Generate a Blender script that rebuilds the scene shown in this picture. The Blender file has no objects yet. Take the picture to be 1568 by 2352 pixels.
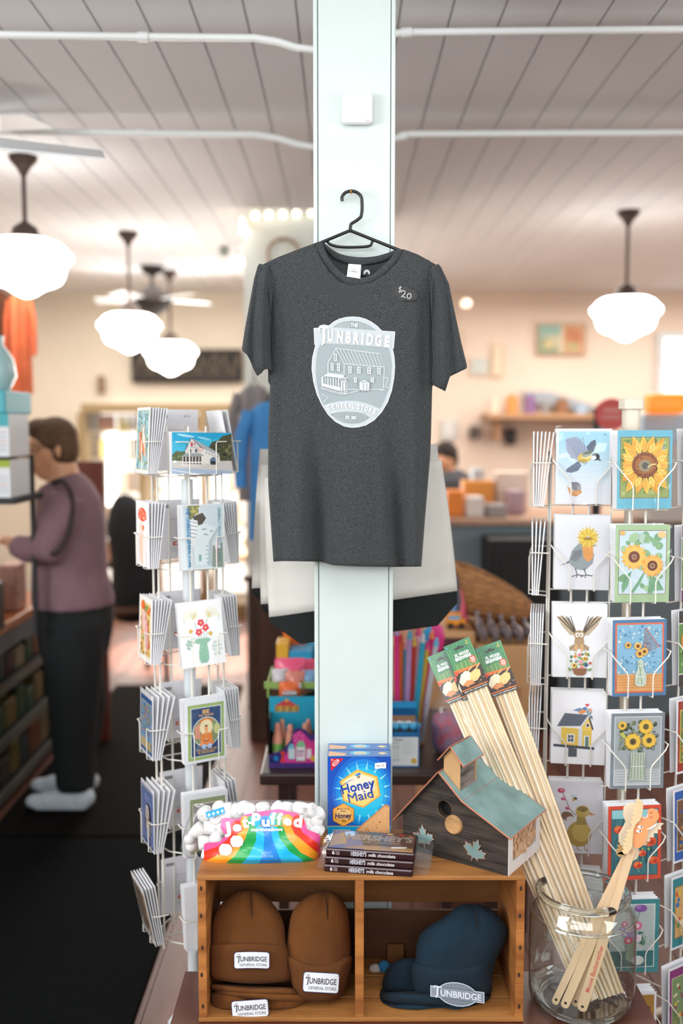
import bpy, bmesh, math, random
from mathutils import Vector, Matrix, noise
from math import sin, cos, pi, radians, sqrt, atan2, exp
random.seed(7)
sc = bpy.context.scene
C = sc.collection

# ------------------------------------------------------------------ camera
CAMZ = 1.6; PIT = radians(5.02); FPX = 2352 * 35 / 36.0
cd = bpy.data.cameras.new('camera'); cam = bpy.data.objects.new('camera', cd); C.objects.link(cam)
cd.sensor_fit = 'VERTICAL'; cd.sensor_height = 36; cd.sensor_width = 24; cd.lens = 35
cam.location = (0, 0, CAMZ); cam.rotation_euler = (pi / 2 - PIT, 0, 0)
cd.clip_start = 0.05; cd.clip_end = 60
cd.dof.use_dof = True; cd.dof.focus_distance = 2.2; cd.dof.aperture_fstop = 1.35
sc.camera = cam

# ------------------------------------------------------------------ exposure, world, daylight
sc.view_settings.view_transform = 'Standard'; sc.view_settings.look = 'None'
sc.view_settings.gamma = 1.0; sc.view_settings.use_curve_mapping = False
sc.view_settings.exposure = 0.2
cy = sc.cycles
cy.max_bounces = 7; cy.diffuse_bounces = 3; cy.glossy_bounces = 3; cy.transmission_bounces = 6
cy.transparent_max_bounces = 12; cy.caustics_reflective = False; cy.caustics_refractive = False
cy.sample_clamp_indirect = 6; cy.use_denoising = True; cy.use_adaptive_sampling = True
cy.adaptive_threshold = 0.06
try: cy.denoiser = 'OPENIMAGEDENOISE'
except Exception: pass
wd = bpy.data.worlds.new('world'); sc.world = wd; wd.use_nodes = True
bg = wd.node_tree.nodes['Background']; bg.inputs[0].default_value = (0.86, 0.93, 1.0, 1); bg.inputs[1].default_value = 0.5

def area(name, loc, size, power, col, rot):
    l = bpy.data.lights.new(name, 'AREA'); l.shape = 'RECTANGLE'; l.size, l.size_y = size
    l.energy = power; l.color = col
    o = bpy.data.objects.new(name, l); o.location = loc; o.rotation_euler = rot; C.objects.link(o); return o
# daylight through the shop windows behind the photographer, and through the windows at the back
area('daylight_front_window', (-.7, -1.7, 2.3), (3.8, 0.7), 46, (0.94, 0.975, 1.0), (radians(78), 0, radians(-8)))
area('daylight_side_window', (3.2, .2, 1.8), (2.4, 1.4), 62, (0.90, 0.96, 1.0), (radians(118), 0, radians(90)))
area('daylight_left_window', (-3.0, -.1, 1.9), (2.2, 1.4), 112, (0.93, 0.97, 1.0), (radians(112), 0, radians(-90)))
area('added_overhead_fill', (.35, .9, 2.70), (1.6, 1.0), 16, (1.0, 0.97, 0.93), (0, 0, 0))  # added overhead fill to steepen the light, no real fitting
area('daylight_rear_door', (-1.05, 8.2, 1.3), (1.6, 2.0), 70, (1.0, 0.95, 0.88), (radians(-78), 0, radians(8)))
area('added_kitchen_fill', (2.3, 6.9, 2.66), (2.6, 2.4), 84, (1.0, 0.92, 0.85), (0, 0, 0))  # added warm fill over the back right, not a real panel
area('added_rear_shop_fill', (-1.6, 6.6, 2.66), (2.2, 2.4), 75, (1.0, 0.94, 0.88), (0, 0, 0))  # added fill to brighten the back left, not a real panel

def DIR(px, py):
    dx = (px - 784) / FPX; dy = (1176 - py) / FPX
    return Vector((dx, cos(PIT) + dy * sin(PIT), -sin(PIT) + dy * cos(PIT)))
def W(px, py, D):            # point of the photograph at forward distance D
    d = DIR(px, py); k = D / d.y
    return Vector((d.x * k, D, CAMZ + d.z * k))
def WZ(px, py, z):           # point of the photograph on the level z
    d = DIR(px, py); k = (z - CAMZ) / d.z
    return Vector((d.x * k, d.y * k, z))
def S(px, py, D): return DIR(px, py).y and (D / DIR(px, py).y) / FPX   # metres per pixel there

# ------------------------------------------------------------------ helpers
def lin(c):
    if isinstance(c, str):
        c = c.lstrip('#'); c = [int(c[i:i + 2], 16) / 255 for i in (0, 2, 4)]
    return tuple((x / 12.92 if x <= 0.04045 else ((x + 0.055) / 1.055) ** 2.4) for x in c[:3])
MATS = {}
def M(name, col, rough=.5, metal=0, var=0, vs=8, st=(1, 1, 1), bump=0, bs=60, bst=(1, 1, 1), col2=None, em=0, alpha=1, trans=0, spec=.5, coat=0, sheen=0):
    if name in MATS: return MATS[name]
    m = bpy.data.materials.new(name); m.use_nodes = True; nt = m.node_tree; N = nt.nodes; L = nt.links
    b = N['Principled BSDF']; c = lin(col) + (1,)
    b.inputs['Base Color'].default_value = c; b.inputs['Roughness'].default_value = rough
    b.inputs['Metallic'].default_value = metal; b.inputs['Alpha'].default_value = alpha
    b.inputs['Transmission Weight'].default_value = trans
    b.inputs['Specular IOR Level'].default_value = spec; b.inputs['Coat Weight'].default_value = coat
    if sheen: b.inputs['Sheen Weight'].default_value = sheen
    if em:
        b.inputs['Emission Color'].default_value = c; b.inputs['Emission Strength'].default_value = em
    tc = N.new('ShaderNodeTexCoord')
    if var:
        mp = N.new('ShaderNodeMapping'); mp.inputs['Scale'].default_value = st; L.new(tc.outputs['Object'], mp.inputs[0])
        no = N.new('ShaderNodeTexNoise'); no.inputs['Scale'].default_value = vs; no.inputs['Detail'].default_value = 5
        L.new(mp.outputs[0], no.inputs['Vector'])
        rp = N.new('ShaderNodeValToRGB'); e = rp.color_ramp.elements
        c2 = lin(col2) + (1,) if col2 else tuple(x * (1 - var) for x in c[:3]) + (1,)
        c1 = c if col2 else tuple(min(1, x * (1 + var * .6)) for x in c[:3]) + (1,)
        e[0].position = .34; e[0].color = c2; e[1].position = .66; e[1].color = c1
        L.new(no.outputs['Fac'], rp.inputs[0]); L.new(rp.outputs[0], b.inputs['Base Color'])
    if bump:
        mp = N.new('ShaderNodeMapping'); mp.inputs['Scale'].default_value = bst; L.new(tc.outputs['Object'], mp.inputs[0])
        n2 = N.new('ShaderNodeTexNoise'); n2.inputs['Scale'].default_value = bs; n2.inputs['Detail'].default_value = 4
        L.new(mp.outputs[0], n2.inputs['Vector'])
        bp = N.new('ShaderNodeBump'); bp.inputs['Strength'].default_value = bump; bp.inputs['Distance'].default_value = .004
        L.new(n2.outputs['Fac'], bp.inputs['Height']); L.new(bp.outputs[0], b.inputs['Normal'])
    MATS[name] = m; return m

def print_mat(name, rough, coat=0):
    m = bpy.data.materials.new(name); m.use_nodes = True; nt = m.node_tree
    a = nt.nodes.new('ShaderNodeVertexColor'); a.layer_name = 'Col'
    b = nt.nodes['Principled BSDF']; nt.links.new(a.outputs[0], b.inputs['Base Color'])
    b.inputs['Roughness'].default_value = rough; b.inputs['Coat Weight'].default_value = coat
    MATS[name] = m; return m
PRINT = print_mat('printed_paper', .55); PRINTG = print_mat('printed_gloss', .28, .3); PRINTF = print_mat('printed_cloth', .85)

def clear_film(name, tint=(.97, .98, .99), refl=.35, rough=.12, milky=.0, bump=0, bs=30):
    m = bpy.data.materials.new(name); m.use_nodes = True; nt = m.node_tree; N = nt.nodes; L = nt.links
    N.remove(N['Principled BSDF']); out = N['Material Output']
    t = N.new('ShaderNodeBsdfTransparent'); t.inputs[0].default_value = tint + (1,)
    g = N.new('ShaderNodeBsdfGlossy'); g.inputs['Roughness'].default_value = rough
    fr = N.new('ShaderNodeLayerWeight'); fr.inputs['Blend'].default_value = .5
    pw = N.new('ShaderNodeMath'); pw.operation = 'POWER'; pw.inputs[1].default_value = 3.5; L.new(fr.outputs['Facing'], pw.inputs[0])
    mu = N.new('ShaderNodeMath'); mu.operation = 'MULTIPLY_ADD'; mu.inputs[1].default_value = refl * 1.6; mu.inputs[2].default_value = refl * .13
    L.new(pw.outputs[0], mu.inputs[0])
    mx = N.new('ShaderNodeMixShader'); L.new(mu.outputs[0], mx.inputs[0]); L.new(t.outputs[0], mx.inputs[1]); L.new(g.outputs[0], mx.inputs[2])
    last = mx
    if milky:
        d = N.new('ShaderNodeBsdfDiffuse'); d.inputs[0].default_value = (.9, .92, .94, 1)
        m2 = N.new('ShaderNodeMixShader'); m2.inputs[0].default_value = milky
        L.new(mx.outputs[0], m2.inputs[1]); L.new(d.outputs[0], m2.inputs[2]); last = m2
    if bump:
        tc = N.new('ShaderNodeTexCoord'); no = N.new('ShaderNodeTexNoise'); no.inputs['Scale'].default_value = bs
        L.new(tc.outputs['Object'], no.inputs['Vector'])
        bp = N.new('ShaderNodeBump'); bp.inputs['Strength'].default_value = bump; bp.inputs['Distance'].default_value = .01
        L.new(no.outputs['Fac'], bp.inputs['Height']); L.new(bp.outputs[0], g.inputs['Normal'])
    L.new(last.outputs[0], out.inputs[0]); MATS[name] = m; return m
FILM = clear_film('clear_plastic_film', refl=.42, rough=.08, bump=.45, bs=11)
FILMM = clear_film('cloudy_plastic_film', milky=.05, bump=.6, bs=22)
JARG = clear_film('jar_glass', (.93, .96, .95), refl=.75, rough=.02)

OFF = {}
def tag(o, label=None, cat=None, group=None, kind=None):
    if label: o['label'] = label
    if cat: o['category'] = cat
    if group: o['group'] = group
    if kind: o['kind'] = kind
    return o
def thing(name, label, cat, loc=(0, 0, 0), rz=0, group=None):
    o = bpy.data.objects.new(name, None); C.objects.link(o); o.empty_display_size = .05
    o.location = loc; o.rotation_euler = (0, 0, rz); OFF[o.name] = Vector(loc) if rz == 0 else None
    return tag(o, label, cat, group)

class MB:
    def __init__(s): s.v = []; s.f = []; s.m = []; s.c = []
    def add(s, vs, fs, mi=0, col=None):
        n = len(s.v); s.v += [tuple(v) for v in vs]; s.f += [tuple(i + n for i in f) for f in fs]
        s.m += [mi] * len(fs); s.c += [col] * len(fs); return s
    def box(s, c, d, rz=0, mi=0, col=None, rot=None):
        x, y, z = d[0] / 2, d[1] / 2, d[2] / 2
        vs = [Vector((a * x, b * y, e * z)) for e in (-1, 1) for b in (-1, 1) for a in (-1, 1)]
        R = rot if rot is not None else Matrix.Rotation(rz, 3, 'Z')
        vs = [R @ v + Vector(c) for v in vs]
        return s.add(vs, [(0, 2, 3, 1), (4, 5, 7, 6), (0, 1, 5, 4), (2, 6, 7, 3), (0, 4, 6, 2), (1, 3, 7, 5)], mi, col)
    def bx(s, x0, x1, y0, y1, z0, z1, mi=0, col=None):
        return s.box(((x0 + x1) / 2, (y0 + y1) / 2, (z0 + z1) / 2), (abs(x1 - x0), abs(y1 - y0), abs(z1 - z0)), 0, mi, col)
    def tube(s, pts, r, n=8, closed=False, mi=0, caps=True, col=None, flat=1.0):
        pts = [Vector(p) for p in pts]; rr = r if isinstance(r, (list, tuple)) else [r] * len(pts)
        t0 = (pts[1] - pts[0]).normalized(); up = Vector((0, 0, 1)) if abs(t0.z) < .9 else Vector((0, 1, 0))
        a = t0.cross(up).normalized(); rings = []; P = len(pts)
        for i, p in enumerate(pts):
            if closed: t = (pts[(i + 1) % P] - pts[i - 1])
            else: t = pts[min(i + 1, P - 1)] - pts[max(i - 1, 0)]
            t.normalize(); a = (a - t * a.dot(t))
            a = a.normalized() if a.length > 1e-6 else t.orthogonal().normalized()
            b = t.cross(a)
            rings.append([p + (a * cos(2 * pi * k / n) + b * sin(2 * pi * k / n) * flat) * rr[i] for k in range(n)])
        vs = [v for R in rings for v in R]; fs = []
        for i in range(P if closed else P - 1):
            j = (i + 1) % P
            for k in range(n): fs.append((i * n + k, i * n + (k + 1) % n, j * n + (k + 1) % n, j * n + k))
        if caps and not closed: fs += [tuple(range(n))[::-1], tuple((P - 1) * n + k for k in range(n))]
        return s.add(vs, fs, mi, col)
    def cyl(s, p0, p1, r, r1=None, n=14, mi=0, col=None): return s.tube([p0, p1], [r, r if r1 is None else r1], n, mi=mi, col=col)
    def lathe(s, prof, c=(0, 0, 0), n=28, mi=0, col=None, sy=1):
        vs = []; fs = []
        for r, z in prof: vs += [(c[0] + r * cos(2 * pi * k / n), c[1] + sy * r * sin(2 * pi * k / n), c[2] + z) for k in range(n)]
        for i in range(len(prof) - 1):
            for k in range(n): fs.append((i * n + k, i * n + (k + 1) % n, (i + 1) * n + (k + 1) % n, (i + 1) * n + k))
        return s.add(vs, fs, mi, col)
    def rings(s, R, caps=True, mi=0, col=None):
        n = len(R[0]); vs = [v for r in R for v in r]; fs = []
        for i in range(len(R) - 1):
            for k in range(n): fs.append((i * n + k, i * n + (k + 1) % n, (i + 1) * n + (k + 1) % n, (i + 1) * n + k))
        if caps: fs += [tuple(range(n))[::-1], tuple((len(R) - 1) * n + k for k in range(n))]
        return s.add(vs, fs, mi, col)
    def grid(s, R, mi=0, col=None):
        n = len(R[0]); vs = [v for r in R for v in r]; fs = []
        for i in range(len(R) - 1):
            for k in range(n - 1): fs.append((i * n + k, i * n + k + 1, (i + 1) * n + k + 1, (i + 1) * n + k))
        return s.add(vs, fs, mi, col)
    def prism(s, poly, off, mi=0, col=None):
        poly = [Vector(p) for p in poly]; off = Vector(off); n = len(poly)
        fs = [tuple(range(n)), tuple(n + k for k in range(n))[::-1]] + [(k, n + k, n + (k + 1) % n, (k + 1) % n) for k in range(n)]
        return s.add(poly + [p + off for p in poly], fs, mi, col)
    def ball(s, c, r, n=12, m=8, mi=0, col=None, rot=None):
        r = r if isinstance(r, (list, tuple)) else (r, r, r); R = []
        for i in range(m + 1):
            t = pi * i / m; t = min(max(t, .02), pi - .02)
            R.append([])
            for k in range(n):
                v = Vector((r[0] * sin(t) * cos(2 * pi * k / n), r[1] * sin(t) * sin(2 * pi * k / n), -r[2] * cos(t)))
                if rot is not None: v = rot @ v
                R[-1].append(v + Vector(c))
        return s.rings(R, True, mi, col)
    def build(s, name, mat, parent=None, smooth=False, bevel=0, local=False, fix=True, solid=0, sub=0):
        me = bpy.data.meshes.new(name)
        off = Vector((0, 0, 0)); p = parent
        while p is not None and not local:
            o_ = OFF.get(p.name)
            if o_ is None: off = Vector((0, 0, 0)); break
            off += o_; p = p.parent
        vs = [(v[0] - off[0], v[1] - off[1], v[2] - off[2]) for v in s.v] if off.length else s.v
        me.from_pydata(vs, [], s.f); mats = mat if isinstance(mat, (list, tuple)) else [mat]
        for m in mats: me.materials.append(m)
        if len(mats) > 1: me.polygons.foreach_set('material_index', s.m)
        if any(c is not None for c in s.c):
            at = me.color_attributes.new('Col', 'FLOAT_COLOR', 'CORNER'); buf = []
            for f, c in zip(s.f, s.c): buf += list((c or (1, 1, 1)) + (1,)) * len(f)
            at.data.foreach_set('color', buf)
        if fix:
            bm = bmesh.new(); bm.from_mesh(me); bmesh.ops.recalc_face_normals(bm, faces=bm.faces); bm.to_mesh(me); bm.free()
        if smooth:
            me.polygons.foreach_set('use_smooth', [True] * len(me.polygons))
            if smooth != 'all': me.set_sharp_from_angle(angle=radians(45))
        o = bpy.data.objects.new(name, me); C.objects.link(o)
        if parent is not None: o.parent = parent
        OFF[o.name] = Vector((0, 0, 0)) if not local else None
        if bevel:
            b = o.modifiers.new('bevel', 'BEVEL'); b.width = bevel; b.segments = 2; b.limit_method = 'ANGLE'; b.angle_limit = radians(40)
        if solid:
            b = o.modifiers.new('solid', 'SOLIDIFY'); b.thickness = solid; b.offset = 0
        if sub:
            b = o.modifiers.new('sub', 'SUBSURF'); b.levels = sub; b.render_levels = sub
        return o
def one(name, mb, mat, label, cat, group=None, **k): return tag(mb.build(name, mat, **k), label, cat, group)
def struct(name, mb, mat, **k):
    o = mb.build(name, mat, **k); o['kind'] = 'structure'; return o
def interp(tab, x):
    if x <= tab[0][0]: return tab[0][1]
    for (a, b), (c, d) in zip(tab, tab[1:]):
        if x <= c: return b + (d - b) * (x - a) / (c - a)
    return tab[-1][1]
def spline(pts, k=6):
    out = []; P = [Vector(p) for p in pts]; n = len(P)
    for i in range(n - 1):
        a, b, c, d = P[max(i - 1, 0)], P[i], P[i + 1], P[min(i + 2, n - 1)]
        for j in range(k):
            t = j / k
            out.append(.5 * ((2 * b) + (c - a) * t + (2 * a - 5 * b + 4 * c - d) * t * t + (3 * b - a - 3 * c + d) * t ** 3))
    return out + [P[-1]]

# ------------------------------------------------------------------ printed artwork as thin layers of ink
GL = {}
def glyphs(txt, bold):
    k = (txt, bold)
    if k not in GL:
        cu = bpy.data.curves.new('t', 'FONT'); cu.body = txt; cu.size = 1; cu.align_x = 'CENTER'; cu.resolution_u = 3
        cu.offset = bold
        o = bpy.data.objects.new('t', cu); C.objects.link(o)
        me = bpy.data.meshes.new_from_object(o)
        v = [(p.co.x, p.co.y) for p in me.vertices]; f = [tuple(p.vertices) for p in me.polygons]
        bpy.data.objects.remove(o); bpy.data.meshes.remove(me); bpy.data.curves.remove(cu)
        GL[k] = (v, f)
    return GL[k]
class Art:
    def __init__(s, step=3e-5): s.mb = []; s.n = 0; s.step = step
    def raw(s, vs, fs, c): s.n += 1; s.mb.append((vs, fs, lin(c), s.n)); return s
    def poly(s, pts, c): return s.raw(list(pts), [tuple(range(len(pts)))], c)
    def rect(s, x0, y0, x1, y1, c): return s.poly([(x0, y0), (x1, y0), (x1, y1), (x0, y1)], c)
    def ell(s, cx, cy, rx, ry, c, rot=0, n=20):
        a = radians(rot); return s.poly([(cx + rx * cos(t) * cos(a) - ry * sin(t) * sin(a), cy + rx * cos(t) * sin(a) + ry * sin(t) * cos(a)) for t in [2 * pi * k / n for k in range(n)]], c)
    def line(s, pts, w, c):
        vs = []; fs = []; n = len(pts)
        for i, p in enumerate(pts):
            a = pts[max(i - 1, 0)]; b = pts[min(i + 1, n - 1)]; dx, dy = b[0] - a[0], b[1] - a[1]; l = math.hypot(dx, dy) or 1
            ww = w[i] if isinstance(w, (list, tuple)) else w
            vs += [(p[0] - dy / l * ww / 2, p[1] + dx / l * ww / 2), (p[0] + dy / l * ww / 2, p[1] - dx / l * ww / 2)]
        for i in range(n - 1): fs.append((2 * i, 2 * i + 1, 2 * i + 3, 2 * i + 2))
        return s.raw(vs, fs, c)
    def text(s, t, cx, cy, h, c, bold=0, rot=0, w=None, arc=None, slant=0, body=False):
        v, f = glyphs(t, bold)
        xs = [p[0] for p in v]; ys = [p[1] for p in v]; y0, y1 = (min(ys), max(ys)) if body else (0, .69)
        mx = (min(xs) + max(xs)) / 2; kx = ky = h / (y1 - y0)
        if w: kx = w / (max(xs) - min(xs))
        a = radians(rot); out = []
        for x, y in v:
            X = (x - mx) * kx; Y = -(y - (y0 + y1) / 2) * ky; X -= Y * slant
            if arc: Y += X * X * arc
            out.append((cx + X * cos(a) - Y * sin(a), cy + X * sin(a) + Y * cos(a)))
        return s.raw(out, f, c)
    def build(s, name, fn, mat=None, parent=None, local=False, cut=None, label=None):
        mb = MB(); mat = mat or PRINT
        for vs, fs, c, n in s.mb:
            if cut:
                bm = bmesh.new(); bv = [bm.verts.new((p[0], p[1], 0)) for p in vs]
                for f in fs:
                    try: bm.faces.new([bv[i] for i in f])
                    except Exception: pass
                xs = [p[0] for p in vs]; ys = [p[1] for p in vs]
                for ax, lo, hi in ((0, min(xs), max(xs)), (1, min(ys), max(ys))):
                    st = cut if not isinstance(cut, tuple) else cut[ax]
                    if not st: continue
                    k = math.ceil(lo / st) * st
                    while k < hi:
                        co = (k, 0, 0) if ax == 0 else (0, k, 0); no = (1, 0, 0) if ax == 0 else (0, 1, 0)
                        bmesh.ops.bisect_plane(bm, geom=bm.verts[:] + bm.edges[:] + bm.faces[:], plane_co=co, plane_no=no, dist=1e-6)
                        k += st
                bmesh.ops.triangulate(bm, faces=bm.faces[:]); bm.verts.index_update()
                vs = [(v.co.x, v.co.y) for v in bm.verts]; fs = [tuple(v.index for v in f.verts) for f in bm.faces]; bm.free()
            mb.add([fn(p[0], p[1], n * s.step) for p in vs], fs, 0, c)
        o = mb.build(name, mat, parent, fix=False, local=local)
        if label: o['label'] = label
        return o
def flat(D):  return lambda x, y, n: W(x, y, D - n)
def quad(p00, p10, p11, p01, w=1, h=1, lift=1):      # unit frame (top left, top right, bottom right, bottom left)
    p00, p10, p11, p01 = map(Vector, (p00, p10, p11, p01)); nr = (p10 - p00).cross(p01 - p00).normalized()
    if nr.dot(Vector((0, 0, CAMZ)) - (p00 + p11) / 2) < 0: nr = -nr
    def fn(x, y, n):
        u, v = x / w, y / h
        return (p00 * (1 - u) + p10 * u) * (1 - v) + (p01 * (1 - u) + p11 * u) * v + nr * (n * lift + .0002)
    return fn
# ------------------------------------------------------------------ the room
WHITE = M('white_paint', '#d9dde0', .45, var=.04, vs=3)
CEIL = 2.75
ceil_m = M('ceiling_paint', '#e4e6e9', .75, var=.05, vs=2, st=(1, .25, 1), spec=.15)
mb = MB(); x = -3.3
while x < 4.1:
    w = .1445
    mb.bx(x, x + w - .008, -2.4, 8.9, CEIL, CEIL + .0044)
    x += w
mb.bx(-3.3, 4.1, -2.4, 8.9, CEIL + .0045, CEIL + .06)
struct('ceiling', mb, ceil_m)
floor_m = M('floor_boards_paint', '#74493b', .45, var=.25, vs=3, st=(6, .6, 1), col2='#58352a', spec=.35, bump=.1, bs=20, bst=(8, .6, 1))
mb = MB(); x = -3.3
while x < 4.1: mb.bx(x, x + .108, -2.4, 8.9, -.02, 0); x += .1105
mb.bx(-3.3, 4.1, -2.4, 8.9, -.06, -.024)
struct('floor', mb, floor_m)
wall_m = M('cream_wall_paint', '#e4d8c6', .7, var=.05, vs=2)
wall_r = M('peach_wall_paint', '#efdccb', .7, var=.05, vs=2)
struct('wall_left', MB().bx(-3.4, -3.3, -2.4, 8.9, 0, CEIL + .05), wall_m)
struct('wall_right', MB().bx(4.1, 4.2, -2.4, 8.9, 0, CEIL + .05), wall_r)
struct('wall_back', MB().bx(-3.4, .3, 8.8, 8.9, 0, CEIL + .05).bx(.3, 4.2, 8.8, 8.9, 0, CEIL + .05, 1), [wall_m, wall_r])
mb = MB().bx(-3.4, 4.2, -2.5, -2.4, 0, 1.15).bx(-3.4, 4.2, -2.5, -2.4, 2.5, CEIL + .05)
for x in (-3.35, -1.7, .2, 2.2, 4.15): mb.bx(x - .08, x + .08, -2.5, -2.4, 1.15, 2.5)
struct('wall_front', mb, wall_m)
# white partition behind the post, where the string of lights hangs
p0 = W(562, 900, 5.55); p1 = W(885, 900, 5.55)
struct('wall_partition', MB().bx(p0.x, p1.x, 5.55, 5.75, 0, CEIL), M('partition_paint', '#dfe3dc', .6, var=.03))
MAT1 = M('black_rubber_mat', '#0a0d0e', .97, var=.25, vs=60, bump=.6, bs=260, spec=.08)
MAT2 = M('brown_runner', '#0f0c0a', .95, var=.3, vs=30, bump=.4, bs=200, spec=.08)
one('floor_mat', MB().bx(-1.4, -.557, .3, 3.72, 0.001, .012), MAT1, 'black floor mat along the left aisle, nearest to the camera', 'mat', bevel=.003)
one('floor_mat', MB().bx(-1.38, -.60, 3.74, 6.0, 0.001, .01), MAT2, 'dark brown floor runner under the feet of the woman', 'mat', bevel=.003)

# ------------------------------------------------------------------ the post
post_m = M('pale_mint_paint', '#ccd8d5', .38, var=.03, vs=6, bump=.12, bs=14, bst=(4, 4, .6))
pl = W(722, 1500, 2.285); pr = W(902, 1500, 2.285); PX0, PX1, PY = pl.x, pr.x, 2.285
post = thing('post', 'square pale mint painted wooden post in the middle of the shop', 'post', ((PX0 + PX1) / 2, PY + .09, 0))
MB().bx(PX0 + .0115, PX1 - .0115, PY + .0, PY + .178, 0, CEIL).build('face_board', post_m, post)
mb = MB()
for a, b in ((PX0, PX0 + .0095), (PX1 - .0095, PX1)):
    mb.bx(a, b, PY - .001, PY + .18, 0, CEIL)
mb.build('corner_bead', post_m, post, bevel=.0025)
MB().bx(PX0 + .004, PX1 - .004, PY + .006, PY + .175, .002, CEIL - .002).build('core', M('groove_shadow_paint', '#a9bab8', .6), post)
# sensor
a = W(784, 218, PY); b = W(855, 290, PY)
s_ = thing('motion_sensor', 'small square white wall sensor fixed high on the mint post', 'sensor', ((a.x + b.x) / 2, PY - .012, (a.z + b.z) / 2))
SW = M('sensor_plastic', '#eeeef2', .35)
MB().bx(a.x, b.x, PY - .024, PY - .001, b.z, a.z).build('housing', SW, s_, bevel=.009)
MB().tube([W(819, 254, PY - .0235), W(819, 254, PY - .0262)], .0255, 40).build('lens', M('sensor_lens', '#e4e7ee', .45), s_, smooth=True)
MB().tube([W(845, 280, PY - .0242) + Vector((.0045 * cos(t), 0, .0045 * sin(t))) for t in [2 * pi * k / 16 for k in range(16)]], .0005, 5, closed=True).build('indicator_ring', M('grey_line', '#bcbcc4', .5), s_)

# ------------------------------------------------------------------ pipes under the ceiling
PIPE = M('white_pipe', '#e9edec', .3)
def pipe(pts, r, label):
    t = thing('ceiling_pipe', label, 'pipe', pts[0], group='white pipes running across the ceiling')
    MB().tube(pts, r, 10).build('pipe_run', PIPE, t, smooth=True)
    for k in (1,):
        a = Vector(pts[k]); b = Vector(pts[k + 1]); d = (b - a).normalized()
        MB().tube([a + d * .02, a + d * .05], r * 1.3, 10).build('coupling', PIPE, t, smooth=True)
for yl, yb, yr, D, r, nm in ((84, 118, 74, 2.92, .0105, 'nearer the camera'), (306, 342, 308, 3.85, .0125, 'farther from the camera')):
    L_ = [W(-500, yl - 12, D), W(300, yl, D), W(585, yl + 3, D), W(640, yl + 12, D), W(680, yl + 25, D), W(720, yb - 4, D), W(800, yb, D)]
    pipe(L_, r, 'white conduit pipe left of the post, bending down to it, %s' % nm)
    R_ = [W(820, yr + 14, D), W(905, yr + 3 + (8 if D > 3 else 0), D), W(940, yr, D), W(1500, yr - 6 + (3 if D > 3 else 0), D), W(2100, yr - 10, D)]
    pipe(R_, r, 'straight white conduit pipe right of the post, %s' % nm)

# ------------------------------------------------------------------ schoolhouse pendant lamps
BRONZE = M('dark_bronze', '#40312b', .5, metal=.3)
GLOW = M('lit_opal_glass', '#fff9f2', .3, em=7.5)
def pendant(px, pyt, D, diam, label):
    p = W(px, pyt, D); zc = CEIL; zt = p.z            # zt: top of the shade
    t = thing('pendant_lamp', label, 'lamp', (p.x, D, zc), group='schoolhouse pendant lamps')
    MB().lathe([(.001, 0), (.062, 0), (.058, -.02), (.03, -.05), (.016, -.075), (.011, -.085)], (p.x, D, zc), 20).build('canopy', BRONZE, t, smooth=True)
    MB().cyl((p.x, D, zc - .08), (p.x, D, zt + .05), .010, n=10).build('stem', BRONZE, t, smooth=True)
    MB().lathe([(.010, .075), (.03, .06), (.052, .045), (.058, .02), (.082, .0), (.09, -.012), (.001, -.013)], (p.x, D, zt), 24).build('fitter', BRONZE, t, smooth=True)
    R = diam / 2
    prof = [(.36, 0), (.62, -.02), (.78, -.09), (.87, -.18), (.93, -.25), (1.0, -.31), (1.02, -.39), (.97, -.48), (.88, -.56), (.85, -.66), (.82, -.8), (.74, -.93), (.62, -1.0), (.46, -1.05), (.34, -1.12), (.22, -1.2), (.1, -1.255), (.01, -1.27)]
    MB().lathe([(a * R, b * R) for a, b in prof], (p.x, D, zt - .004), 32).build('glass_shade', GLOW, t, smooth='all')
pendant(58, 548, 4.4, .395, 'lit opal glass pendant lamp at the left edge, largest of the lamps')
pendant(297, 719, 6.1, .375, 'lit opal glass pendant lamp beside the dark ceiling fan')
pendant(391, 784, 7.6, .395, 'lit opal glass pendant lamp hanging in front of the dark sign')
pendant(1438, 681, 5.5, .375, 'lit opal glass pendant lamp on the right of the post')

# ------------------------------------------------------------------ ceiling fans
FW = M('white_fan_blade', '#e8ecee', .4)
t = thing('ceiling_fan', 'white ceiling fan at the upper left edge, only blade ends showing', 'fan', tuple(W(-190, 330, 3.3).xy) + (CEIL,))
c = W(-190, 330, 3.3)
MB().cyl((c.x, c.y, CEIL), (c.x, c.y, c.z + .05), .015).build('rod', FW, t)
MB().lathe([(.01, .06), (.09, .05), (.11, 0), (.09, -.06), (.01, -.07)], c, 24).build('motor', FW, t, smooth=True)
for e0, e1, e2, e3 in (((0, 322, 3.05), (236, 350, 3.12), (243, 368, 3.0), (0, 344, 2.95)), ((0, 266, 3.62), (55, 262, 3.6), (130, 296, 3.7), (0, 300, 3.8))):
    q = [W(*e0), W(*e1), W(*e2), W(*e3)]; r0 = c + (q[0] - c) * .25; r1 = c + (q[3] - c) * .25
    MB().prism([r0, q[0], q[1], q[2], q[3], r1], (0, 0, .007)).build('blade', FW, t, bevel=.003)
BLK = M('dark_brown_metal', '#221a17', .8, metal=0)
c = W(350, 690, 7.4)
t = thing('ceiling_fan', 'small dark brown ceiling fan between the hanging lamps', 'fan', (c.x, c.y, CEIL))
MB().lathe([(.001, 0), (.09, 0), (.06, -.05), (.012, -.07)], (c.x, c.y, CEIL), 18).build('canopy', BLK, t, smooth=True)
MB().cyl((c.x, c.y, CEIL - .06), (c.x, c.y, c.z + .06), .014).build('rod', BLK, t)
MB().lathe([(.01, .12), (.06, .09), (.14, .03), (.15, -.01), (.11, -.06), (.04, -.11), (.001, -.115)], c, 20).build('motor', BLK, t, smooth=True)
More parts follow.
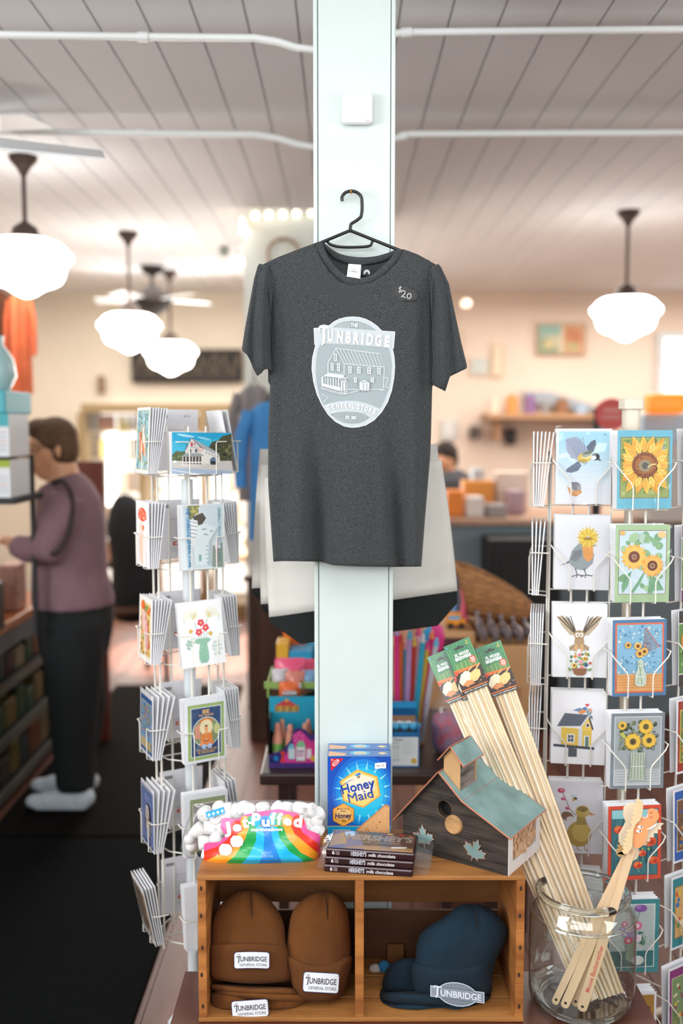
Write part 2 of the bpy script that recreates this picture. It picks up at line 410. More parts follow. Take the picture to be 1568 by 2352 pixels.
for k in range(5):
    a = 2 * pi * k / 5 + .5; d = Vector((cos(a), sin(a), 0)); s2 = Vector((-sin(a), cos(a), .22)) * .055
    MB().prism([c + d * .1 + s2 * .5, c + d * .42 + s2, c + d * .44 - s2, c + d * .1 - s2 * .5], (0, 0, .006)).build('blade', FW, t)

# ------------------------------------------------------------------ string lights, camera, clock on the partition
BULB = M('lit_globe_bulb', '#fff3dc', .3, em=2.2)
wire_m = M('white_cord', '#e6e2d8', .5)
cord = [W(560, 500, 5.5), W(585, 486, 5.5), W(616, 484, 5.5), W(648, 482, 5.5), W(680, 480, 5.5), W(714, 477, 5.5), W(760, 474, 5.5)]
t = thing('string_light', 'string of small lit globe bulbs along the top of the white partition', 'string lights', tuple(cord[0]))
MB().tube(cord, .003, 6).build('cord', wire_m, t)
for px, py in ((586, 496), (617, 494), (649, 493), (681, 491), (716, 488)):
    p = W(px, py, 5.5); MB().ball(p, .021, 14, 10).build('bulb', BULB, t, smooth='all')
p = W(545, 603, 6.6)
t = thing('wall_spotlight', 'small round lit spotlight left of the white partition', 'lamp', tuple(p))
MB().ball(p, (.045, .045, .036), 16, 10).build('lens', M('spot_glow', '#fff4ea', .3, em=1.6), t, smooth='all')
MB().cyl(p + Vector((0, 0, .03)), (p.x, p.y, CEIL), .007).build('stem', WHITE, t)
p = W(515, 577, 6.6)
t = thing('security_camera', 'small round grey dome camera left of the white partition', 'camera', tuple(p))
MB().ball(p, (.036, .036, .04), 16, 10).build('dome', M('grey_dome', '#8b9794', .3), t, smooth='all')
MB().cyl(p + Vector((0, 0, .02)), (p.x, p.y, CEIL), .009).build('stem', WHITE, t)
p = W(650, 585, 5.5)
one('wreath', MB().tube([p + Vector((.085 * cos(a), .0 + .004 * sin(9 * a), .085 * sin(a))) for a in [2 * pi * k / 40 for k in range(40)]], [.010 + .003 * sin(k * 2.3) for k in range(40)], 8, closed=True), M('dried_twig', '#b39a86', .8, var=.3, vs=60), 'pale brown round wreath hanging on the white partition', 'wreath', smooth=True)
p = W(558, 515, 5.5)
one('wall_lamp', MB().bx(p.x - .014, p.x + .014, 5.44, 5.54, p.z - .05, p.z + .03), M('amber_glow', '#ffe9d2', .3, em=1.2), 'small glowing amber lamp on the left corner of the white partition', 'lamp', bevel=.008)
# ------------------------------------------------------------------ the far end of the shop
def rbox(x0, y0, x1, y1, D, th):      # box whose front face fills a rectangle of the photograph at distance D
    a = W(x0, y1, D); b = W(x1, y0, D); return MB().bx(a.x, b.x, D, D + th, a.z, b.z)
SIGNB = M('dark_sign_board', '#241f1b', .7); SIGNP = M('sign_scroll_paint', '#75695b', .7)
s0 = W(302, 878, 8.7); s1 = W(556, 802, 8.7)
t = thing('wall_sign', 'long dark carved sign board on the back wall behind the hanging lamps', 'sign', ((s0.x + s1.x) / 2, 8.7, s0.z))
MB().bx(s0.x, s1.x, 8.7, 8.74, s0.z, s1.z).build('board', SIGNB, t, bevel=.01)
mb = MB(); n = 13
for k in range(n):
    x = s0.x + .06 + (s1.x - s0.x - .12) * k / (n - 1); h = s1.z - s0.z
    mb.tube([(x - .03, 8.695, s0.z + .04), (x, 8.69, s0.z + h * .5), (x + (-.03 if k % 3 else .03), 8.695, s1.z - .04)], .008, 6)
    mb.tube([(x + .015, 8.694, s0.z + h * .5), (x + .04, 8.694, s0.z + h * (.25 if k % 2 else .75))], .007, 6)
mb.build('carved_scrollwork', SIGNP, t)
one('wall_plaque', rbox(223, 862, 240, 905, 8.7, .03), M('plaque_brown', '#8c6f57', .6), 'small brown plaque on the back wall above the glass fronted cooler', 'plaque', bevel=.02)

# the glass-fronted cooler with its lit shelves
OLIVE = M('olive_brown_frame', '#8a7450', .5)
z1 = W(190, 933, 8.2).z
X0 = W(190, 1000, 8.2).x; X1 = W(604, 1000, 8.2).x
t = thing('glass_cooler', 'wide glass fronted cooler with lit shelves at the back left of the shop', 'cooler', ((X0 + X1) / 2, 8.5, 0))
MB().bx(X0, X1, 8.72, 8.76, .0, z1).build('back_panel', M('cooler_inner_glow', '#fff3e6', .5, em=1.5), t)  # panel emits, standing in for light inside the cooler
mb = MB(); nD = 3; dw = (X1 - X0) / nD
mb.bx(X0, X1, 8.15, 8.74, z1 - .05, z1 + .02).bx(X0, X1, 8.15, 8.74, 0, .12)
for k in range(nD + 1): mb.bx(X0 + k * dw - .03, X0 + k * dw + .03, 8.15, 8.72, .12, z1 - .05)
mb.build('cabinet_frame', OLIVE, t)
for k in range(nD):
    MB().bx(X0 + k * dw + .03, X0 + (k + 1) * dw - .03, 8.17, 8.176, .12, z1 - .05).build('glass_door', FILM, t)
    MB().cyl((X0 + k * dw + .06, 8.12, .8), (X0 + k * dw + .06, 8.12, 1.15), .012).build('door_handle', OLIVE, t)
TUBE = M('cooler_glow_tube', '#fffaf0', .3, em=7)
for k, (xa, y0, y1) in enumerate(((256, 995, 1160), (398, 1092, 1165), (448, 1092, 1165), (505, 1088, 1165))):
    a = W(xa, y0, 8.3); b = W(xa, y1, 8.3); r = .035 if k == 0 else .06
    MB().cyl(a, b, r, n=14).build('glow_tube', TUBE, t, smooth=True)  # first is the cooler lamp; others added for bright door panes
for z in (.45, .75, 1.05, 1.32, 1.55): MB().bx(X0 + .03, X1 - .03, 8.3, 8.7, z - .015, z).build('shelf', M('cooler_shelf', '#d9c9b4', .5), t)
cols = ['#e8893a', '#f2e4d4', '#e7c9b4', '#d9b08c', '#f6efe6', '#c98a6a', '#e9d48a', '#d6d9cf']
GC = {c: M('package_' + str(i), c, .5) for i, c in enumerate(cols)}
rr = random.Random(3); protos = {}
nn = ['orange', 'ivory', 'blush', 'tan', 'white', 'rust', 'yellow', 'pale grey']
shelfn = {.12: 'bottom', .45: 'lowest but one', .75: 'third lowest', 1.05: 'fourth lowest', 1.32: 'second highest', 1.55: 'top'}
for z in (.45, .75, 1.05, 1.32, 1.55):
    x = X0 + .1
    while x < X1 - .12:
        w = rr.uniform(.09, .16); h = rr.uniform(.12, .2) if z < 1.5 else .13; ci = rr.randrange(8)
        if abs((x + w / 2 - X0) % dw - 0) < .12: x += .1; continue
        mb = MB().bx(x, x + w, 8.34, 8.5, z, z + h)
        one('grocery_package', mb, GC[cols[ci]], '%s package on the %s shelf of the glass fronted cooler' % (nn[ci], shelfn[z]), 'package', group='%s packages on the %s cooler shelf' % (nn[ci], shelfn[z]), bevel=.006)
        x += w + rr.uniform(.02, .06)

# ------------------------------------------------------------------ chairs with a coat near the back
DKW = M('dark_brown_wood', '#4a2f22', .35, var=.3, vs=4, st=(6, 6, .6))
def chair(px, D, rz, label, seat_h=.46, mat=DKW):
    p = W(px, 1400, D); t = thing('wooden_chair', label, 'chair', (p.x, D, 0), rz)
    for sx in (-1, 1):
        for sy in (-1, 1):
            top = seat_h if sy < 0 else .98
            MB().tube([(sx * .19, sy * .19, 0), (sx * .18, sy * .18, seat_h), (sx * .18, sy * .2, top)], .018, 8).build('leg', mat, t, local=True, smooth=True)
    MB().box((0, 0, seat_h), (.42, .42, .035)).build('seat', mat, t, local=True, bevel=.01)
    MB().box((0, .2, .93), (.38, .025, .1)).box((0, .2, .7), (.36, .02, .05)).build('backrest', mat, t, local=True, bevel=.006)
    return t
chair(292, 6.2, .5, 'dark wooden chair with a black coat over it, behind the woman')
BCK = M('black_cloth', '#15171a', .9, var=.2, vs=20)
c = W(288, 1300, 6.0)
one('coat', MB().rings([[Vector((c.x + dx + r * cos(a), 6.15 + .6 * r * sin(a), z)) for a in [2 * pi * k / 14 for k in range(14)]] for z, r, dx in ((1.18, .05, -.03), (1.08, .12, -.02), (.95, .15, 0), (.8, .16, .03), (.65, .15, .03), (.5, .17, .02), (.35, .12, 0))]), BCK, 'black coat draped over the wooden chair behind the woman', 'coat', smooth=True, sub=1)
MB()
def table(x0, x1, y0, y1, z, th, mat, name, label, lw=.05, inset=.04):
    t = thing(name, label, 'table', ((x0 + x1) / 2, (y0 + y1) / 2, 0))
    MB().bx(x0, x1, y0, y1, z - th, z).build('tabletop', mat, t, bevel=.006)
    for a in (x0 + inset, x1 - inset - lw):
        for b in (y0 + inset, y1 - inset - lw): MB().bx(a, a + lw, b, b + lw, 0, z - th).build('leg', mat, t)
    return t
HON = M('honey_wood', '#b98a5c', .4, var=.2, vs=5, st=(.6, 5, 5))
a = W(285, 1330, 6.9)
table(a.x, a.x + .95, 7.5, 7.95, .62, .04, HON, 'wooden_table', 'low honey coloured wooden table behind the card rack')

# brown cabinet and hanging clothes at the partition
a = W(568, 1335, 4.9); b = W(722, 1335, 4.9)
t = thing('wooden_cabinet', 'tall dark brown wooden cabinet just left of the post', 'cabinet', ((a.x + b.x) / 2, 5.1, 0))
MB().bx(a.x, b.x, 4.92, 5.35, .0, a.z).build('body', DKW, t, bevel=.008)
MB().bx(a.x - .02, b.x + .02, 4.88, 5.38, a.z, a.z + .03).build('top_board', DKW, t, bevel=.006)
MB().bx(a.x + .03, b.x - .03, 4.9, 4.918, .1, a.z - .05).build('door', DKW, t, bevel=.004)
t = thing('clothes_rail', 'thin white rail running from the partition to hold the hanging shirts', 'rail', (-.3, 4.7, 1.93))
MB().tube([(-.47, 5.56, 1.935), (-.43, 4.9, 1.935), (-.277, 4.0, 1.935), (-.26, 3.85, 1.935)], .008, 8).build('rail_bar', wire_m, t, smooth=True)
def garment(name, label, cat, px0, px1, py0, py1, D, col, sleeve=.28, group=None):
    a = W(px0, py1, D); b = W(px1, py0, D); w = b.x - a.x; h = b.z - a.z; cx = (a.x + b.x) / 2
    m = M(name + col, col, .85, var=.15, vs=9)
    t = thing(name, label, cat, (cx, D, b.z), group=group)
    R = []
    for v, k, d in ((0, .86, .05), (.2, .84, .06), (.5, .8, .055), (.8, .78, .05), (.93, .8, .04), (.985, .5, .03), (1, .2, .02)):
        R.append([Vector((cx + w / 2 * k * (1 - 2 * sleeve * .35) * cos(q), D + d * sin(q) * (1 + .25 * sin(5 * q)), a.z + h * v)) for q in [2 * pi * k2 / 24 for k2 in range(24)]])
    MB().rings(R).build('body', m, t, smooth=True)
    for s in (-1, 1):
        sx = cx + s * w * .33
        MB().tube([(sx, D, b.z - h * .07), (cx + s * w * .44, D, b.z - h * .25), (cx + s * w * .47, D, b.z - h * .45), (cx + s * w * .46, D, b.z - h * .62)], [w * .1, w * .11, w * .095, w * .085], 12).build('sleeve', m, t, smooth=True)
    MB().tube([(cx - w * .12, D, b.z - .01), (cx, D, b.z + .03), (cx + w * .12, D, b.z - .01)], .004, 6).tube([(cx, D, b.z + .03), (cx, D, max(b.z + .07, 1.92 if name == 'hanging_shirt' else 0)), (cx + .012, D, max(b.z + .09, 1.946 if name == 'hanging_shirt' else 0)), (cx + .024, D, max(b.z + .07, 1.925 if name == 'hanging_shirt' else 0))], .003, 6).build('hanger', BLK, t)
    return t
garment('hanging_shirt', 'bright blue shirt hanging just left of the post', 'shirt', 548, 705, 922, 1240, 4.0, '#3f7fb8')
garment('hanging_shirt', 'grey brown shirt hanging behind the blue shirt', 'shirt', 530, 640, 885, 1150, 4.9, '#857f80')
garment('hanging_dress', 'long orange garment hanging high at the left edge', 'garment', 16, 78, 672, 905, 4.7, '#dd6f45', .2)
garment('hanging_dress', 'brown garment hanging behind the orange one at the left edge', 'garment', -40, 36, 668, 880, 4.95, '#7b4a33', .2)

# ------------------------------------------------------------------ shelving along the left aisle
SHM = M('dark_shelf_metal', '#1c1f21', .6); EDG = M('pale_shelf_edge', '#5f5c55', .5); TOPW = M('orange_counter_wood', '#b0683a', .3, var=.25, vs=5, st=(6, .7, 1))
t = thing('shelving_unit', 'dark shelving unit with an orange wood counter top along the left aisle', 'shelving', (-1.75, 4.0, 0))
MB().bx(-2.1, -1.385, 2.9, 4.85, .742, .782).build('counter_top', TOPW, t, bevel=.006)
MB().bx(-1.402, -1.39, 2.9, 4.85, .665, .74).build('price_strip', M('grey_price_strip', '#5d666c', .5), t)
for z in (.06, .28, .51):
    MB().bx(-2.1, -1.42, 2.9, 4.83, z - .02, z).build('shelf', SHM, t)
    MB().bx(-1.42, -1.405, 2.9, 4.83, z - .03, z + .01).build('shelf_edge', EDG, t)
MB().bx(-2.12, -2.1, 2.9, 4.85, 0, .74).build('back_panel', SHM, t)
for y in (2.9, 4.83): MB().bx(-2.1, -1.42, y, y + .02, 0, .74).build('side_panel', SHM, t)
pc = ['#3b1a16', '#5a4c22', '#1a3a1f', '#663818', '#3a2f27', '#7d7258', '#22323a']; pn = ['dark red', 'mustard', 'green', 'orange', 'brown', 'cream', 'slate']
LM = [M('dim_package_%d' % i, c, .5) for i, c in enumerate(pc)]
for zi, z in enumerate((.06, .28, .51)):
    y = 3.0
    while y < 4.75:
        w = rr.uniform(.09, .17); h = rr.uniform(.09, .15); ci = (rr.randrange(3) if zi == 1 else rr.randrange(7)) + 0
        if zi == 1: ci = (2, 1, 2)[ci]
        lv = ('bottom', 'middle', 'upper')[zi]
        one('snack_package', MB().bx(-1.62, -1.45, y, y + w, z, z + h), LM[ci], '%s package on the %s shelf of the left aisle' % (pn[ci], lv), 'package', group='%s packages on the %s left aisle shelf' % (pn[ci], lv), bevel=.01)
        y += w + .02
# upper rack with boxed goods
def g3(x, y, z): return (x * .9, y * .9, 1.6 + (z - 1.6) * .9)
def gb(mb, x0, x1, y0, y1, z0, z1): a_, b_ = g3(x0, y0, z0), g3(x1, y1, z1); return mb.bx(a_[0], b_[0], a_[1], b_[1], a_[2], b_[2])
t = thing('goods_rack', 'dark upper rack with two rows of cartons at the left edge', 'rack', g3(-1.6, 4.1, 1.3))
gb(gb(MB(), -2.2, -1.29, 3.92, 4.3, 1.285, 1.309), -2.2, -1.32, 3.93, 4.28, 1.466, 1.472).build('rack_shelf', SHM, t)
for x in (-1.205, -2.0): MB().bx(x, x + .015, 3.84, 3.86, .78, 1.48).build('upright', SHM, t)
TEAL = '#3fa7b0'
on = ['first', 'second', 'third', 'fourth', 'fifth', 'sixth', 'seventh']
for r_, (z, h) in enumerate(((1.31, .150), (1.473, .17))):
    for k in range(7):
        x1 = -1.315 - k * .072
        a = Art(2e-4); a.rect(0, 0, 1, 1, '#dfe3e6'); a.rect(0, 0, 1, .3 if r_ else .2, ('#9db12e' if r_ == 0 else TEAL) if k == 0 else [TEAL, '#39a0a8', '#8fae3a'][(k * 2 + r_) % 3])
        for j in range(5): a.rect(.15, .42 + j * .1, .85, .46 + j * .1, ['#c2b7c4', '#b9c5cf', '#d0b7b4'][j % 3])
        o = one('carton', gb(MB(), x1 - .066, x1, 3.95, 4.2, z, z + h), M('carton_white', '#dfe3e6', .5), 'white carton, %s from the aisle in the %s row at the left edge' % (on[k], ['lower', 'upper'][r_]), 'carton')
        a.build('label', quad(g3(x1 - .066, 3.9495, z + h), g3(x1, 3.9495, z + h), g3(x1, 3.9495, z), g3(x1 - .066, 3.9495, z)), PRINT, o)
one('storage_box', gb(MB(), -1.75, -1.33, 3.96, 4.3, 1.6435, 1.735), M('teal_box', '#2fa3b2', .4), 'flat teal box lying on top of the cartons at the left edge', 'box', bevel=.006)
one('ceramic_jug', MB().lathe([(.005, 0), (.063, 0), (.09, .054), (.081, .117), (.045, .171), (.049, .2), (.036, .2)], g3(-1.43, 4.1, 1.737), 20), M('pale_aqua_glaze', '#a9cfd2', .25), 'pale aqua ceramic jug standing on the flat teal box at the left edge', 'jug', smooth=True)
one('wooden_partition', MB().bx(-1.33, -1.17, 4.9, 4.94, 0, 1.42), M('red_brown_wood', '#6b3020', .5), 'dark red brown board standing behind the woman', 'board')
one('coffee_machine', MB().bx(-1.85, -1.35, 3.7, 3.95, .783, .98).bx(-1.8, -1.4, 3.72, 3.93, .98, 1.02).lathe([(.03, 0), (.05, .04), (.04, .09), (.01, .1)], (-1.52, 3.8, 1.02), 14), M('black_plastic', '#1d1e21', .35), 'black countertop appliance at the left edge in front of the woman', 'appliance', bevel=.012)
one('paper_bag', MB().bx(-1.5, -1.42, 4.3, 4.45, .783, .99), M('speckled_bag', '#b98d80', .6, var=.4, vs=70), 'speckled pinkish bag standing on the counter in front of the woman', 'bag', bevel=.01)

# ------------------------------------------------------------------ people
def meld(name, mb, mat, parent, vox=.012, it=4):
    o = mb.build(name, mat, parent, smooth='all')
    r = o.modifiers.new('remesh', 'REMESH'); r.mode = 'VOXEL'; r.voxel_size = vox; r.use_smooth_shade = True
    s = o.modifiers.new('smooth', 'SMOOTH'); s.iterations = it; s.factor = .6
    return o
SKIN = M('skin', '#d9a07c', .5, var=.08, vs=12)
HAIR = M('brown_hair', '#5f432d', .8, var=.35, vs=40, bump=.6, bs=90)
SWEAT = M('mauve_sweater', '#84666e', .9, var=.12, vs=8, bump=.3, bs=30)
PANT = M('black_trousers', '#14181a', .9, var=.15, vs=8)
D = 4.1
def P(x, y, d=0): return W(x, y, D + d)
t = thing('person', 'person in a mauve sweater and black trousers reaching to the left shelf', 'person', (P(165, 1860).x, D, 0))
mb = MB()
mb.ball(P(117, 1022), (.083, .078, .108), 16, 12)                 # skull
mb.ball(P(96, 1052), (.055, .055, .075), 14, 10)                 # face and jaw
mb.ball(P(102, 1088), (.036, .034, .026))                        # chin
mb.tube([P(74, 1030), P(62, 1056), P(70, 1063)], [.010, .017, .009], 8)    # nose
mb.tube([P(72, 1012), P(68, 1022)], [.014, .016], 8)             # brow
mb.ball(P(78, 1078), (.018, .026, .009))                         # lips
mb.ball(P(134, 1036, -.08), (.014, .012, .03))                   # ear
mb.tube([P(135, 1050), P(148, 1090), P(152, 1130)], [.06, .062, .09], 12)
mb.tube([P(155, 1120), P(160, 1200), P(160, 1300), P(170, 1390)], [.085, .10, .105, .12], 14)
for s, e in ((-.17, 0), (.17, .02)):
    mb.tube([P(148, 1150, s), P(118, 1262, s - .03), P(60, 1258, s - .01), P(22, 1246, s)], [.06, .05, .038, .028], 10)
    h = P(14, 1240, s); mb.ball(h, (.035, .03, .02))
    for k in range(4): mb.tube([h + Vector((-.02, (k - 1.5) * .016, .003)), h + Vector((-.055 - .006 * (k in (1, 2)), (k - 1.5) * .017, .0)), h + Vector((-.078 - .008 * (k in (1, 2)), (k - 1.5) * .016, -.018))], [.0085, .008, .0065], 6)
    mb.tube([h + Vector((.005, -.028, .005)), h + Vector((-.02, -.046, -.004)), h + Vector((-.04, -.045, -.012))], [.010, .009, .007], 6)
for s, x0, x1 in ((-.09, 168, 172), (.09, 182, 185)):
    mb.tube([P(168, 1400, s * .8), P(x0, 1600, s), P(x1, 1810, s)], [.08, .06, .04], 12)
meld('body', mb, SKIN, t, .009, 3)
mb = MB()
mb.ball(P(128, 1005), (.092, .09, .088), 16, 12).ball(P(146, 1030, .0), (.065, .082, .085), 14, 10).ball(P(92, 985), (.06, .075, .045), 14, 10).ball(P(157, 1048), (.035, .06, .045))
mb.ball(P(75, 985), (.028, .06, .03))
meld('hair', mb, HAIR, t, .012, 2)
mb = MB()
mb.rings([[P(cx, py) + Vector((r1 * cos(a), r2 * sin(a), tl * cos(a))) for a in [2 * pi * k / 20 for k in range(20)]] for cx, py, r1, r2, tl in
          ((140, 1098, .075, .09, .03), (146, 1118, .11, .16, .02), (158, 1145, .125, .19, 0), (163, 1190, .135, .19, 0), (160, 1260, .145, .19, 0), (160, 1310, .15, .19, 0), (166, 1360, .165, .2, 0), (170, 1388, .17, .2, 0))])
for s in (-.17, .17):
    mb.tube([P(150, 1140, s * .9), P(128, 1205, s * 1.1), P(108, 1262, s - .04), P(60, 1262, s - .01), P(28, 1250, s)], [.075, .078, .078, .055, .042], 12)
meld('sweater', mb, SWEAT, t, .014, 5)
mb = MB()
mb.rings([[P(cx, py) + Vector((r1 * cos(a), r2 * sin(a), 0)) for a in [2 * pi * k / 20 for k in range(20)]] for cx, py, r1, r2 in ((170, 1372, .155, .18), (172, 1430, .16, .18), (172, 1500, .14, .17))])
for s, x0, x1 in ((-.085, 166, 172), (.085, 184, 180)):
    mb.tube([P(168, 1420, s), P(168, 1500, s), P(x0 + 4, 1620, s), P(x1 - 3, 1740, s), P(x1, 1812, s)], [.13, .125, .105, .085, .075], 14)
meld('trousers', mb, PANT, t, .016, 4)
SHOE = M('white_shoe', '#cdd9e2', .6)
for s, xo, yo in ((-.09, 0, 0), (.1, 12, -22)):
    mb = MB()
    for q, r, z in (((82, 1852), (.045, .042, .028), .03), ((115, 1850), (.06, .045, .035), .036), ((150, 1845), (.07, .047, .045), .045), ((190, 1845), (.055, .045, .045), .045)):
        p = P(q[0] + xo, q[1], s); mb.ball((p.x, p.y, z + .014), r, 12, 8)
    p0_ = P(75 + xo, 1850, s); p1_ = P(208 + xo, 1850, s)
    mb.bx(p0_.x + .02, p1_.x - .01, p0_.y - .038, p0_.y + .038, .013, .032)
    meld('shoe', mb, SHOE, t, .01, 3)
STR = M('dark_strap', '#3a2c30', .8)
MB().tube(spline([P(122, 1108, -.13), P(145, 1105, -.18), P(163, 1135, -.205), P(166, 1180, -.215), P(155, 1235, -.25), P(135, 1265, -.28), P(120, 1272, -.27)], 5), .011, 8).build('bag_strap', STR, t, smooth=True)
mb = MB(); e = P(76, 1030, -.085)
mb.tube([e + Vector((.022 * cos(a), 0, .016 * sin(a))) for a in [2 * pi * k / 14 for k in range(14)]], .002, 6, closed=True).tube([e + Vector((.022, 0, .004)), P(134, 1024, -.092)], .002, 6)
mb.build('glasses', BLK, t)
MB().ball(P(74, 1031, -.05), (.008, .01, .007)).build('eye', M('eye_dark', '#2a2320', .3), t)

# second person behind the counter, far right of the post
D = 6.6
t = thing('person', 'person with dark hair in a dark grey top behind the counter', 'person', (P(1036, 1100).x, D, 0))
mb = MB().ball(P(1020, 1052), (.075, .085, .1), 14, 10).tube([P(1022, 1065), P(1030, 1095)], [.05, .06]).tube([P(1034, 1100), P(1036, 1200), P(1036, 1420)], [.14, .15, .17], 14)
for s in (-1, 1):
    mb.tube([P(1036 + s * 38, 1098), P(1036 + s * 44, 1160), P(1020 + s * 12, 1186, -.2)], [.05, .045, .035])
    h = P(1016 + s * 10, 1187, -.24); mb.ball(h, (.035, .045, .02))
    for k in range(4): mb.tube([h + Vector(((k - 1.5) * .016, -.03, 0)), h + Vector(((k - 1.5) * .018, -.09, -.012))], [.009, .007], 6)
    mb.tube([h + Vector((-s * .03, -.01, 0)), h + Vector((-s * .05, -.04, -.005))], [.01, .008], 6)
for s in (-.09, .09): mb.tube([P(1036, 1400) + Vector((s, 0, 0)), (P(1036, 1400).x + s, D, .05)], [.09, .05])
mb.ball(P(1014, 1062, -.08), (.012, .02, .016))
meld('body', mb, SKIN, t, .014, 3)
meld('hair', MB().ball(P(1023, 1040), (.085, .09, .08)).ball(P(1030, 1055, .02), (.07, .07, .08)), M('dark_hair', '#2c211c', .8), t, .014, 2)
mb = MB().tube([P(1032, 1080), P(1034, 1100), P(1036, 1200), P(1036, 1400)], [.08, .155, .165, .18], 14)
for s in (-1, 1): mb.tube([P(1036 + s * 34, 1095), P(1036 + s * 45, 1150)], [.07, .062])
meld('shirt', mb, M('dark_grey_top', '#4a4a50', .9), t, .016, 4)
mb = MB().tube([P(1036, 1390), P(1036, 1440)], [.19, .18], 14)
for s in (-.095, .095): mb.tube([P(1036, 1420) + Vector((s, 0, 0)), (P(1036, 1400).x + s, D, .09)], [.11, .075])
meld('trousers', mb, PANT, t, .018, 3)
for s in (-.09, .09):
    x = P(1036, 1400).x + s; MB().ball((x, D - .05, .045), (.045, .13, .045)).build('shoe', PANT, t, smooth='all')

# ------------------------------------------------------------------ counter and kitchen at the back right
GREYC = M('blue_grey_counter_paint', '#7d8c93', .5); CTOP = M('counter_top_wood', '#c19a80', .3, var=.15, vs=4)
a = W(1000, 1190, 5.4)
t = thing('service_counter', 'blue grey service counter with a wooden top at the back right', 'counter', (2.2, 5.6, 0))
MB().bx(a.x, 3.6, 5.4, 5.95, 0, a.z - .035).build('counter_body', GREYC, t)
MB().bx(a.x - .03, 3.6, 5.34, 6.0, a.z - .035, a.z).build('counter_top', CTOP, t, bevel=.006)
zt = a.z
mb = MB()
q0 = W(1122, 1240, 5.1); q1 = W(1290, 1240, 5.1)
t = thing('black_fridge', 'black low appliance standing in front of the blue grey counter', 'appliance', ((q0.x + q1.x) / 2, 5.2, 0))
MB().bx(q0.x, q1.x, 5.1, 5.38, 0, q0.z).build('body', M('black_enamel', '#060708', .6), t, bevel=.01)
MB().cyl((q0.x + .04, 5.08, .3), (q0.x + .04, 5.08, q0.z - .1), .01).build('door_handle', SHM, t)
def onctr(name, label, cat, x0, x1, y0, col, D=5.5, th=.16, em=0, **k):
    a_ = W(x0, 1180, D); b_ = W(x1, y0, D)
    return one(name, MB().bx(a_.x, b_.x, D, D + th, zt + .001, b_.z), M('goods' + col, col, .5, em=em), label, cat, bevel=.008, **k)
onctr('carton', 'bright orange box on the blue grey counter beside the tote bag', 'box', 1026, 1064, 1128, '#f08a2c')
onctr('carton', 'amber tray on the blue grey counter behind the orange box', 'tray', 1064, 1135, 1105, '#e0963c', D=5.75)
onctr('napkin_stack', 'white stack on the blue grey counter beside the amber tray', 'napkins', 1072, 1112, 1142, '#e8e0da', D=5.45)
onctr('metal_dish', 'dull silver dish on the blue grey counter', 'dish', 1120, 1165, 1160, '#9d9794', D=5.42)
onctr('glass_case', 'pale display box at the far end of the blue grey counter', 'display case', 1140, 1215, 1085, '#e6d5c6', D=5.8)
onctr('menu_box', 'mauve box on the blue grey counter near the card rack', 'box', 1168, 1205, 1128, '#b59aa6', D=5.6)
onctr('mixing_bowl', 'pale blue box standing on the counter behind the person in grey', 'box', 1085, 1112, 1078, '#b7c4d0', D=5.85)
# wall shelf, kitchen items, pictures on the back right wall
WS = M('tan_shelf_wood', '#b58c68', .5)
a = W(1118, 962, 8.4); b = W(1420, 950, 8.4)
t = thing('wall_shelf', 'long tan wooden shelf on the back right wall', 'shelf', ((a.x + b.x) / 2, 8.6, a.z))
MB().bx(a.x, b.x, 8.4, 8.8, a.z, a.z + .045).build('shelf_board', WS, t)
for x in (a.x + .1, b.x - .1): MB().bx(x, x + .03, 8.5, 8.8, a.z - .18, a.z).build('bracket', WS, t)
rr = random.Random(5)
shelfcols = [('cream', '#e8d9c6'), ('orange', '#dd9a55'), ('purple', '#8d6a99'), ('grey', '#9b9a98'), ('brown', '#94694a'), ('pale blue', '#a9c0d6')]
x = a.x + .04; i = 0
order = ['first', 'second', 'third', 'fourth', 'fifth', 'sixth', 'seventh', 'eighth', 'ninth', 'tenth']
while x < b.x - .1 and i < 10:
    w = rr.uniform(.06, .12); h = rr.uniform(.06, .17); nm, cc = shelfcols[i % 6]
    one('canister', MB().lathe([(.005, 0), (w / 2, 0), (w / 2, h * .8), (w * .35, h * .85), (w * .35, h), (.005, h)], (x + w / 2, 8.6, a.z + .045), 14), M('canister_' + nm, cc, .45), '%s canister, %s from the left on the tan wall shelf' % (nm, order[i]), 'canister', smooth=True)
    x += w + .05; i += 1
pa, pb = W(1230, 816, 8.78), W(1345, 742, 8.78)
t = thing('framed_picture', 'painting of a landscape in green and orange on the back right wall', 'picture', ((pa.x + pb.x) / 2, 8.78, pa.z))
MB().bx(pa.x, pb.x, 8.76, 8.79, pa.z, pb.z).build('frame', M('thin_wood_frame', '#b9a184', .5), t)
A = Art(3e-4); A.rect(0, 0, 100, 60, '#c9c3a4'); A.poly([(0, 0), (50, 0), (48, 20), (0, 26)], '#8fb5a8'); A.poly([(0, 26), (30, 34), (46, 60), (0, 60)], '#8da083'); A.poly([(52, 0), (100, 0), (100, 60), (56, 60)], '#cfa07a')
A.poly([(60, 6), (92, 10), (96, 40), (62, 34)], '#c07f58'); A.ell(22, 42, 12, 8, '#d8c58f'); A.rect(49, 0, 52, 60, '#e6d9c4'); A.ell(76, 46, 14, 7, '#b2b07a')
A.build('canvas', quad((pa.x + .02, 8.758, pb.z - .02), (pb.x - .02, 8.758, pb.z - .02), (pb.x - .02, 8.758, pa.z + .02), (pa.x + .02, 8.758, pa.z + .02), 100, 60), PRINT, t)
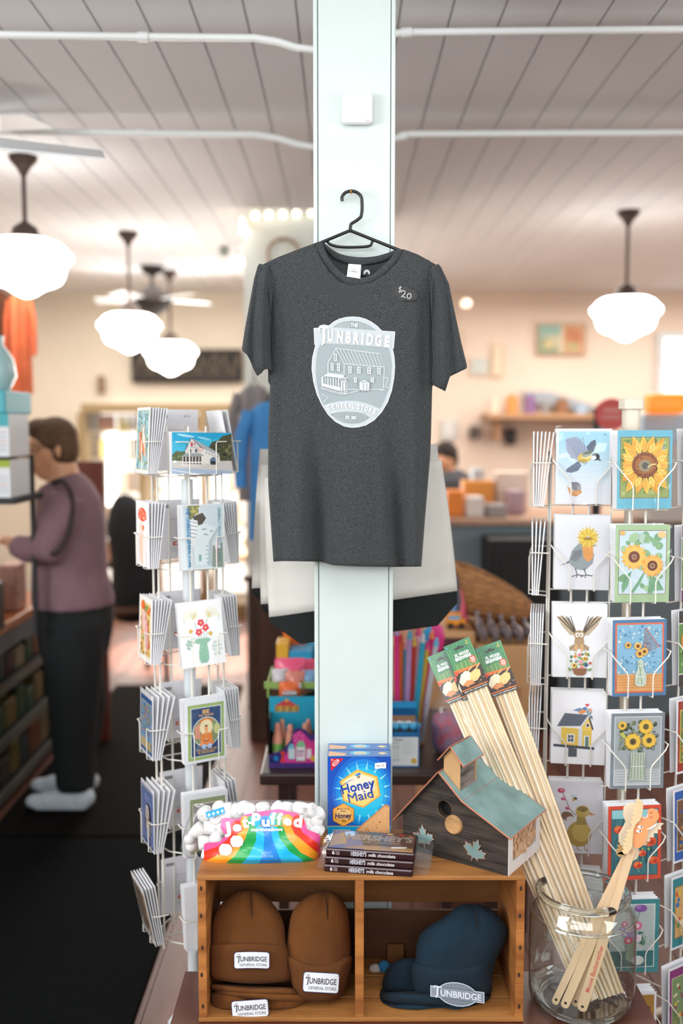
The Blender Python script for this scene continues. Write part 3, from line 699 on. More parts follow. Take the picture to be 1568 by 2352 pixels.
for k, (x0, y0, x1, y1, c1, c2, lb) in enumerate(((1078, 820, 1122, 862, '#d9cfc0', '#c9d0cc', 'pale square framed print on the back right wall, left of the landscape painting'), (1128, 790, 1155, 866, '#e0c7a6', '#e9d9c2', 'narrow tan framed print between the two other pictures on the back right wall'), (1010, 760, 1060, 812, '#dcc6ad', '#e6d5bd', 'cream framed print nearest the t-shirt on the back right wall'), (1012, 965, 1048, 1010, '#cfd3d2', '#dfe0de', 'white notice sheet on the back wall above the person in grey'))):
    pa, pb = W(x0, y1, 8.78), W(x1, y0, 8.78)
    t = thing('framed_print', lb, 'picture', ((pa.x + pb.x) / 2, 8.78, pa.z))
    MB().bx(pa.x, pb.x, 8.77, 8.79, pa.z, pb.z).build('frame', M('frame' + c1, c1, .5), t)
    MB().bx(pa.x + .02, pb.x - .02, 8.765, 8.7699, pa.z + .02, pb.z - .02).build('print', M('print' + c2, c2, .6), t)
for k, (x0, y0, x1, y1, c1, nm, lb, ct) in enumerate(((1078, 978, 1102, 1008, '#5d5650', 'wall_clock', 'small dark square box on the back wall above the counter', 'clock'), (1162, 984, 1186, 1022, '#2a2626', 'wall_telephone', 'black telephone on the back wall right of the dark square box', 'telephone'))):
    one(nm, rbox(x0, y0, x1, y1, 8.7, .08), M(nm + '_m', c1, .4), lb, ct, bevel=.02)
t = thing('slanted_board', 'slanted blue grey board leaning beside the red round sign', 'board', tuple(W(1290, 920, 8.73)))
MB().prism([W(1200, 898, 8.73), W(1262, 900, 8.73), W(1392, 938, 8.73), W(1392, 950, 8.73), W(1210, 925, 8.73)], (0, .04, 0)).build('panel', M('blue_grey_panel', '#a9b2bb', .5), t, bevel=.004)
# red round sign
Dr = 4.9; c = W(1404, 952, Dr); R = W(1441, 952, Dr).x - c.x
t = thing('round_sign', 'red round sign on a dark stand behind the right card rack', 'sign', (c.x, Dr, 0))
MB().cyl(c + Vector((0, .0, 0)), c + Vector((0, .03, 0)), R, n=40).build('disc', M('red_enamel', '#c9352a', .3), t, smooth=True)
A = Art(2e-4)
for k, (y, w) in enumerate(((-10, 44), (6, 54))):
    for j in range(6): A.line([(-w / 2 + j * w / 6, y + 4), (-w / 2 + j * w / 6 + w / 9, y - 5), (-w / 2 + (j + .8) * w / 6, y + 3)], 3, '#f0b9ae')
A.build('white_scribble', lambda x, y, n: Vector((c.x + x / 37 * R * .9, Dr - .001 - n, c.z - y / 37 * R)), PRINT, t)
MB().cyl((c.x - R + .01, Dr + .02, 0), (c.x - R + .01, Dr + .02, c.z + .03), .016).cyl((c.x - R + .01, Dr + .02, 0), (c.x - R + .01, Dr + .02, .02), .14).build('stand', SHM, t)
one('lantern', rbox(1488, 902, 1580, 950, 5.2, .12), M('orange_glow_glass', '#ff8a2a', .4, em=.7), 'glowing orange rectangular lamp shade at the right edge', 'lamp', bevel=.03)
one('storage_shelf', rbox(1476, 950, 1640, 1020, 5.3, .3), M('pale_blue_box', '#b9cfe0', .5), 'pale blue box under the orange lamp at the right edge', 'box', bevel=.01)
a = W(1476, 1020, 5.3); b = W(1660, 1020, 5.3)
one('display_cabinet', MB().bx(a.x, b.x, 5.15, 5.6, zt, a.z), M('white_cabinet', '#cfc6bd', .5), 'pale cabinet standing on the counter behind the right card rack', 'cabinet', bevel=.01)
t = thing('colored_lamp', 'small blue lamp on the counter below the red round sign', 'lamp', tuple(W(1375, 980, 5.5)))
MB().cyl((W(1375, 980, 5.5).x, 5.5, zt), (W(1375, 980, 5.5).x, 5.5, zt + .1), .02).build('base', SHM, t)
q = W(1375, 980, 5.5); MB().ball((q.x, 5.5, (q.z)), (.03, .03, .045)).build('shade', M('blue_glass', '#4aa0d8', .3), t, smooth='all')
MB().cyl((q.x, 5.5, zt + .1), (q.x, 5.5, q.z - .03), .008).build('stem', SHM, t)
# bright window on the right wall and door panes at the back
SKYP = M('bright_daylight_pane', '#ffffff', .3, em=2.2)
a = W(1560, 905, 8.75); 
def window(name, x0, y0, x1, y1, D, mull=1):
    a = W(x0, y1, D); b = W(x1, y0, D)
    mb = MB().bx(a.x - .05, a.x, D - .04, D + .04, a.z - .05, b.z + .05).bx(b.x, b.x + .05, D - .04, D + .04, a.z - .05, b.z + .05).bx(a.x, b.x, D - .04, D + .04, a.z - .05, a.z).bx(a.x, b.x, D - .04, D + .04, b.z, b.z + .05)
    for k in range(mull): z = a.z + (b.z - a.z) * (k + 1) / (mull + 1); mb.bx(a.x, b.x, D - .03, D + .03, z - .015, z + .015)
    o = struct(name, mb, WHITE); MB().bx(a.x, b.x, D, D + .01, a.z, b.z).build('window_pane', SKYP, o); return o
window('window_1', 1520, 778, 1620, 900, 8.75, 1)
one('wall_lamp', MB().ball(W(1070, 697, 6.6), (.035, .035, .03)), M('spot_glow2', '#ffe6cf', .3, em=1.3), 'small round glowing spotlight near the ceiling right of the t-shirt', 'lamp', smooth='all')
# sunlight falling through the back door onto the floor
sp = bpy.data.lights.new('sunlight_patch', 'SPOT'); sp.energy = 1900; sp.spot_size = radians(26); sp.spot_blend = .25; sp.color = (1, .92, .82); sp.shadow_soft_size = .05
so = bpy.data.objects.new('sunlight_patch', sp); so.location = (.05, 7.8, 2.7); C.objects.link(so)
so.rotation_euler = (Vector((-.93, 6.95, 0)) - so.location).to_track_quat('-Z', 'Y').to_euler()
# ------------------------------------------------------------------ low table in front, crate and what is on and in it
BRN = M('red_brown_table', '#5a3023', .3, var=.12, vs=3, st=(.7, 6, 1))
ZT = .335
t = thing('low_table', 'low red brown table under the wooden crate', 'table', (.15, 1.8, 0))
MB().bx(-.363, .67, 1.25, 2.212, ZT - .03, ZT).build('tabletop', BRN, t, bevel=.003)
for x in (-.33, .60):
    for y in (1.28, 2.14): MB().bx(x, x + .045, y, y + .045, 0, ZT - .03).build('leg', BRN, t)
CR = M('old_pine', '#b9783c', .55, var=.22, vs=5, st=(.8, .8, 6), col2='#8a5224', bump=.2, bs=30, bst=(1, 1, 8))
CRH = M('old_pine_boards', '#b07840', .55, var=.25, vs=5, st=(.7, 5, 6), col2='#8c5a2c', bump=.2, bs=25, bst=(.8, 6, 8))
CX0, CX1, CY0, CY1, CZ = -.3035, .3865, 2.012, 2.255, .657
t = thing('wooden_crate', 'old pine two compartment fruit crate lying on the low table', 'crate', ((CX0 + CX1) / 2, 2.13, ZT))
for a, b, c, d in ((CY0, 2.09, 0, 0), (2.093, 2.172, .0, 0), (2.175, CY1, 0, 0)):
    MB().bx(CX0, CX1, a, b, CZ - .0095, CZ).build('top_board', CRH, t, bevel=.0015)
for a, b in ((CY0, 2.085), (2.092, 2.17), (2.177, CY1)):
    MB().bx(CX0, CX1, a, b, ZT + .001, ZT + .0095).build('bottom_board', CRH, t, bevel=.001)
for x0, x1 in ((CX0 + .001, CX0 + .0185), (CX1 - .0185, CX1 - .001)):
    MB().bx(x0, x1, CY0 + .001, CY1 - .001, ZT + .0095, CZ - .0095).build('side_panel', CR, t, bevel=.001)
dx = W(826, 2200, CY0).x
MB().bx(dx - .0095, dx + .0085, CY0 + .002, CY1 - .01, ZT + .0095, CZ - .0095).build('divider', CR, t, bevel=.001)
MB().bx(CX0, CX1, CY1 - .008, CY1, .484, CZ - .0095).build('back_slat', M('shaded_pine_slat', '#85552b', .6, var=.2, vs=5, st=(.7, 5, 6)), t, bevel=.001)  # wood darkened to stand in for the dim crate interior
MB().bx(CX0, CX1, CY1 - .008, CY1, ZT + .0095, .464).build('back_slat', M('deep_shaded_slat', '#5e3b22', .6, var=.2, vs=5, st=(.7, 5, 6)), t, bevel=.001)  # darker wood, deepened further for the shade low in the crate
NL = M('dark_nail', '#3a2416', .6); mb = MB()
for x in (CX0 + .0095, CX1 - .0095):
    for z in (.63, .57, .50, .44, .37): mb.ball((x + random.uniform(-.002, .002), CY0 + .0008, z), (.0028, .001, .0055), 8, 6)
mb.build('nail_heads', NL, t)

# ---- beanies
def tun_patch(fn, par, cutx=None):
    A = Art(2.5e-5)
    def rr_(x0, y0, x1, y1, r, c):
        p = []
        for cx, cy, a0 in ((x1 - r, y0 + r, -90), (x1 - r, y1 - r, 0), (x0 + r, y1 - r, 90), (x0 + r, y0 + r, 180)):
            for k in range(6): a = radians(a0 + k * 18); p.append((cx + r * cos(a), cy + r * sin(a)))
        A.poly(p, c)
    rr_(-50, -24, 50, 24, 8, '#39304f'); rr_(-48, -22, 48, 22, 7, '#e9eef4')
    k = '#4b4552'
    A.text('THE', -36, -15, 4.2, k, .01, w=9)
    A.line([(-42, -7), (-40, -11), (-35, -10), (-30, -9.5)], 2.6, k); A.line([(-35.5, -9), (-35.8, 4), (-38, 7)], 3, k)
    A.text('UNBRIDGE', 5, -3, 13, k, .02, w=74); A.text('GENERAL STORE', 4, 13, 7, k, .005, w=76)
    return A.build('patch', fn, PRINTF, par, cut=cutx, label='white rectangular sewn label with dark lettering')
CUFF = {}
def beanie(rows, D, mat, label, matname='crown', cuff=None, group=None):
    p = W(rows[0][1] / 2 + rows[0][2] / 2, rows[-1][0], D)
    t = thing('beanie', label, 'hat', tuple(p), group=group)
    def ringset(rows):
        R = []
        for j_, r in enumerate(rows[::-1]):
            py, a, b, dd, hd = r[:5]; sag = r[5] if len(r) > 5 else 0; tilt = r[6] if len(r) > 6 else 0; cx, rx = (a + b) / 2, (b - a) / 2
            ring = []
            for k in range(40):
                q = 2 * pi * k / 40; c_, s_ = cos(q), sin(q)
                c2 = math.copysign(abs(c_) ** .8, c_); s2 = math.copysign(abs(s_) ** .8, s_)
                if s_ < 0 and not sag: hd_ = hd * (1 - .45 * exp(-((c2 - .12) / .16) ** 2) * max(0, 1 - j_ / (len(rows) * .0 + 6)))
                else: hd_ = hd
                q_ = (W(cx + rx * c2, py + sag * (s2 < 0) * -s2 * (1 - c2 * c2) + tilt * c2, D + dd + hd_ * s2 + .005 * noise.noise(Vector((c2 * 2.2, py * .04, s2 + len(rows))))))
                q_.z = max(q_.z, ZT + .0105 + .0006 * (s_ < 0)); q_.x = min(max(q_.x, CX0 + .0195), CX1 - .0195)
                if cx < 810: q_.x = min(q_.x, dx - .0105)
                ring.append(q_)
            R.append(ring)
        return R
    o = MB().rings(ringset(rows)).build('crown', mat, t, smooth='all', sub=1)
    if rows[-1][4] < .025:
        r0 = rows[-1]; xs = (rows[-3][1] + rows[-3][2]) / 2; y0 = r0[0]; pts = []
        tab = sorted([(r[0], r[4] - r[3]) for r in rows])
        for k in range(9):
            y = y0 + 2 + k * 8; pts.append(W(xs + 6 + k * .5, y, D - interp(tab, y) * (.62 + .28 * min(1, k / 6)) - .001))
        MB().tube(pts, [.0006 + .0006 * sin(pi * k / 8) for k in range(9)], 6).build('crown_crease_shade', M('crease_shade_line', '#2a1a10' if 'brown' in label else '#04121a', .95), t, smooth=True)  # dark line stands in for the shade of the crown crease
    for cf in (cuff or [])[::-1]: CUFF[t.name] = MB().rings(ringset(cf)).build('cuff', mat, t, smooth='all', sub=1)
    return t
def knit(name, col, c2):
    m = M(name, col, .95, var=.2, vs=7, col2=c2, sheen=0)
    nt = m.node_tree; N = nt.nodes; L = nt.links; b = N['Principled BSDF']
    tc = N.new('ShaderNodeTexCoord'); wv = N.new('ShaderNodeTexWave'); wv.bands_direction = 'X'; wv.inputs['Scale'].default_value = 105
    wv.inputs['Distortion'].default_value = 1.2; wv.inputs['Detail'].default_value = 2; wv.inputs['Detail Scale'].default_value = 3
    L.new(tc.outputs['Object'], wv.inputs['Vector'])
    bp = N.new('ShaderNodeBump'); bp.inputs['Strength'].default_value = .55; bp.inputs['Distance'].default_value = .0015
    L.new(wv.outputs['Fac'], bp.inputs['Height']); L.new(bp.outputs[0], b.inputs['Normal']); return m
BR1 = knit('brown_knit', '#70400f', '#59310b'); BR2 = knit('navy_knit', '#062839', '#041d2b')
# lower folded beanie, left
DB = 2.095
t1 = beanie([(2345, 470, 706, 0, .055, 0, 0), (2338, 469, 704, 0, .062, 0, 2), (2315, 470, 702, 0, .064, 0, 3), (2290, 474, 716, 0, .062, 0, 9), (2283, 476, 712, 0, .05, 0, 10)], DB, BR1, 'brown knit beanie folded flat at the bottom of the left stack in the crate',
            cuff=[[(2298, 500, 712, -.012, .05, 4, 9), (2290, 492, 712, -.012, .057, 4, 9), (2281, 492, 708, -.012, .057, 4, 8), (2275, 500, 700, -.012, .05, 4, 7)],
                  [(2283, 482, 694, -.01, .05, 6, 6), (2276, 476, 692, -.01, .057, 6, 6), (2267, 474, 684, -.01, .057, 6, 5), (2262, 480, 680, -.01, .05, 6, 5)]])
tun_patch(lambda x, y, n: W(574 + x * .86 * cos(-.07) - y * .9 * sin(-.07), 2317 + x * .86 * sin(-.07) + y * .86, DB - .078 + .0000016 * x * x - n), CUFF[t1.name], 12)
# standing brown beanie on the left stack
t2 = beanie([(2252, 478, 672, 0, .05, 8), (2235, 470, 680, 0, .058, 8), (2200, 474, 670, 0, .058, 4), (2178, 478, 662, 0, .056, 2), (2165, 482, 656, .005, .052), (2140, 480, 656, .01, .05), (2110, 484, 651, .015, .047), (2080, 502, 632, .02, .042), (2058, 525, 612, .025, .032), (2046, 545, 596, .028, .022), (2042, 560, 580, .03, .01)], DB + .005, BR1,
            'brown knit beanie with its dome upright on top of the left stack in the crate',
            cuff=[[(2256, 480, 676, -.004, .052, 8, 3), (2244, 468, 676, -.004, .062, 9, 2), (2215, 468, 668, -.004, .063, 5, 0), (2186, 472, 660, -.004, .062, -2, 0), (2172, 476, 657, -.004, .06, -4, 0), (2168, 482, 652, -.004, .052, -4, 0)]])
tun_patch(lambda x, y, n: W(578 + x * .83, 2205 + y * .83 + .0006 * x * x, DB - .0655 + .0000016 * x * x - n), CUFF[t2.name], 12)
# brown beanie on the right of the left compartment
t3 = beanie([(2300, 690, 770, -.01, .03, 2), (2290, 678, 784, -.01, .045, 4), (2250, 668, 800, -.005, .052, 4), (2215, 660, 806, 0, .052, 0), (2190, 656, 806, .004, .05), (2165, 658, 806, .01, .048), (2130, 662, 804, .015, .045), (2100, 668, 800, .018, .042), (2082, 676, 796, .022, .038), (2062, 700, 784, .026, .03), (2050, 718, 770, .03, .02), (2045, 736, 756, .03, .008)], DB, BR1,
            'brown knit beanie standing right of the stack in the left compartment',
            cuff=[[(2304, 695, 768, -.012, .035, 3), (2288, 678, 788, -.01, .052, 4), (2255, 668, 800, -.008, .058, 6), (2225, 660, 806, -.006, .058, 14), (2205, 655, 810, -.004, .057, 20), (2196, 655, 810, -.002, .054, 22), (2194, 662, 803, 0, .045, 22)]])
tun_patch(lambda x, y, n: W(737 + x * .84 - y * .06, 2257 + y * 1.0 + x * .05, DB - .0685 + .000003 * x * x - n), CUFF[t3.name], 12)
# navy beanies, right compartment
t4 = beanie([(2342, 900, 1090, 0, .05, 0, 4), (2332, 874, 1110, 0, .06, 0, 4), (2318, 870, 1110, 0, .062, 0, 4), (2308, 874, 1108, 0, .06, 0, 4)], DB, BR2, 'navy knit beanie folded flat under the standing navy beanie',
            cuff=[[(2312, 878, 1118, -.004, .052, 3, 3), (2300, 872, 1126, -.004, .06, 3, 3), (2286, 876, 1128, -.004, .06, 3, 3), (2280, 884, 1124, -.004, .052, 3, 3)],
                  [(2286, 880, 1010, .03, .04, 0), (2270, 874, 1010, .03, .045), (2225, 884, 1000, .035, .045), (2206, 905, 990, .035, .04), (2200, 925, 970, .035, .02)]])
t5 = beanie([(2284, 960, 1126, 0, .045, 3), (2262, 950, 1130, 0, .052, 4), (2240, 948, 1130, .0, .054, 4), (2200, 954, 1140, .006, .054), (2170, 955, 1160, .01, .054), (2145, 962, 1168, .014, .05), (2125, 985, 1162, .018, .046), (2108, 1020, 1150, .02, .04), (2092, 1036, 1136, .022, .034), (2080, 1050, 1112, .025, .022), (2076, 1066, 1098, .026, .01)], DB, BR2,
            'navy knit beanie standing upright in the right compartment of the crate',
            cuff=[[(2290, 962, 1128, -.006, .05, 4), (2276, 950, 1132, -.004, .059, 5), (2250, 946, 1128, -.004, .061, 4), (2225, 944, 1126, -.003, .06, 12), (2212, 946, 1130, -.002, .056, 14), (2210, 952, 1124, 0, .05, 14)]])
A = Art(2.5e-5)
def ellp(a, b, n=30, s=1): return [(a * cos(2 * pi * k / n), b * sin(2 * pi * k / n)) for k in range(n)]
A.ell(0, 0, 46, 30, '#c9d6e2'); A.poly([(-62, -14), (62, -14), (62, 14), (-62, 14)], '#c9d6e2'); A.ell(0, 0, 43.5, 27.5, '#6d7882'); A.poly([(-60, -12), (60, -12), (60, 12), (-60, 12)], '#8d98a5')
for s in (-1, 1):
    for k in range(22):
        x = -36 + k * 72 / 21; h = 26 * sqrt(max(0, 1 - (x / 43.5) ** 2))
        if h > 15: A.line([(x, s * 15), (x, s * (h - 1))], 1.1, '#a8b3bf')
A.line([(-55, -9), (-52, -14), (-44, -13), (-36, -12)], 3.4, '#dfe7f0'); A.line([(-45.5, -12), (-46, 9), (-50, 14)], 4.2, '#dfe7f0')
A.text('UNBRIDGE', 8, 1, 15, '#dfe7f0', .03, w=94)
A.build('patch', lambda x, y, n: W(1050 + x, 2284 + y * .92 + x * .13, DB - .0715 + .0000017 * x * x - n), PRINTF, CUFF[t5.name], cut=12, label='silver oval patch with a name banner')
# small tag beside the navy beanie
t = thing('soft_toy', 'small white and blue toy with a dark green tag behind the navy beanies', 'toy', tuple(W(860, 2262, 2.2)))
MB().ball(W(862, 2225, 2.2), (.016, .012, .011)).build('head', M('toy_white', '#c9c0ba', .8), t, smooth='all')
MB().ball(W(868, 2262, 2.2), (.012, .01, .008)).build('foot', M('toy_white', '#c9c0ba', .8), t, smooth='all')
MB().ball(W(882, 2222, 2.2), (.016, .012, .016)).build('body', M('toy_blue', '#2a7fb0', .8), t, smooth='all')
A = Art(); A.rect(0, 0, 60, 28, '#173a25'); A.text("I'M SUS", 26, 13, 8, '#b9c4ae', .01, w=34)
A.build('tag', lambda x, y, n: W(845 + x * .72, 2235 + y * .75, 2.184 - n), PRINT, t)
one('paper_tag', MB().box(W(908, 2190, 2.225), (.038, .002, .045)), M('kraft_tag', '#7a4e26', .8), 'brown kraft paper tag against the back slat behind the navy beanies', 'tag')

# ------------------------------------------------------------------ cracker boxes
def cracker(D0, px0, px1, dz, label):
    a = W(752, 1745, 2.19); b = W(897, 1745, 2.19); w = b.x - a.x; x0 = a.x + (px0 - 752) * .00096; h = .197; z0 = CZ
    t = thing('cracker_box', label, 'box', (x0 + w / 2, D0 + .023, z0))
    ct = MB().bx(x0, x0 + w, D0, D0 + .044, z0, z0 + h).build('carton', M('blue_card', '#173f9a', .35), t, bevel=.0008)
    A = Art(1.2e-5)
    A.rect(0, 0, 147, 200, '#1450b4')
    for r, c in ((88, '#1768c8'), (78, '#1a86d8'), (68, '#1fa5e2'), (58, '#2dc2ec')): A.ell(83, 84, r * .82, r, c, n=40)
    A.rect(-3, 0, 0, 200, '#1450b4') if 0 else None
    for k in range(16):
        a_ = 2 * pi * k / 16 + .15; A.poly([(83 + 50 * cos(a_ - .05), 84 + 54 * sin(a_ - .05)), (83 + 70 * cos(a_), 84 + 76 * sin(a_)), (83 + 50 * cos(a_ + .05), 84 + 54 * sin(a_ + .05))], '#8fe0f4')
    # clip the glow at the carton edge by repainting nothing: glow radii stay inside the face
    hexa = lambda cx, cy, r, rot, sy=1: [(cx + r * cos(radians(60 * k + rot)), cy + r * sy * sin(radians(60 * k + rot))) for k in range(6)]
    A.poly(hexa(76, 75, 51, 22, .9), '#f9a93a'); A.poly(hexa(76, 75, 47, 22, .9), '#fdd67a'); A.poly(hexa(76, 66, 38, 22, .7), '#fbe7cf')
    A.poly([(7, 4), (38, 4), (8, 34)], '#cf2433'); A.ell(19, 14, 10, 5, '#f5e4e4', -45); A.ell(19, 14, 8.4, 3.6, '#cf2433', -45); A.line([(13, 20), (25, 8)], 1.6, '#f5e4e4'); A.line([(9, 6), (13, 10)], 1, '#f5e4e4'); A.line([(12, 5), (9, 9)], 1, '#f5e4e4')
    A.ell(69, 42, 6, 2.6, '#3e9be0', -10); A.ell(74, 40, 4, 2, '#2f6fc0', 30); A.ell(72, 47, 3.4, 4, '#2b2f78'); A.ell(72, 47, 1.2, 4, '#f3c04a')
    for txt, cx, cy, h_, w_ in (('Honey', 70, 68, 21, 78), ('Maid', 76, 91, 21, 58)):
        A.text(txt, cx + 1, cy + 1, h_, '#1a2a86', 0 if txt == 'Maid' else .015, rot=-13, w=w_ + 1); A.text(txt, cx, cy, h_, '#1b4fae', 0 if txt == 'Maid' else .012, rot=-13, w=w_)
    A.line([(36, 96), (30, 84), (32, 70), (45, 60), (60, 52)], [1, 2.2, 2, 1.4, .6], '#1a3f96')
    A.rect(0, 163, 147, 164.5, '#e8b04a'); A.rect(0, 164.5, 147, 197, '#15a6dc'); A.rect(0, 197, 147, 200, '#1450b4')
    A.poly(hexa(37, 137, 29, 30, .98), '#a3552a'); A.poly(hexa(37, 137, 27.5, 30, .98), '#fbb551'); A.ell(37, 136, 18, 14, '#fdd28a')
    A.text('MADE WITH', 37, 123, 3.6, '#5a2a20', .01, w=28); A.text('REAL', 37, 128, 3.8, '#5a2a20', .02, w=13); A.text('Honey', 37, 139, 12, '#3b1f52', .03, rot=-2, w=38, slant=.15)
    A.ell(38, 151, 6, 3.4, '#c77c2c', 15); A.line([(18, 148), (34, 150)], 1, '#d8953c')
    A.poly([(67, 172), (131, 115), (136, 112), (145, 116), (145, 197), (78, 197), (66, 178)], '#d9945a'); A.poly([(72, 172), (133, 118), (144, 120), (144, 195), (80, 195), (70, 178)], '#eab27c')
    rr_ = random.Random(4)
    for k in range(34):
        u, v = rr_.random(), rr_.random(); x = 78 + 64 * u; y = 176 - 54 * u + (196 - 176 + 54 * u) * v
        A.ell(x, y, rr_.uniform(.8, 2.4), rr_.uniform(.8, 2), rr_.choice(['#b8683a', '#f6cf9e', '#c98450', '#f3c58f']), rr_.uniform(0, 90), 8)
    A.text('NO', 19, 176, 8, '#ffffff', .03, w=11); A.text('High Fructose', 40, 173, 3.6, '#ffffff', .02, w=27); A.text('Corn Syrup', 37, 179, 3.6, '#ffffff', .02, w=22)
    A.text('8g of Whole Grain', 38, 187, 4.4, '#ffffff', .0, w=46)
    A.poly([(110, 15), (122, 13), (123, 15), (125, 13), (136, 13), (136, 27), (125, 27), (123, 26), (121, 28), (110, 28)], '#f2f3f6'); A.text('$6.75', 123, 20.5, 5.5, '#7d7f88', 0, w=17)
    # keep artwork inside the carton face
    def fn(x, y, n): return Vector((x0 + min(max(x, 0), 147) / 147 * w, D0 - .0004 - n, z0 + h - min(max(y, 0), 200) / 200 * h))
    A.build('front_print', fn, PRINTG, ct)
    A = Art(2e-5); A.rect(0, 0, 147, 44, '#3a6fb4'); A.poly([(2, 40), (3, 8), (44, 22), (40, 38)], '#e0a878'); A.ell(76, 20, 24, 14, '#4fb4e0'); A.ell(76, 20, 15, 8, '#f2d79a'); A.text('Honey', 76, 20, 7, '#3a5fa0', .01, w=18); A.poly([(116, 22), (128, 14), (141, 22), (128, 30)], '#f5cf8c')
    A.build('top_print', lambda x, y, n: Vector((x0 + x / 147 * w, D0 + .044 - y / 44 * .044, z0 + h + .0004 + n)), PRINTG, ct)
cracker(2.188, 752, 897, 0, 'blue graham cracker box in front, with a price sticker')
cracker(2.236, 753, 896, 0, 'blue graham cracker box directly behind the front one, against the post')

# ------------------------------------------------------------------ chocolate bar packs
CH = M('dark_maroon_wrapper', '#2c1418', .25, var=.1, vs=20, coat=.3)
WR = M('wrapper_crinkle', '#3a2226', .2, coat=.4)
c0 = WZ(745, 2003, CZ); c1 = WZ(950, 2017, CZ)
ex = (c1 - c0); wC = ex.length; ex.normalize(); ey = Vector((-ex.y, ex.x, 0)); dC = .098
for k in range(3):
    h = .0165; jit = (0, -.002, .001)[k]; nm = ('bottom', 'middle', 'top')[k]
    o0 = c0 + ex * (.002 * (k - 1)) + ey * (.002 * k) + Vector((0, 0, .0005 + k * (h + .0006)))
    t = thing('chocolate_pack', 'maroon six bar chocolate pack, %s of the stack of three' % nm, 'chocolate', tuple(o0 + ex * wC / 2 + ey * dC / 2))
    q = [o0, o0 + ex * wC, o0 + ex * wC + ey * dC, o0 + ey * dC]
    MB().prism(q, (0, 0, h)).build('bars', CH, t, bevel=.004)
    for s in (0, 1):      # crimped clear wrapper ends
        R = []
        for i in range(9):
            v = i / 8; base = (q[0] + (q[3] - q[0]) * v) if s == 0 else (q[1] + (q[2] - q[1]) * v)
            d = -ex if s == 0 else ex; L_ = (.016 if s == 0 else .034)
            R.append([base + d * (L_ * u) + Vector((0, 0, h * (.5 + .35 * (1 - u) * 0) + .004 * sin(v * 23 + k) * u - .006 * u * (k > 0))) for u in (0, .35, .7, 1)])
        MB().grid(R).build('wrapper_end', FILMM, t, smooth='all')
    A = Art(2e-5)
    A.rect(2, .8, 205, 1.6, '#a88f96')
    A.text('6', 18, 9, 8, '#e8dfe2', .02, w=6); A.text('FULL', 28, 6.6, 3.6, '#b9a9ae', .01, w=10); A.text('SIZE', 28, 11.4, 3.6, '#b9a9ae', .01, w=9)
    A.text("HERSHEY'S", 77, 9, 9, '#c9ccd6', .03, w=36); A.text('milk chocolate', 131, 9.5, 7, '#e6e0e4', .015, w=62)
    A.build('side_print', lambda x, y, n: o0 + ex * (x / 207 * wC) - ey * (.0004 + n) + Vector((0, 0, h - y / 17 * h)), PRINTG, t)
    if k == 2:
        A = Art(2e-5); A.rect(6, 3, 202, 97, '#5a4034')
        A.poly([(6, 3), (60, 3), (92, 97), (6, 97)], '#6d6a86'); A.poly([(6, 30), (30, 12), (44, 70), (6, 90)], '#a58a6a'); A.poly([(30, 10), (52, 4), (60, 26), (40, 40)], '#a9c6e6'); A.poly([(40, 92), (200, 92), (200, 78), (110, 74), (60, 84)], '#9c7850'); A.poly([(88, 97), (202, 97), (202, 90), (90, 92)], '#b08a5e')
        A.text("HERSHEY'S", 118, 34, 26, '#8f8076', .05, w=158, slant=.1); A.text('milk chocolate', 122, 56, 8, '#9c8a7c', .01, w=88); A.poly([(150, 76), (186, 72), (184, 78), (150, 82)], '#e8e6e6'); A.ell(140, 10, 7, 4, '#c9a040'); A.ell(168, 12, 8, 4.5, '#a83a34'); A.ell(190, 16, 6, 4, '#a85a44')
        A.build('top_print', lambda x, y, n: o0 + ex * (x / 207 * wC) + ey * (dC * (1 - y / 100)) + Vector((0, 0, h + .0004 + n)), PRINTG, t)

# ------------------------------------------------------------------ marshmallow bag
DMb = 2.10
def mrow(y):      # left, right pixel limits
    L_ = interp([(1838, 446), (1870, 443), (1920, 447), (1960, 455), (1985, 456), (2000, 466)], y)
    R_ = interp([(1838, 738), (1870, 736), (1900, 742), (1935, 740), (1960, 738), (1980, 730), (1990, 700)], y); return L_, R_
def mfront(x, y):
    L_, R_ = mrow(y); u = (x - L_) / (R_ - L_); v = (y - 1838) / 160; u = min(max(u, 0), 1); v = min(max(v, 0), 1)
    b = (max(0, 1 - (2 * u - 1) ** 4) ** .6) * min(1, max(0, 1.12 * v + .05) ** .7) * (1 if v < .85 else max(.2, 1 - (v - .85) * 3))
    wr = .004 * noise.noise(Vector((x * .02, y * .03, 3)))
    return DMb - .048 * b + wr + .015
t = thing('marshmallow_bag', 'clear bag of white marshmallows with a rainbow print, on the left end of the crate', 'bag', tuple(W(590, 1995, DMb)))
R = []; nx, ny = 48, 26
def mb_pt(u, v, back):
    yb = interp([(0, 2003), (.1, 2002), (.45, 1999), (.7, 1992), (.88, 1978), (1, 1972)], u); yt = interp([(0, 1846), (.2, 1843), (.5, 1838), (.8, 1838), (1, 1845)], u) - 1
    y = yb + (yt - yb) * v; L_, R_ = mrow(y); x = L_ + (R_ - L_) * u
    d = mfront(x, y); d = d if not back else min(DMb + .02 + (DMb - d) * .8, DMb + .08)
    if u in (0, 1) or v in (0, 1): d = DMb + .0125
    p = W(x, y, d)
    if p.z < CZ + .001: p.z = CZ + .001
    return p
for back in (0, 1): R.append([[mb_pt(i / nx, j / ny, back) for i in range(nx + 1)] for j in range(ny + 1)])
MB().grid(R[0]).grid(R[1]).build('film', FILMM, t, smooth='all')
MW = M('marshmallow', '#f2efec', .8)
rr = random.Random(11); n = 0
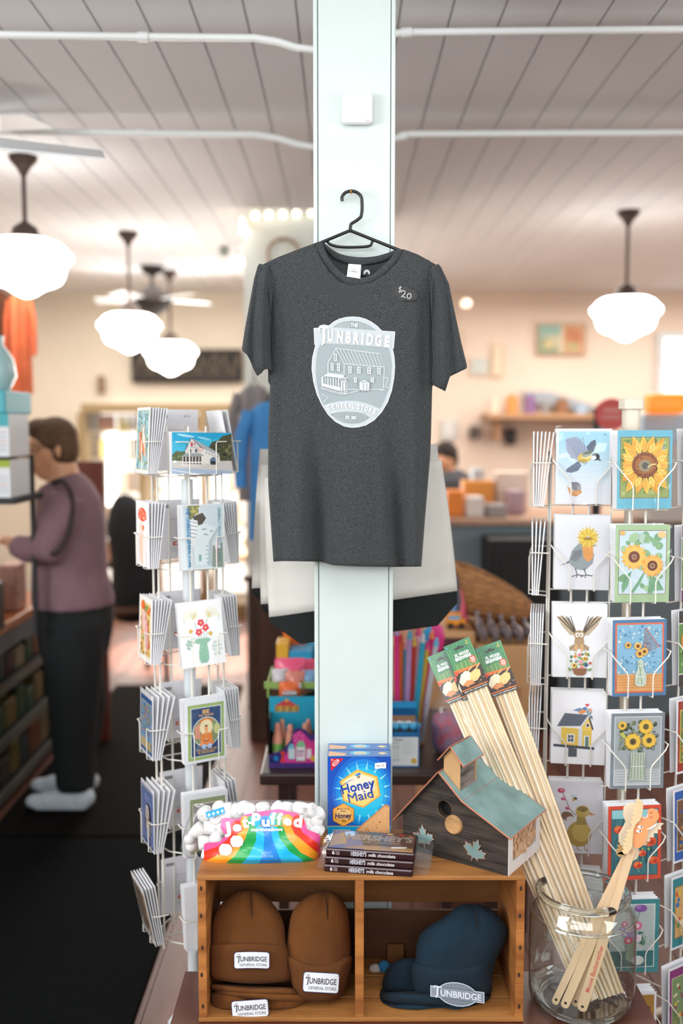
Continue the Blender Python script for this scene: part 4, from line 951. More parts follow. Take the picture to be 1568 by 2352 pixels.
for (x, y) in [(470, 1868), (482, 1900), (470, 1935), (500, 1925), (512, 1902), (520, 1872), (505, 1850), (543, 1862), (571, 1862), (603, 1856), (636, 1866), (660, 1858), (690, 1870), (712, 1862), (722, 1888), (716, 1915), (700, 1895), (478, 1962), (470, 1985), (640, 1850), (500, 1880), (458, 1905), (727, 1905), (688, 1852), (560, 1845), (520, 1860), (730, 1870)]:
    y = max(y, 1858); p = W(x, y, mfront(x, y) + .0185 + rr.uniform(0, .004)); rt = Matrix.Rotation(rr.uniform(0, 3), 3, 'X') @ Matrix.Rotation(rr.uniform(0, 3), 3, 'Y')
    r, h = .0152, .0135
    prof = [(.001, -h), (r * .8, -h), (r * .97, -h * .8), (r * 1.03, 0), (r * .97, h * .8), (r * .8, h), (.001, h)]
    mb = MB(); mb.lathe(prof, (0, 0, 0), 18); mb.v = [tuple(rt @ Vector(v) + p) for v in mb.v]
    mb.v = [(v[0], v[1], max(v[2], CZ + .002)) for v in mb.v]
    one('marshmallow', mb, MW, 'white marshmallow inside the clear rainbow printed bag', 'marshmallow', group='marshmallows inside the clear bag', smooth='all')
A = Art(9e-5)
B = lambda *p: list(p)
A.poly([(468, 1940), (474, 1936), (505, 1934), (520, 1915), (506, 1903), (508, 1880), (520, 1878), (545, 1882), (560, 1872), (596, 1864), (640, 1858), (682, 1868), (700, 1885), (705, 1905), (733, 1916), (736, 1930), (732, 1945), (734, 1970), (700, 1986), (640, 1994), (560, 1999), (500, 2001), (470, 2002)], '#f05a9c')
red = '#ee3a24'; org = '#fba22c'; grn = '#18a04c'; cy_ = '#1ab6ea'; blu = '#0f7fd4'
A.poly([(468, 1955), (500, 1944), (525, 1925), (532, 1905), (560, 1890), (684, 1890), (694, 1912), (728, 1936), (738, 1950), (734, 1975), (690, 1988), (560, 1999), (470, 2002), (468, 1980)], red)
A.poly([(469, 1979), (508, 1960), (534, 1935), (550, 1908), (562, 1892), (664, 1890), (676, 1915), (712, 1945), (737, 1966), (733, 1978), (690, 1988), (560, 1999), (470, 2002)], org)
A.poly([(496, 2001), (540, 1965), (562, 1930), (572, 1898), (650, 1898), (660, 1925), (690, 1958), (732, 1980), (700, 1986), (640, 1995), (560, 1999)], grn)
A.poly([(540, 1999), (572, 1965), (588, 1930), (588, 1898), (636, 1898), (642, 1925), (664, 1955), (696, 1976), (690, 1988), (640, 1995), (560, 1999)], cy_)
A.poly([(590, 1997), (604, 1960), (607, 1930), (605, 1898), (620, 1898), (626, 1930), (640, 1965), (652, 1993)], blu)
def puff(txt, cx, cy, h, w, rot=0):
    A.text(txt, cx, cy, h, '#2b86cf' if 0 else '#f9f6fb', .06, rot=rot, w=w)
# letter outline in the colours behind, then puffy white lettering
lets = [('J', 521, 1901, 30, 15, -8, '#f05a9c'), ('e', 544, 1898, 30, 19, -6, red), ('t', 563, 1888, 30, 14, -6, org), ('-', 574, 1886, 26, 8, 0, grn), ('P', 588, 1882, 32, 19, 3, cy_), ('u', 610, 1887, 30, 18, 0, blu), ('f', 627, 1880, 31, 13, 0, cy_), ('f', 642, 1881, 31, 13, 3, grn), ('e', 660, 1884, 30, 18, 5, org), ('d', 684, 1886, 31, 19, 6, red)]
for ch, x, y, h, w, ro, co in lets: A.ell(x, y + 1, w / 2 + 4, h * .5, co, ro)
for ch, x, y, h, w, ro, co in lets: A.text(ch, x, y, h * (.8 if ch not in 'eu' else .68), '#f9f6fb', .05, rot=ro, w=w + 1)
A.text('marshmallows', 613, 1905, 7.5, '#ffffff', .03, w=72, rot=-1)
A.text('NET WT', 612, 1959, 5, '#8cc8ee', 0, w=24); A.text('12 OZ (340g)', 612, 1966, 5, '#8cc8ee', 0, w=30)
for ch, x in (('J', 566), ('e', 578), ('t', 589), ('-', 597), ('P', 610), ('u', 623), ('f', 633), ('f', 643), ('e', 655), ('d', 668)): A.text(ch, x, 1991 - (x - 566) * .035, 9, '#f4f2f6', .04, w=9)
for x, y in ((518, 1952), (544, 1933)):
    A.poly([(x - 15, y - 6), (x - 8, y - 14), (x + 8, y - 13), (x + 15, y - 4), (x + 13, y + 8), (x + 4, y + 13), (x - 10, y + 12), (x - 15, y + 4)], '#f6f3f4')
A.poly([(472, 1866), (514, 1853), (516, 1868), (476, 1880)], '#2aa0e0')
for k in range(4): A.ell(480 + k * 10, 1872 - k * 3.2, 3.2, 4, '#bfe2f4')
A.poly([(686, 1843), (716, 1847), (715, 1857), (687, 1853)], '#f7f7f8'); A.text('$3.99', 700, 1850, 4.5, '#9fa2aa', 0, w=14)
A.build('rainbow_print', lambda x, y, n: W(x, min(y, 2001), mfront(x, y) - .0012 - n), PRINTG, t, cut=5)
# second bag behind, its twisted corner showing left
t = thing('marshmallow_bag', 'second clear marshmallow bag behind the rainbow printed one, its twisted ends showing at the sides', 'bag', tuple(W(440, 1960, 2.17)))
MB().rings([[W(x, y, 2.17) + Vector((r * .7 * cos(q), r * sin(q) * .7, 0)) for q in [2 * pi * k / 14 for k in range(14)]] for x, y, r in ((438, 1968, .012), (432, 1950, .026), (440, 1925, .03), (450, 1895, .032), (458, 1865, .026), (462, 1850, .012))]).build('film', FILMM, t, smooth='all')
MB().rings([[W(x, y, 2.17) + Vector((r * .8 * cos(q), r * sin(q) * .6, 0)) for q in [2 * pi * k / 14 for k in range(14)]] for x, y, r in ((738, 1975, .01), (740, 1950, .012), (737, 1925, .008), (734, 1905, .004))]).build('printed_end', [M('orange_film', '#f09a2a', .3)], t, smooth='all')
for x, y in ((440, 1945), (446, 1915), (436, 1928)):
    p = W(x, y, 2.17); one('marshmallow', MB().ball(p, (.014, .013, .012), 14, 10), MW, 'marshmallow in the twisted end of the rear bag', 'marshmallow', group='marshmallows in the twisted end of the rear bag', smooth='all')
# ------------------------------------------------------------------ bird house
def onplane(px, py, p0, nrm):
    d = DIR(px, py); o = Vector((0, 0, CAMZ)); k = (p0 - o).dot(nrm) / d.dot(nrm); return o + d * k
TH = radians(34)
bh = thing('birdhouse', 'rustic weathered wood birdhouse with patinated copper roof, on the right end of the crate', 'birdhouse', (.348, 2.012, CZ), -TH)
Rb = Matrix.Rotation(-TH, 3, 'Z'); Ri = Rb.inverted(); B0 = Vector((.348, 2.012, CZ)); nF = Rb @ Vector((0, -1, 0)); nS = Rb @ Vector((1, 0, 0))
def FP(px, py): v = Ri @ (onplane(px, py, B0, nF) - B0); return (v.x, v.z)      # on the front wall
BARK = M('weathered_barn_wood', '#4b4038', .85, var=.5, vs=9, st=(1, 1, 7), col2='#1b1714', bump=.9, bs=22, bst=(1, 1, 9))
GREYW = M('silver_grey_wood', '#8c8078', .85, var=.4, vs=12, st=(1, 1, 6), col2='#3e3732', bump=.9, bs=30, bst=(1, 1, 8))
RAW = M('raw_pine', '#c49a6a', .7, var=.12, vs=8); WHW = M('whitewashed_wood', '#ddd6d2', .75, var=.1, vs=12, bump=.3, bs=40)
PAT = M('copper_patina', '#86a5a4', .55, var=.3, vs=14, col2='#6a8683', bump=.15, bs=40); COP = M('bare_copper', '#c0785a', .4, metal=.3)
l0 = FP(925, 1972); le = FP(925, 1862); ap = FP(1013, 1772); br = FP(1066, 1838); Wl = l0[0]
prof = [(Wl, 0), (0, 0), (0, .093), (br[0], br[1]), (ap[0], ap[1]), (Wl, le[1])]
DEP = .165
hx, hz = FP(1021, 1858)
# front wall with a round entrance hole, bridged polygon
hole = [(hx + .0165 * cos(a), hz + .0185 * sin(a)) for a in [2 * pi * k / 28 for k in range(28)]]
bm = bmesh.new()
def ring(pts, y): return [bm.verts.new((p[0], y, p[1])) for p in pts]
o1, h1 = ring(prof, 0), ring(hole, 0); o2, h2 = ring(prof, .016), ring(hole, .016)
for O_, H_ in ((o1, h1), (o2, h2)):
    ed = [bm.edges.new((O_[i], O_[(i + 1) % len(O_)])) for i in range(len(O_))] + [bm.edges.new((H_[i], H_[(i + 1) % len(H_)])) for i in range(len(H_))]
    bmesh.ops.triangle_fill(bm, edges=ed, use_beauty=True)
for A_, B_ in ((o1, o2), (h1, h2)):
    for i in range(len(A_)): bm.faces.new((A_[i], A_[(i + 1) % len(A_)], B_[(i + 1) % len(A_)], B_[i]))
bmesh.ops.recalc_face_normals(bm, faces=bm.faces)
mb = MB(); bm.verts.index_update(); mb.add([v.co.copy() for v in bm.verts], [tuple(v.index for v in f.verts) for f in bm.faces]); bm.free()
mb.build('front_wall', BARK, bh, local=True)
sh = [(x * .985, z) for x, z in prof]
MB().prism([(x, DEP - .014, z) for x, z in prof], (0, .014, 0)).build('rear_wall', BARK, bh, local=True)
MB().bx(Wl, Wl + .012, .016, DEP - .014, 0, le[1]).build('side_wall', BARK, bh, local=True)
MB().bx(Wl, 0, .016, DEP - .014, 0, .012).build('base_board', WHW, bh, local=True)
MB().lathe([(.0172, 0), (.0172, .018)], (0, 0, 0), 28).build('hole_liner', RAW, bh, local=True).matrix_local = Matrix.Translation((hx - .0005, -.0012, hz)) @ Matrix.Rotation(radians(-90), 4, 'X') @ Matrix.Diagonal((1, 1.12, 1, 1))
MB().bx(hx - .03, hx + .03, .02, .024, hz - .03, hz + .03).build('interior_shade_sheet', M('interior_shade', '#15110e', .95), bh, local=True)  # dark sheet stands in for the shade behind the entrance hole
kx, kz = FP(1042, 1894)
KN = M('cut_knot', '#b3895a', .7, var=.3, vs=30, bump=.4, bs=50)
mb = MB()
for r, y in ((.021, 0), (.0205, -.005), (.018, -.0075), (.008, -.0068), (.001, -.0075)): pass
mb.rings([[Vector((kx + r * cos(q), y, kz + r * 1.0 * sin(q))) for q in [2 * pi * k / 24 for k in range(24)]] for r, y in ((.0215, .0), (.0205, -.004), (.0175, -.0065), (.011, -.0055), (.004, -.006))])
mb.build('knot', KN, bh, local=True, smooth=True)
# right side: white frame filled with cut sticks
MB().bx(-.02, .002, 0.001, .02, -.0, .092).bx(-.02, .002, DEP - .022, DEP, 0, .086).bx(-.02, .002, .02, DEP - .022, 0, .024).build('side_frame', WHW, bh, local=True)
mb = MB(); rr = random.Random(2); z = .0245
while z < .082:
    y = .021; hh = rr.uniform(.008, .011)
    while y < DEP - .03:
        w = rr.uniform(.006, .011); mb.box((-.010 + rr.uniform(-.003, .003), y + w / 2, z + hh / 2 + .006 * sin(y * 60) * .5), (.022, w * .9, hh * .93)); y += w
    z += hh
mb.build('cut_stick_filling', M('split_wood_ends', '#dcb896', .8, var=.25, vs=40, col2='#b98e6a'), bh, local=True)
MB().bx(-.04, -.022, .02, DEP - .02, .012, .09).build('interior_shade_sheet', M('interior_shade', '#15110e', .95), bh, local=True)  # dark sheet stands in for the shade behind the sticks
# roof sheets
def sheet(a, b, y0, y1, nm):
    a = Vector((a[0], 0, a[1])); b = Vector((b[0], 0, b[1])); d = (b - a).normalized(); n = Vector((-d.z, 0, d.x)); n = n if n.z > 0 else -n
    q = [a + Vector((0, y0, 0)), b + Vector((0, y0, 0)), b + Vector((0, y1, 0)), a + Vector((0, y1, 0))]
    rsh = MB().prism([p + n * .001 for p in q], n * .0022).build('roof_sheet', PAT, bh, local=True)
    mb = MB()
    e = .0016
    for i, j in ((0, 1), (1, 2), (2, 3)): mb.tube([q[i] + n * .002, q[j] + n * .002], e, 6)
    mb.build('copper_edge', COP, rsh, local=True, smooth=True)
    mb = MB()
    for u, v in ((.12, .15), (.12, .8), (.5, .35), (.85, .2), (.85, .85), (.45, .75)): mb.ball(a + (b - a) * u + Vector((0, y0 + (y1 - y0) * v, 0)) + n * .0035, (.0013, .0013, .001), 8, 5)
    mb.build('copper_nails', COP, rsh, local=True)
dR = Vector((.012, -.007)); eL = (Wl - .016, le[1] - .022); eR = (.010, .086)
sheet(ap, br, -.014, DEP + .012, 'a'); sheet(br, eR, -.014, DEP + .012, 'b'); sheet(eL, ap, -.014, DEP + .012, 'c')
# little cupola on the right slope
x0, x1, y0, y1 = ap[0] + .004, ap[0] + .044, .004, .082
tz = lambda x: ap[1] - (x - ap[0]) * (ap[1] - br[1]) / (br[0] - ap[0]) + .003
zt = ap[1] + .032; za = zt + .026; xm = (x0 + x1) / 2
MB().prism([(x0, y0, tz(x0)), (x1, y0, tz(x1) ), (x1, y0, zt), (xm, y0, za), (x0, y0, zt)], (0, .008, 0)).build('cupola_front', RAW, bh, local=True)
MB().prism([(x0, y1 - .008, tz(x0)), (x1, y1 - .008, tz(x1)), (x1, y1 - .008, zt), (xm, y1 - .008, za), (x0, y1 - .008, zt)], (0, .008, 0)).build('cupola_rear', RAW, bh, local=True)
MB().prism([(x1 - .01, y0 + .0002, tz(x1 - .01)), (x1, y0 + .0002, tz(x1)), (x1, y0 + .0002, zt), (x1 - .01, y0 + .0002, zt)], (0, y1 - y0, 0)).build('cupola_side', GREYW, bh, local=True)
MB().bx(x0, x0 + .008, y0 + .008, y1 - .008, tz(x0 + .008), zt).build('cupola_side', GREYW, bh, local=True)
sheet((xm, za), (x1 + .011, zt - .010), y0 - .010, y1 + .008, 'd'); sheet((x0 - .009, zt - .008), (xm, za), y0 - .010, y1 + .008, 'e')
# maple leaves
LEAF = [(0, -1), (.06, -.55), (.45, -.62), (.38, -.48), (.85, -.2), (.72, -.12), (.8, .15), (.52, .1), (.45, .24), (.2, .02), (.3, .5), (.16, .42), (0, .8), (-.16, .42), (-.3, .5), (-.2, .02), (-.45, .24), (-.52, .1), (-.8, .15), (-.72, -.12), (-.85, -.2), (-.38, -.48), (-.45, -.62), (-.06, -.55)]
for (px, py, ro, s) in ((973, 1918, 8, .031), (1092, 1950, -18, .032)):
    cx, cz = FP(px, py); a = radians(ro)
    pts = [(cx + s * (x * cos(a) - z * sin(a)), cz + s * (x * sin(a) + z * cos(a))) for x, z in LEAF]
    lf = MB().prism([(x, -.0032, z) for x, z in pts], (0, .002, 0)).build('maple_leaf', PAT, bh, local=True)
    MB().tube([(x, -.0028, z) for x, z in pts], .0008, 5, closed=True).build('leaf_edge', COP, lf, local=True)

# ------------------------------------------------------------------ jar
JX, JY = .5255, 2.085
t = thing('glass_jar', 'large clear glass jar holding skewers and backscratchers on the low table', 'jar', (JX, JY, ZT))
outer = [(.001, .0), (.085, 0), (.1, .004), (.1095, .014), (.1135, .03), (.1145, .1), (.1135, .185), (.109, .208), (.1, .226), (.0945, .236), (.0935, .244)]
MB().lathe([(r, z + .001) for r, z in outer], (JX, JY, ZT), 64).build('body', JARG, t, smooth='all')
inner = [(.001, .010), (.085, .011), (.1, .018), (.1075, .03), (.1085, .1), (.1075, .185), (.103, .206), (.094, .222), (.0885, .234), (.0875, .244)]
MB().lathe(inner[:4], (JX, JY, ZT), 64).build('inner_base', JARG, t, smooth='all')
MB().lathe([(.0935 + .0085 * cos(q), .252 + .0085 * sin(q)) for q in [2 * pi * k / 14 for k in range(15)]], (JX, JY, ZT), 64).build('rim', M('thick_rim_glass', '#e4ecea', .04, trans=1, spec=.6), t, smooth='all')
MB().lathe([(.112, .205), (.1105, .209), (.1085, .2125), (.1135, .208), (.112, .205)], (JX, JY, ZT), 64).build('shoulder_ridge', JARG, t, smooth='all')
MB().lathe([(.088 + .010 * cos(q), .008 + .006 * sin(q)) for q in [2 * pi * k / 10 for k in range(11)]], (JX, JY, ZT), 64).build('base_ring', JARG, t, smooth='all')

# ------------------------------------------------------------------ skewer packs
STK = M('birch_stick', '#ecd3ae', .6, var=.05, vs=3); STK2 = M('pale_birch_stick', '#f3e4cb', .6, var=.03, vs=3)
def skewers(top, bot, Dt, wpx, label, twist=0, n=8, dark=False):
    b = WZ(bot[0], bot[1], ZT + .014); T = W(top[0], top[1], Dt); ax = (T - b).normalized(); L_ = (T - b).length
    view = (T - Vector((0, 0, CAMZ))).normalized(); wv = ax.cross(view).normalized(); wv = wv if wv.x > 0 else -wv
    if twist: wv = (Matrix.Rotation(radians(twist), 3, ax) @ wv)
    nv = wv.cross(ax).normalized(); nv = nv if nv.y < 0 else -nv
    w = wpx * S(top[0], top[1], Dt)
    t = thing('skewer_pack', label, 'skewers', tuple(b))
    hL = .118
    for i in range(n):
        u = (i + .5) / n - .5; r = .0037; pt = T - ax * (hL * .9) + wv * (u * w * .86); pb = b + wv * (u * w * .62) + nv * (.004 * (i % 2)) + ax * .001
        MB().cyl(pb, pt + nv * (.003 * (i % 2)), r, n=10).build('wooden_stick', STK if i % 3 else STK2, t, smooth=True)
    q = [T - ax * L_ * .985 - wv * w * .42, T - ax * L_ * .985 + wv * w * .42, T + wv * w * .53 - ax * .02, T - wv * w * .53 - ax * .02]
    mb = MB(); R = []
    for k in range(13):
        v = k / 12; R.append([q[0] + (q[3] - q[0]) * v + ((q[1] + (q[2] - q[1]) * v) - (q[0] + (q[3] - q[0]) * v)) * (j / 6) + nv * (.006 * sin(pi * j / 6) + .001 * sin(v * 17 + j)) for j in range(7)])
    mb.grid(R); mb.build('plastic_sleeve', FILM, t, smooth='all')
    A = Art(2e-5)
    def hole_card():
        mb = MB(); c = [T - wv * w * .54, T + wv * w * .54, T + wv * w * .54 - ax * hL, T - wv * w * .54 - ax * hL]
        mb.prism([p + nv * .0075 for p in c], -nv * .001); return mb.build('header_card', M('header_green', '#3c7350', .4), t)
    hc = hole_card()
    g = ['#3f8058', '#4a8c5e', '#37704c'] if not dark else ['#2d4f3c', '#36583f', '#284636']
    A.rect(0, 0, 60, 62, g[0]); rr_ = random.Random(8)
    for k in range(26): x = rr_.uniform(1, 59); A.line([(x, rr_.uniform(2, 14)), (x + rr_.uniform(-1.5, 1.5), 60)], rr_.uniform(.5, 1.6), rr_.choice([g[1], g[2], '#6aa86a' if not dark else '#4c7a4c']))
    for k in range(16): x = 8 + k * 3; A.line([(x, rr_.uniform(42, 48)), (x, 61)], .9, rr_.choice(['#a9c766', '#8fb558', '#c7d67a']) if not dark else '#71904c')
    A.poly([(20, 13), (27, 13), (28, 9.5), (33, 9.5), (34, 13), (41, 13), (41, 17), (20, 17)], '#2a2c28' if not dark else '#c9a48a')
    A.ell(6, 6, 2, 1.6, '#5b9bd0'); A.text('8', 51, 6, 3.4, '#e4d84a', .02); A.text('PACK', 51, 11, 3, '#e4d84a', .02, w=8)
    A.text('XL WOOD', 31, 28, 6.2, '#eef4ee', .05, w=34); A.text('SKEWERS', 31, 36.5, 6.4, '#eef4ee', .06, w=37)
    A.ell(49, 48, 7.2, 8.6, '#ee5a28'); A.text('32', 49, 47, 7.5, '#ffffff', .03, w=9); A.text('INCH', 49, 53.5, 2.2, '#ffffff', .01)
    A.rect(0, 62, 60, 105, '#3a2c26'); A.poly([(0, 62), (0, 58), (60, 62), (60, 64), (10, 66)], '#ee7a34'); A.poly([(0, 60), (12, 62), (4, 70), (0, 70)], '#e8502c')
    A.poly([(6, 78), (40, 62), (41.5, 64), (8, 81)], '#d9b070'); A.poly([(30, 82), (58, 60), (60, 62), (33, 85)], '#d9b070')
    A.poly([(2, 84), (12, 70), (24, 66), (32, 72), (30, 86), (18, 96), (6, 94)], '#f3e8c8'); A.poly([(26, 86), (32, 74), (44, 70), (54, 74), (52, 86), (40, 94), (30, 94)], '#f2c680'); A.poly([(8, 92), (20, 86), (32, 90), (30, 98), (14, 99)], '#d88f5a')
    for k in range(16): A.ell(rr_.uniform(4, 57), rr_.uniform(88, 103), rr_.uniform(.8, 2.4), rr_.uniform(.6, 1.6), rr_.choice(['#8a5238', '#5c3a2c', '#e0763c', '#c99a74']), 0, 8)
    A.rect(0, 104, 60, 106, '#f07a30'); A.rect(0, 106, 60, 113, '#1e1c1c'); A.text('GREAT FOR CAMPFIRES & MORE', 30, 109.5, 3, '#e6e6e2', .01, w=54)
    A.build('header_print', lambda x, y, n: T + wv * ((x / 60 - .5) * w * 1.08) - ax * (y / 113 * hL) + nv * (.0077 + n), PRINTG, hc)
    return t
skewers((1005, 1500), (1350, 2302), 2.30, 50, 'skewer pack with the lowest green header, leftmost of the packs in the jar', n=7)
skewers((1037, 1492), (1362, 2296), 2.285, 38, 'skewer pack with a darker header between the two left packs in the jar', dark=True, n=5)
skewers((1047, 1474), (1392, 2290), 2.27, 58, 'skewer pack with the highest green header, second from the right in the jar', n=8)
skewers((1119, 1480), (1412, 2284), 2.29, 58, 'skewer pack at the far right of the packs leaning in the jar', n=8)

# ------------------------------------------------------------------ backscratchers
MAP = M('maple_slat', '#e6c7a0', .5, var=.08, vs=5, st=(8, 8, 1)); MAPD = M('black_slat', '#24211f', .4)
def scratcher(bot, top, Dt, wpx, mat, label, zoff=0, head=None, dots=True):
    b = WZ(bot[0], bot[1], ZT + .016); b.y -= 0; T = W(top[0], top[1], Dt); ax = (T - b).normalized(); view = ((T + b) / 2 - Vector((0, 0, CAMZ))).normalized()
    wv = ax.cross(view).normalized(); wv = wv if wv.x > 0 else -wv; nv = wv.cross(ax); nv = nv if nv.y < 0 else -nv
    w = wpx * .00092; t = thing('backscratcher', label, 'backscratcher', tuple(b))
    L_ = (T - b).length; pts = []
    for k in range(9): a = pi + pi * k / 8; pts.append(b + wv * (w / 2 * cos(a)) + ax * (w / 2 + w / 2 * sin(a)))
    pts += [b + wv * w * .5 + ax * L_ * .4, b + wv * w * .36 + ax * L_ * .8, T + wv * w * .34, T - wv * w * .34, b - wv * w * .36 + ax * L_ * .8, b - wv * w * .5 + ax * L_ * .4]
    hd_ = MB().prism([p + nv * .002 for p in pts], -nv * .004).build('handle', mat, t, bevel=.0006)
    c = b + ax * .012; mb = MB(); mb.prism([c + nv * .0024 + wv * (.003 * cos(q)) + ax * (.003 * sin(q)) for q in [2 * pi * k / 12 for k in range(12)]], -nv * .0049)
    mb.build('hang_hole', M('dark_hole', '#2a2320', .9), hd_)
    return t, b, T, ax, wv, nv, w
scratcher((1284, 2298), (1436, 1968), 2.045, 26, MAPD, 'black wooden backscratcher in the jar')
scratcher((1272, 2306), (1440, 1955), 2.03, 17, MAP, 'plain maple stick at the far left of the backscratchers in the jar')
scratcher((1294, 2314), (1452, 1950), 2.015, 20, MAP, 'maple backscratcher stick just left of the lettered one in the jar')
hz_ = lambda x, y: (1180 + x / 4.041, 1800 + y / 4.041)
BACKH = [(1130, 178), (1060, 190), (1020, 230), (1015, 300), (1040, 360), (1010, 420), (975, 480), (975, 540), (1000, 580), (1040, 600), (1100, 560), (1150, 480), (1190, 250)]
ANT = [(1130, 148), (1165, 150), (1200, 180), (1198, 225), (1188, 300), (1172, 340), (1130, 380), (1112, 430), (1102, 520), (1095, 590), (1065, 640), (1030, 662), (1002, 632), (1024, 618), (1004, 596), (1032, 585), (1014, 560), (1042, 546), (1022, 520), (1050, 505), (1034, 478), (1064, 466), (1044, 440), (1084, 430), (1098, 395), (1078, 352), (1110, 345), (1088, 314), (1116, 302), (1094, 276), (1122, 262), (1102, 236), (1132, 225), (1112, 200), (1142, 192)]
FACE = [(1245, 245), (1290, 233), (1335, 255), (1350, 305), (1325, 355), (1275, 400), (1245, 440), (1235, 500), (1205, 568), (1160, 602), (1115, 592), (1102, 540), (1115, 440), (1130, 385), (1172, 345), (1190, 305), (1225, 318), (1243, 290)]
RANT = [(1240, 430), (1300, 385), (1345, 368), (1390, 372), (1362, 395), (1368, 428), (1335, 425), (1334, 462), (1298, 460), (1298, 500), (1262, 498), (1262, 540), (1228, 535), (1226, 575), (1195, 570), (1225, 500)]
EAR = [(1085, 640), (1100, 590), (1150, 600), (1165, 640), (1140, 700), (1105, 718), (1085, 690)]
def slab(t, name, pts, D, th, mat): MB().prism([W(*hz_(*p), D) for p in pts], (0, th, 0)).build(name, mat, t, bevel=.0005)
CRM = M('cream_maple', '#ead0a2', .5, var=.05, vs=8); CRM2 = M('pale_maple', '#ecdcc0', .5, var=.06, vs=8); ORF = M('orange_stained_wood', '#f2a56e', .5)
r = scratcher((1318, 2310), (1455, 1940), 2.005, 20, MAP, 'maple backscratcher with a plain pale moose shaped head turned away in the jar')
slab(r[0], 'moose_head', BACKH, 2.012, .005, CRM2); slab(r[0], 'antler', [(x - 55, y + 20) for x, y in ANT[9:20]] + [(1010, 560), (1050, 640)], 2.018, .004, M('tan_maple', '#c9a366', .5))
r = scratcher((1334, 2322), (1452, 1950), 1.985, 23, MAP, 'lettered maple backscratcher with an orange faced moose head in the jar')
tS, bS, TS, axS, wS, nS_, _w = r
slab(tS, 'antler', ANT, 1.975, .004, CRM); slab(tS, 'antler', RANT, 1.986, .004, CRM2); slab(tS, 'moose_face', FACE, 1.979, .004, ORF); slab(tS, 'ear', EAR, 1.990, .003, CRM2)
A = Art(2e-5)
for x, y in ((1172, 402), (1160, 440)): A.ell(x, y, 24, 14, '#ffffff', 5); A.ell(x + 10, y - 1, 8, 10, '#45474c')
A.line([(1140, 380), (1160, 378)], 4, '#a8643a'); A.line([(1130, 450), (1150, 468)], 4, '#a8643a'); A.ell(1272, 270, 13, 9, '#cf7a4c'); A.ell(1272, 312, 13, 9, '#cf7a4c')
A.line([(1228, 420), (1260, 418), (1310, 385), (1325, 362)], [2, 14, 14, 3], '#ffffff'); A.line([(1185, 300), (1205, 318), (1232, 312), (1240, 285)], 6, '#ffffff')
A.build('face_paint', lambda x, y, n: W(*hz_(x, y), 1.9786 - n), PRINT, tS)
A = Art(2e-5); A.text('Moose Backscratcher', 0, 0, 1, '#e0564e', .01, w=12)
A.build('lettering', lambda x, y, n: bS + axS * (.105 + x * .0094) + wS * (y * .0085) + nS_ * (.0024 + n), PRINT, tS)
# ------------------------------------------------------------------ t-shirt
SH = M('charcoal_heather_jersey', '#35393b', .95, var=.0)
nt = SH.node_tree; N = nt.nodes; L = nt.links; b = N['Principled BSDF']
tc = N.new('ShaderNodeTexCoord'); mp = N.new('ShaderNodeMapping'); mp.inputs['Scale'].default_value = (1, 1, .9); L.new(tc.outputs['Object'], mp.inputs[0])
no = N.new('ShaderNodeTexNoise'); no.inputs['Scale'].default_value = 700; no.inputs['Detail'].default_value = 6; L.new(mp.outputs[0], no.inputs[0])
rp = N.new('ShaderNodeValToRGB'); e = rp.color_ramp.elements; e[0].position = .36; e[0].color = lin('#191c1e') + (1,); e[1].position = .68; e[1].color = lin('#4a4f51') + (1,)
L.new(no.outputs['Fac'], rp.inputs[0]); L.new(rp.outputs[0], b.inputs['Base Color'])
bp = N.new('ShaderNodeBump'); bp.inputs['Strength'].default_value = .35; bp.inputs['Distance'].default_value = .0006; L.new(no.outputs['Fac'], bp.inputs['Height']); L.new(bp.outputs[0], b.inputs['Normal'])
b.inputs['Sheen Weight'].default_value = .08
SD = 2.246
LE = [(600, 598), (640, 612), (700, 620), (800, 625), (870, 621), (1000, 616), (1110, 616), (1200, 622), (1290, 628)]
RE = [(600, 1004), (640, 997), (700, 993), (800, 991), (880, 992), (1000, 989), (1050, 987), (1180, 976), (1300, 967)]
def fold(x, y):          # fabric relief, metres toward the viewer
    L_ = interp(LE, y); R_ = interp(RE, y); u = (x - L_) / (R_ - L_); u = min(max(u, 0), 1)
    b = .034 * (max(0, 1 - (2 * u - 1) ** 4)) ** .55
    k = min(1, max(0, (y - 930) / 270)); k2 = min(1, max(0, (y - 620) / 200))
    g = lambda c, s: exp(-((x - c) / s) ** 2)
    b -= .034 * k * g(730 + (y - 1100) * .03, 21) ; b += .014 * k * g(680, 24); b += .014 * k * g(805, 40)
    b -= .034 * k * g(908 + (y - 1100) * .06, 20); b += .012 * k * g(952, 18)
    b -= .012 * k2 * (1 - k * .6) * g(648, 16); b -= .011 * k2 * g(972, 12) * (1 - k * .5)
    b += .0015 * noise.noise(Vector((x * .012, y * .006, 4))) * (1 - .0 * k)
    if y < 640: b *= max(.35, 1 - (640 - y) / 140)
    return b
TOPF = [(598, 610), (640, 590), (700, 567), (722, 560), (735, 592), (755, 624), (780, 647), (806, 656), (850, 651), (888, 628), (912, 602), (928, 573), (960, 585), (1004, 610)]
TOPB = [(598, 610), (640, 590), (700, 567), (738, 553), (765, 576), (790, 587), (825, 592), (860, 590), (890, 582), (912, 572), (928, 573), (960, 585), (1004, 610)]
BOT = [(628, 1288), (700, 1289), (738, 1290), (765, 1298), (800, 1300), (830, 1301), (900, 1302), (967, 1301)]
BOTB = [(628, 1290), (700, 1286), (760, 1281), (830, 1284), (967, 1292)]
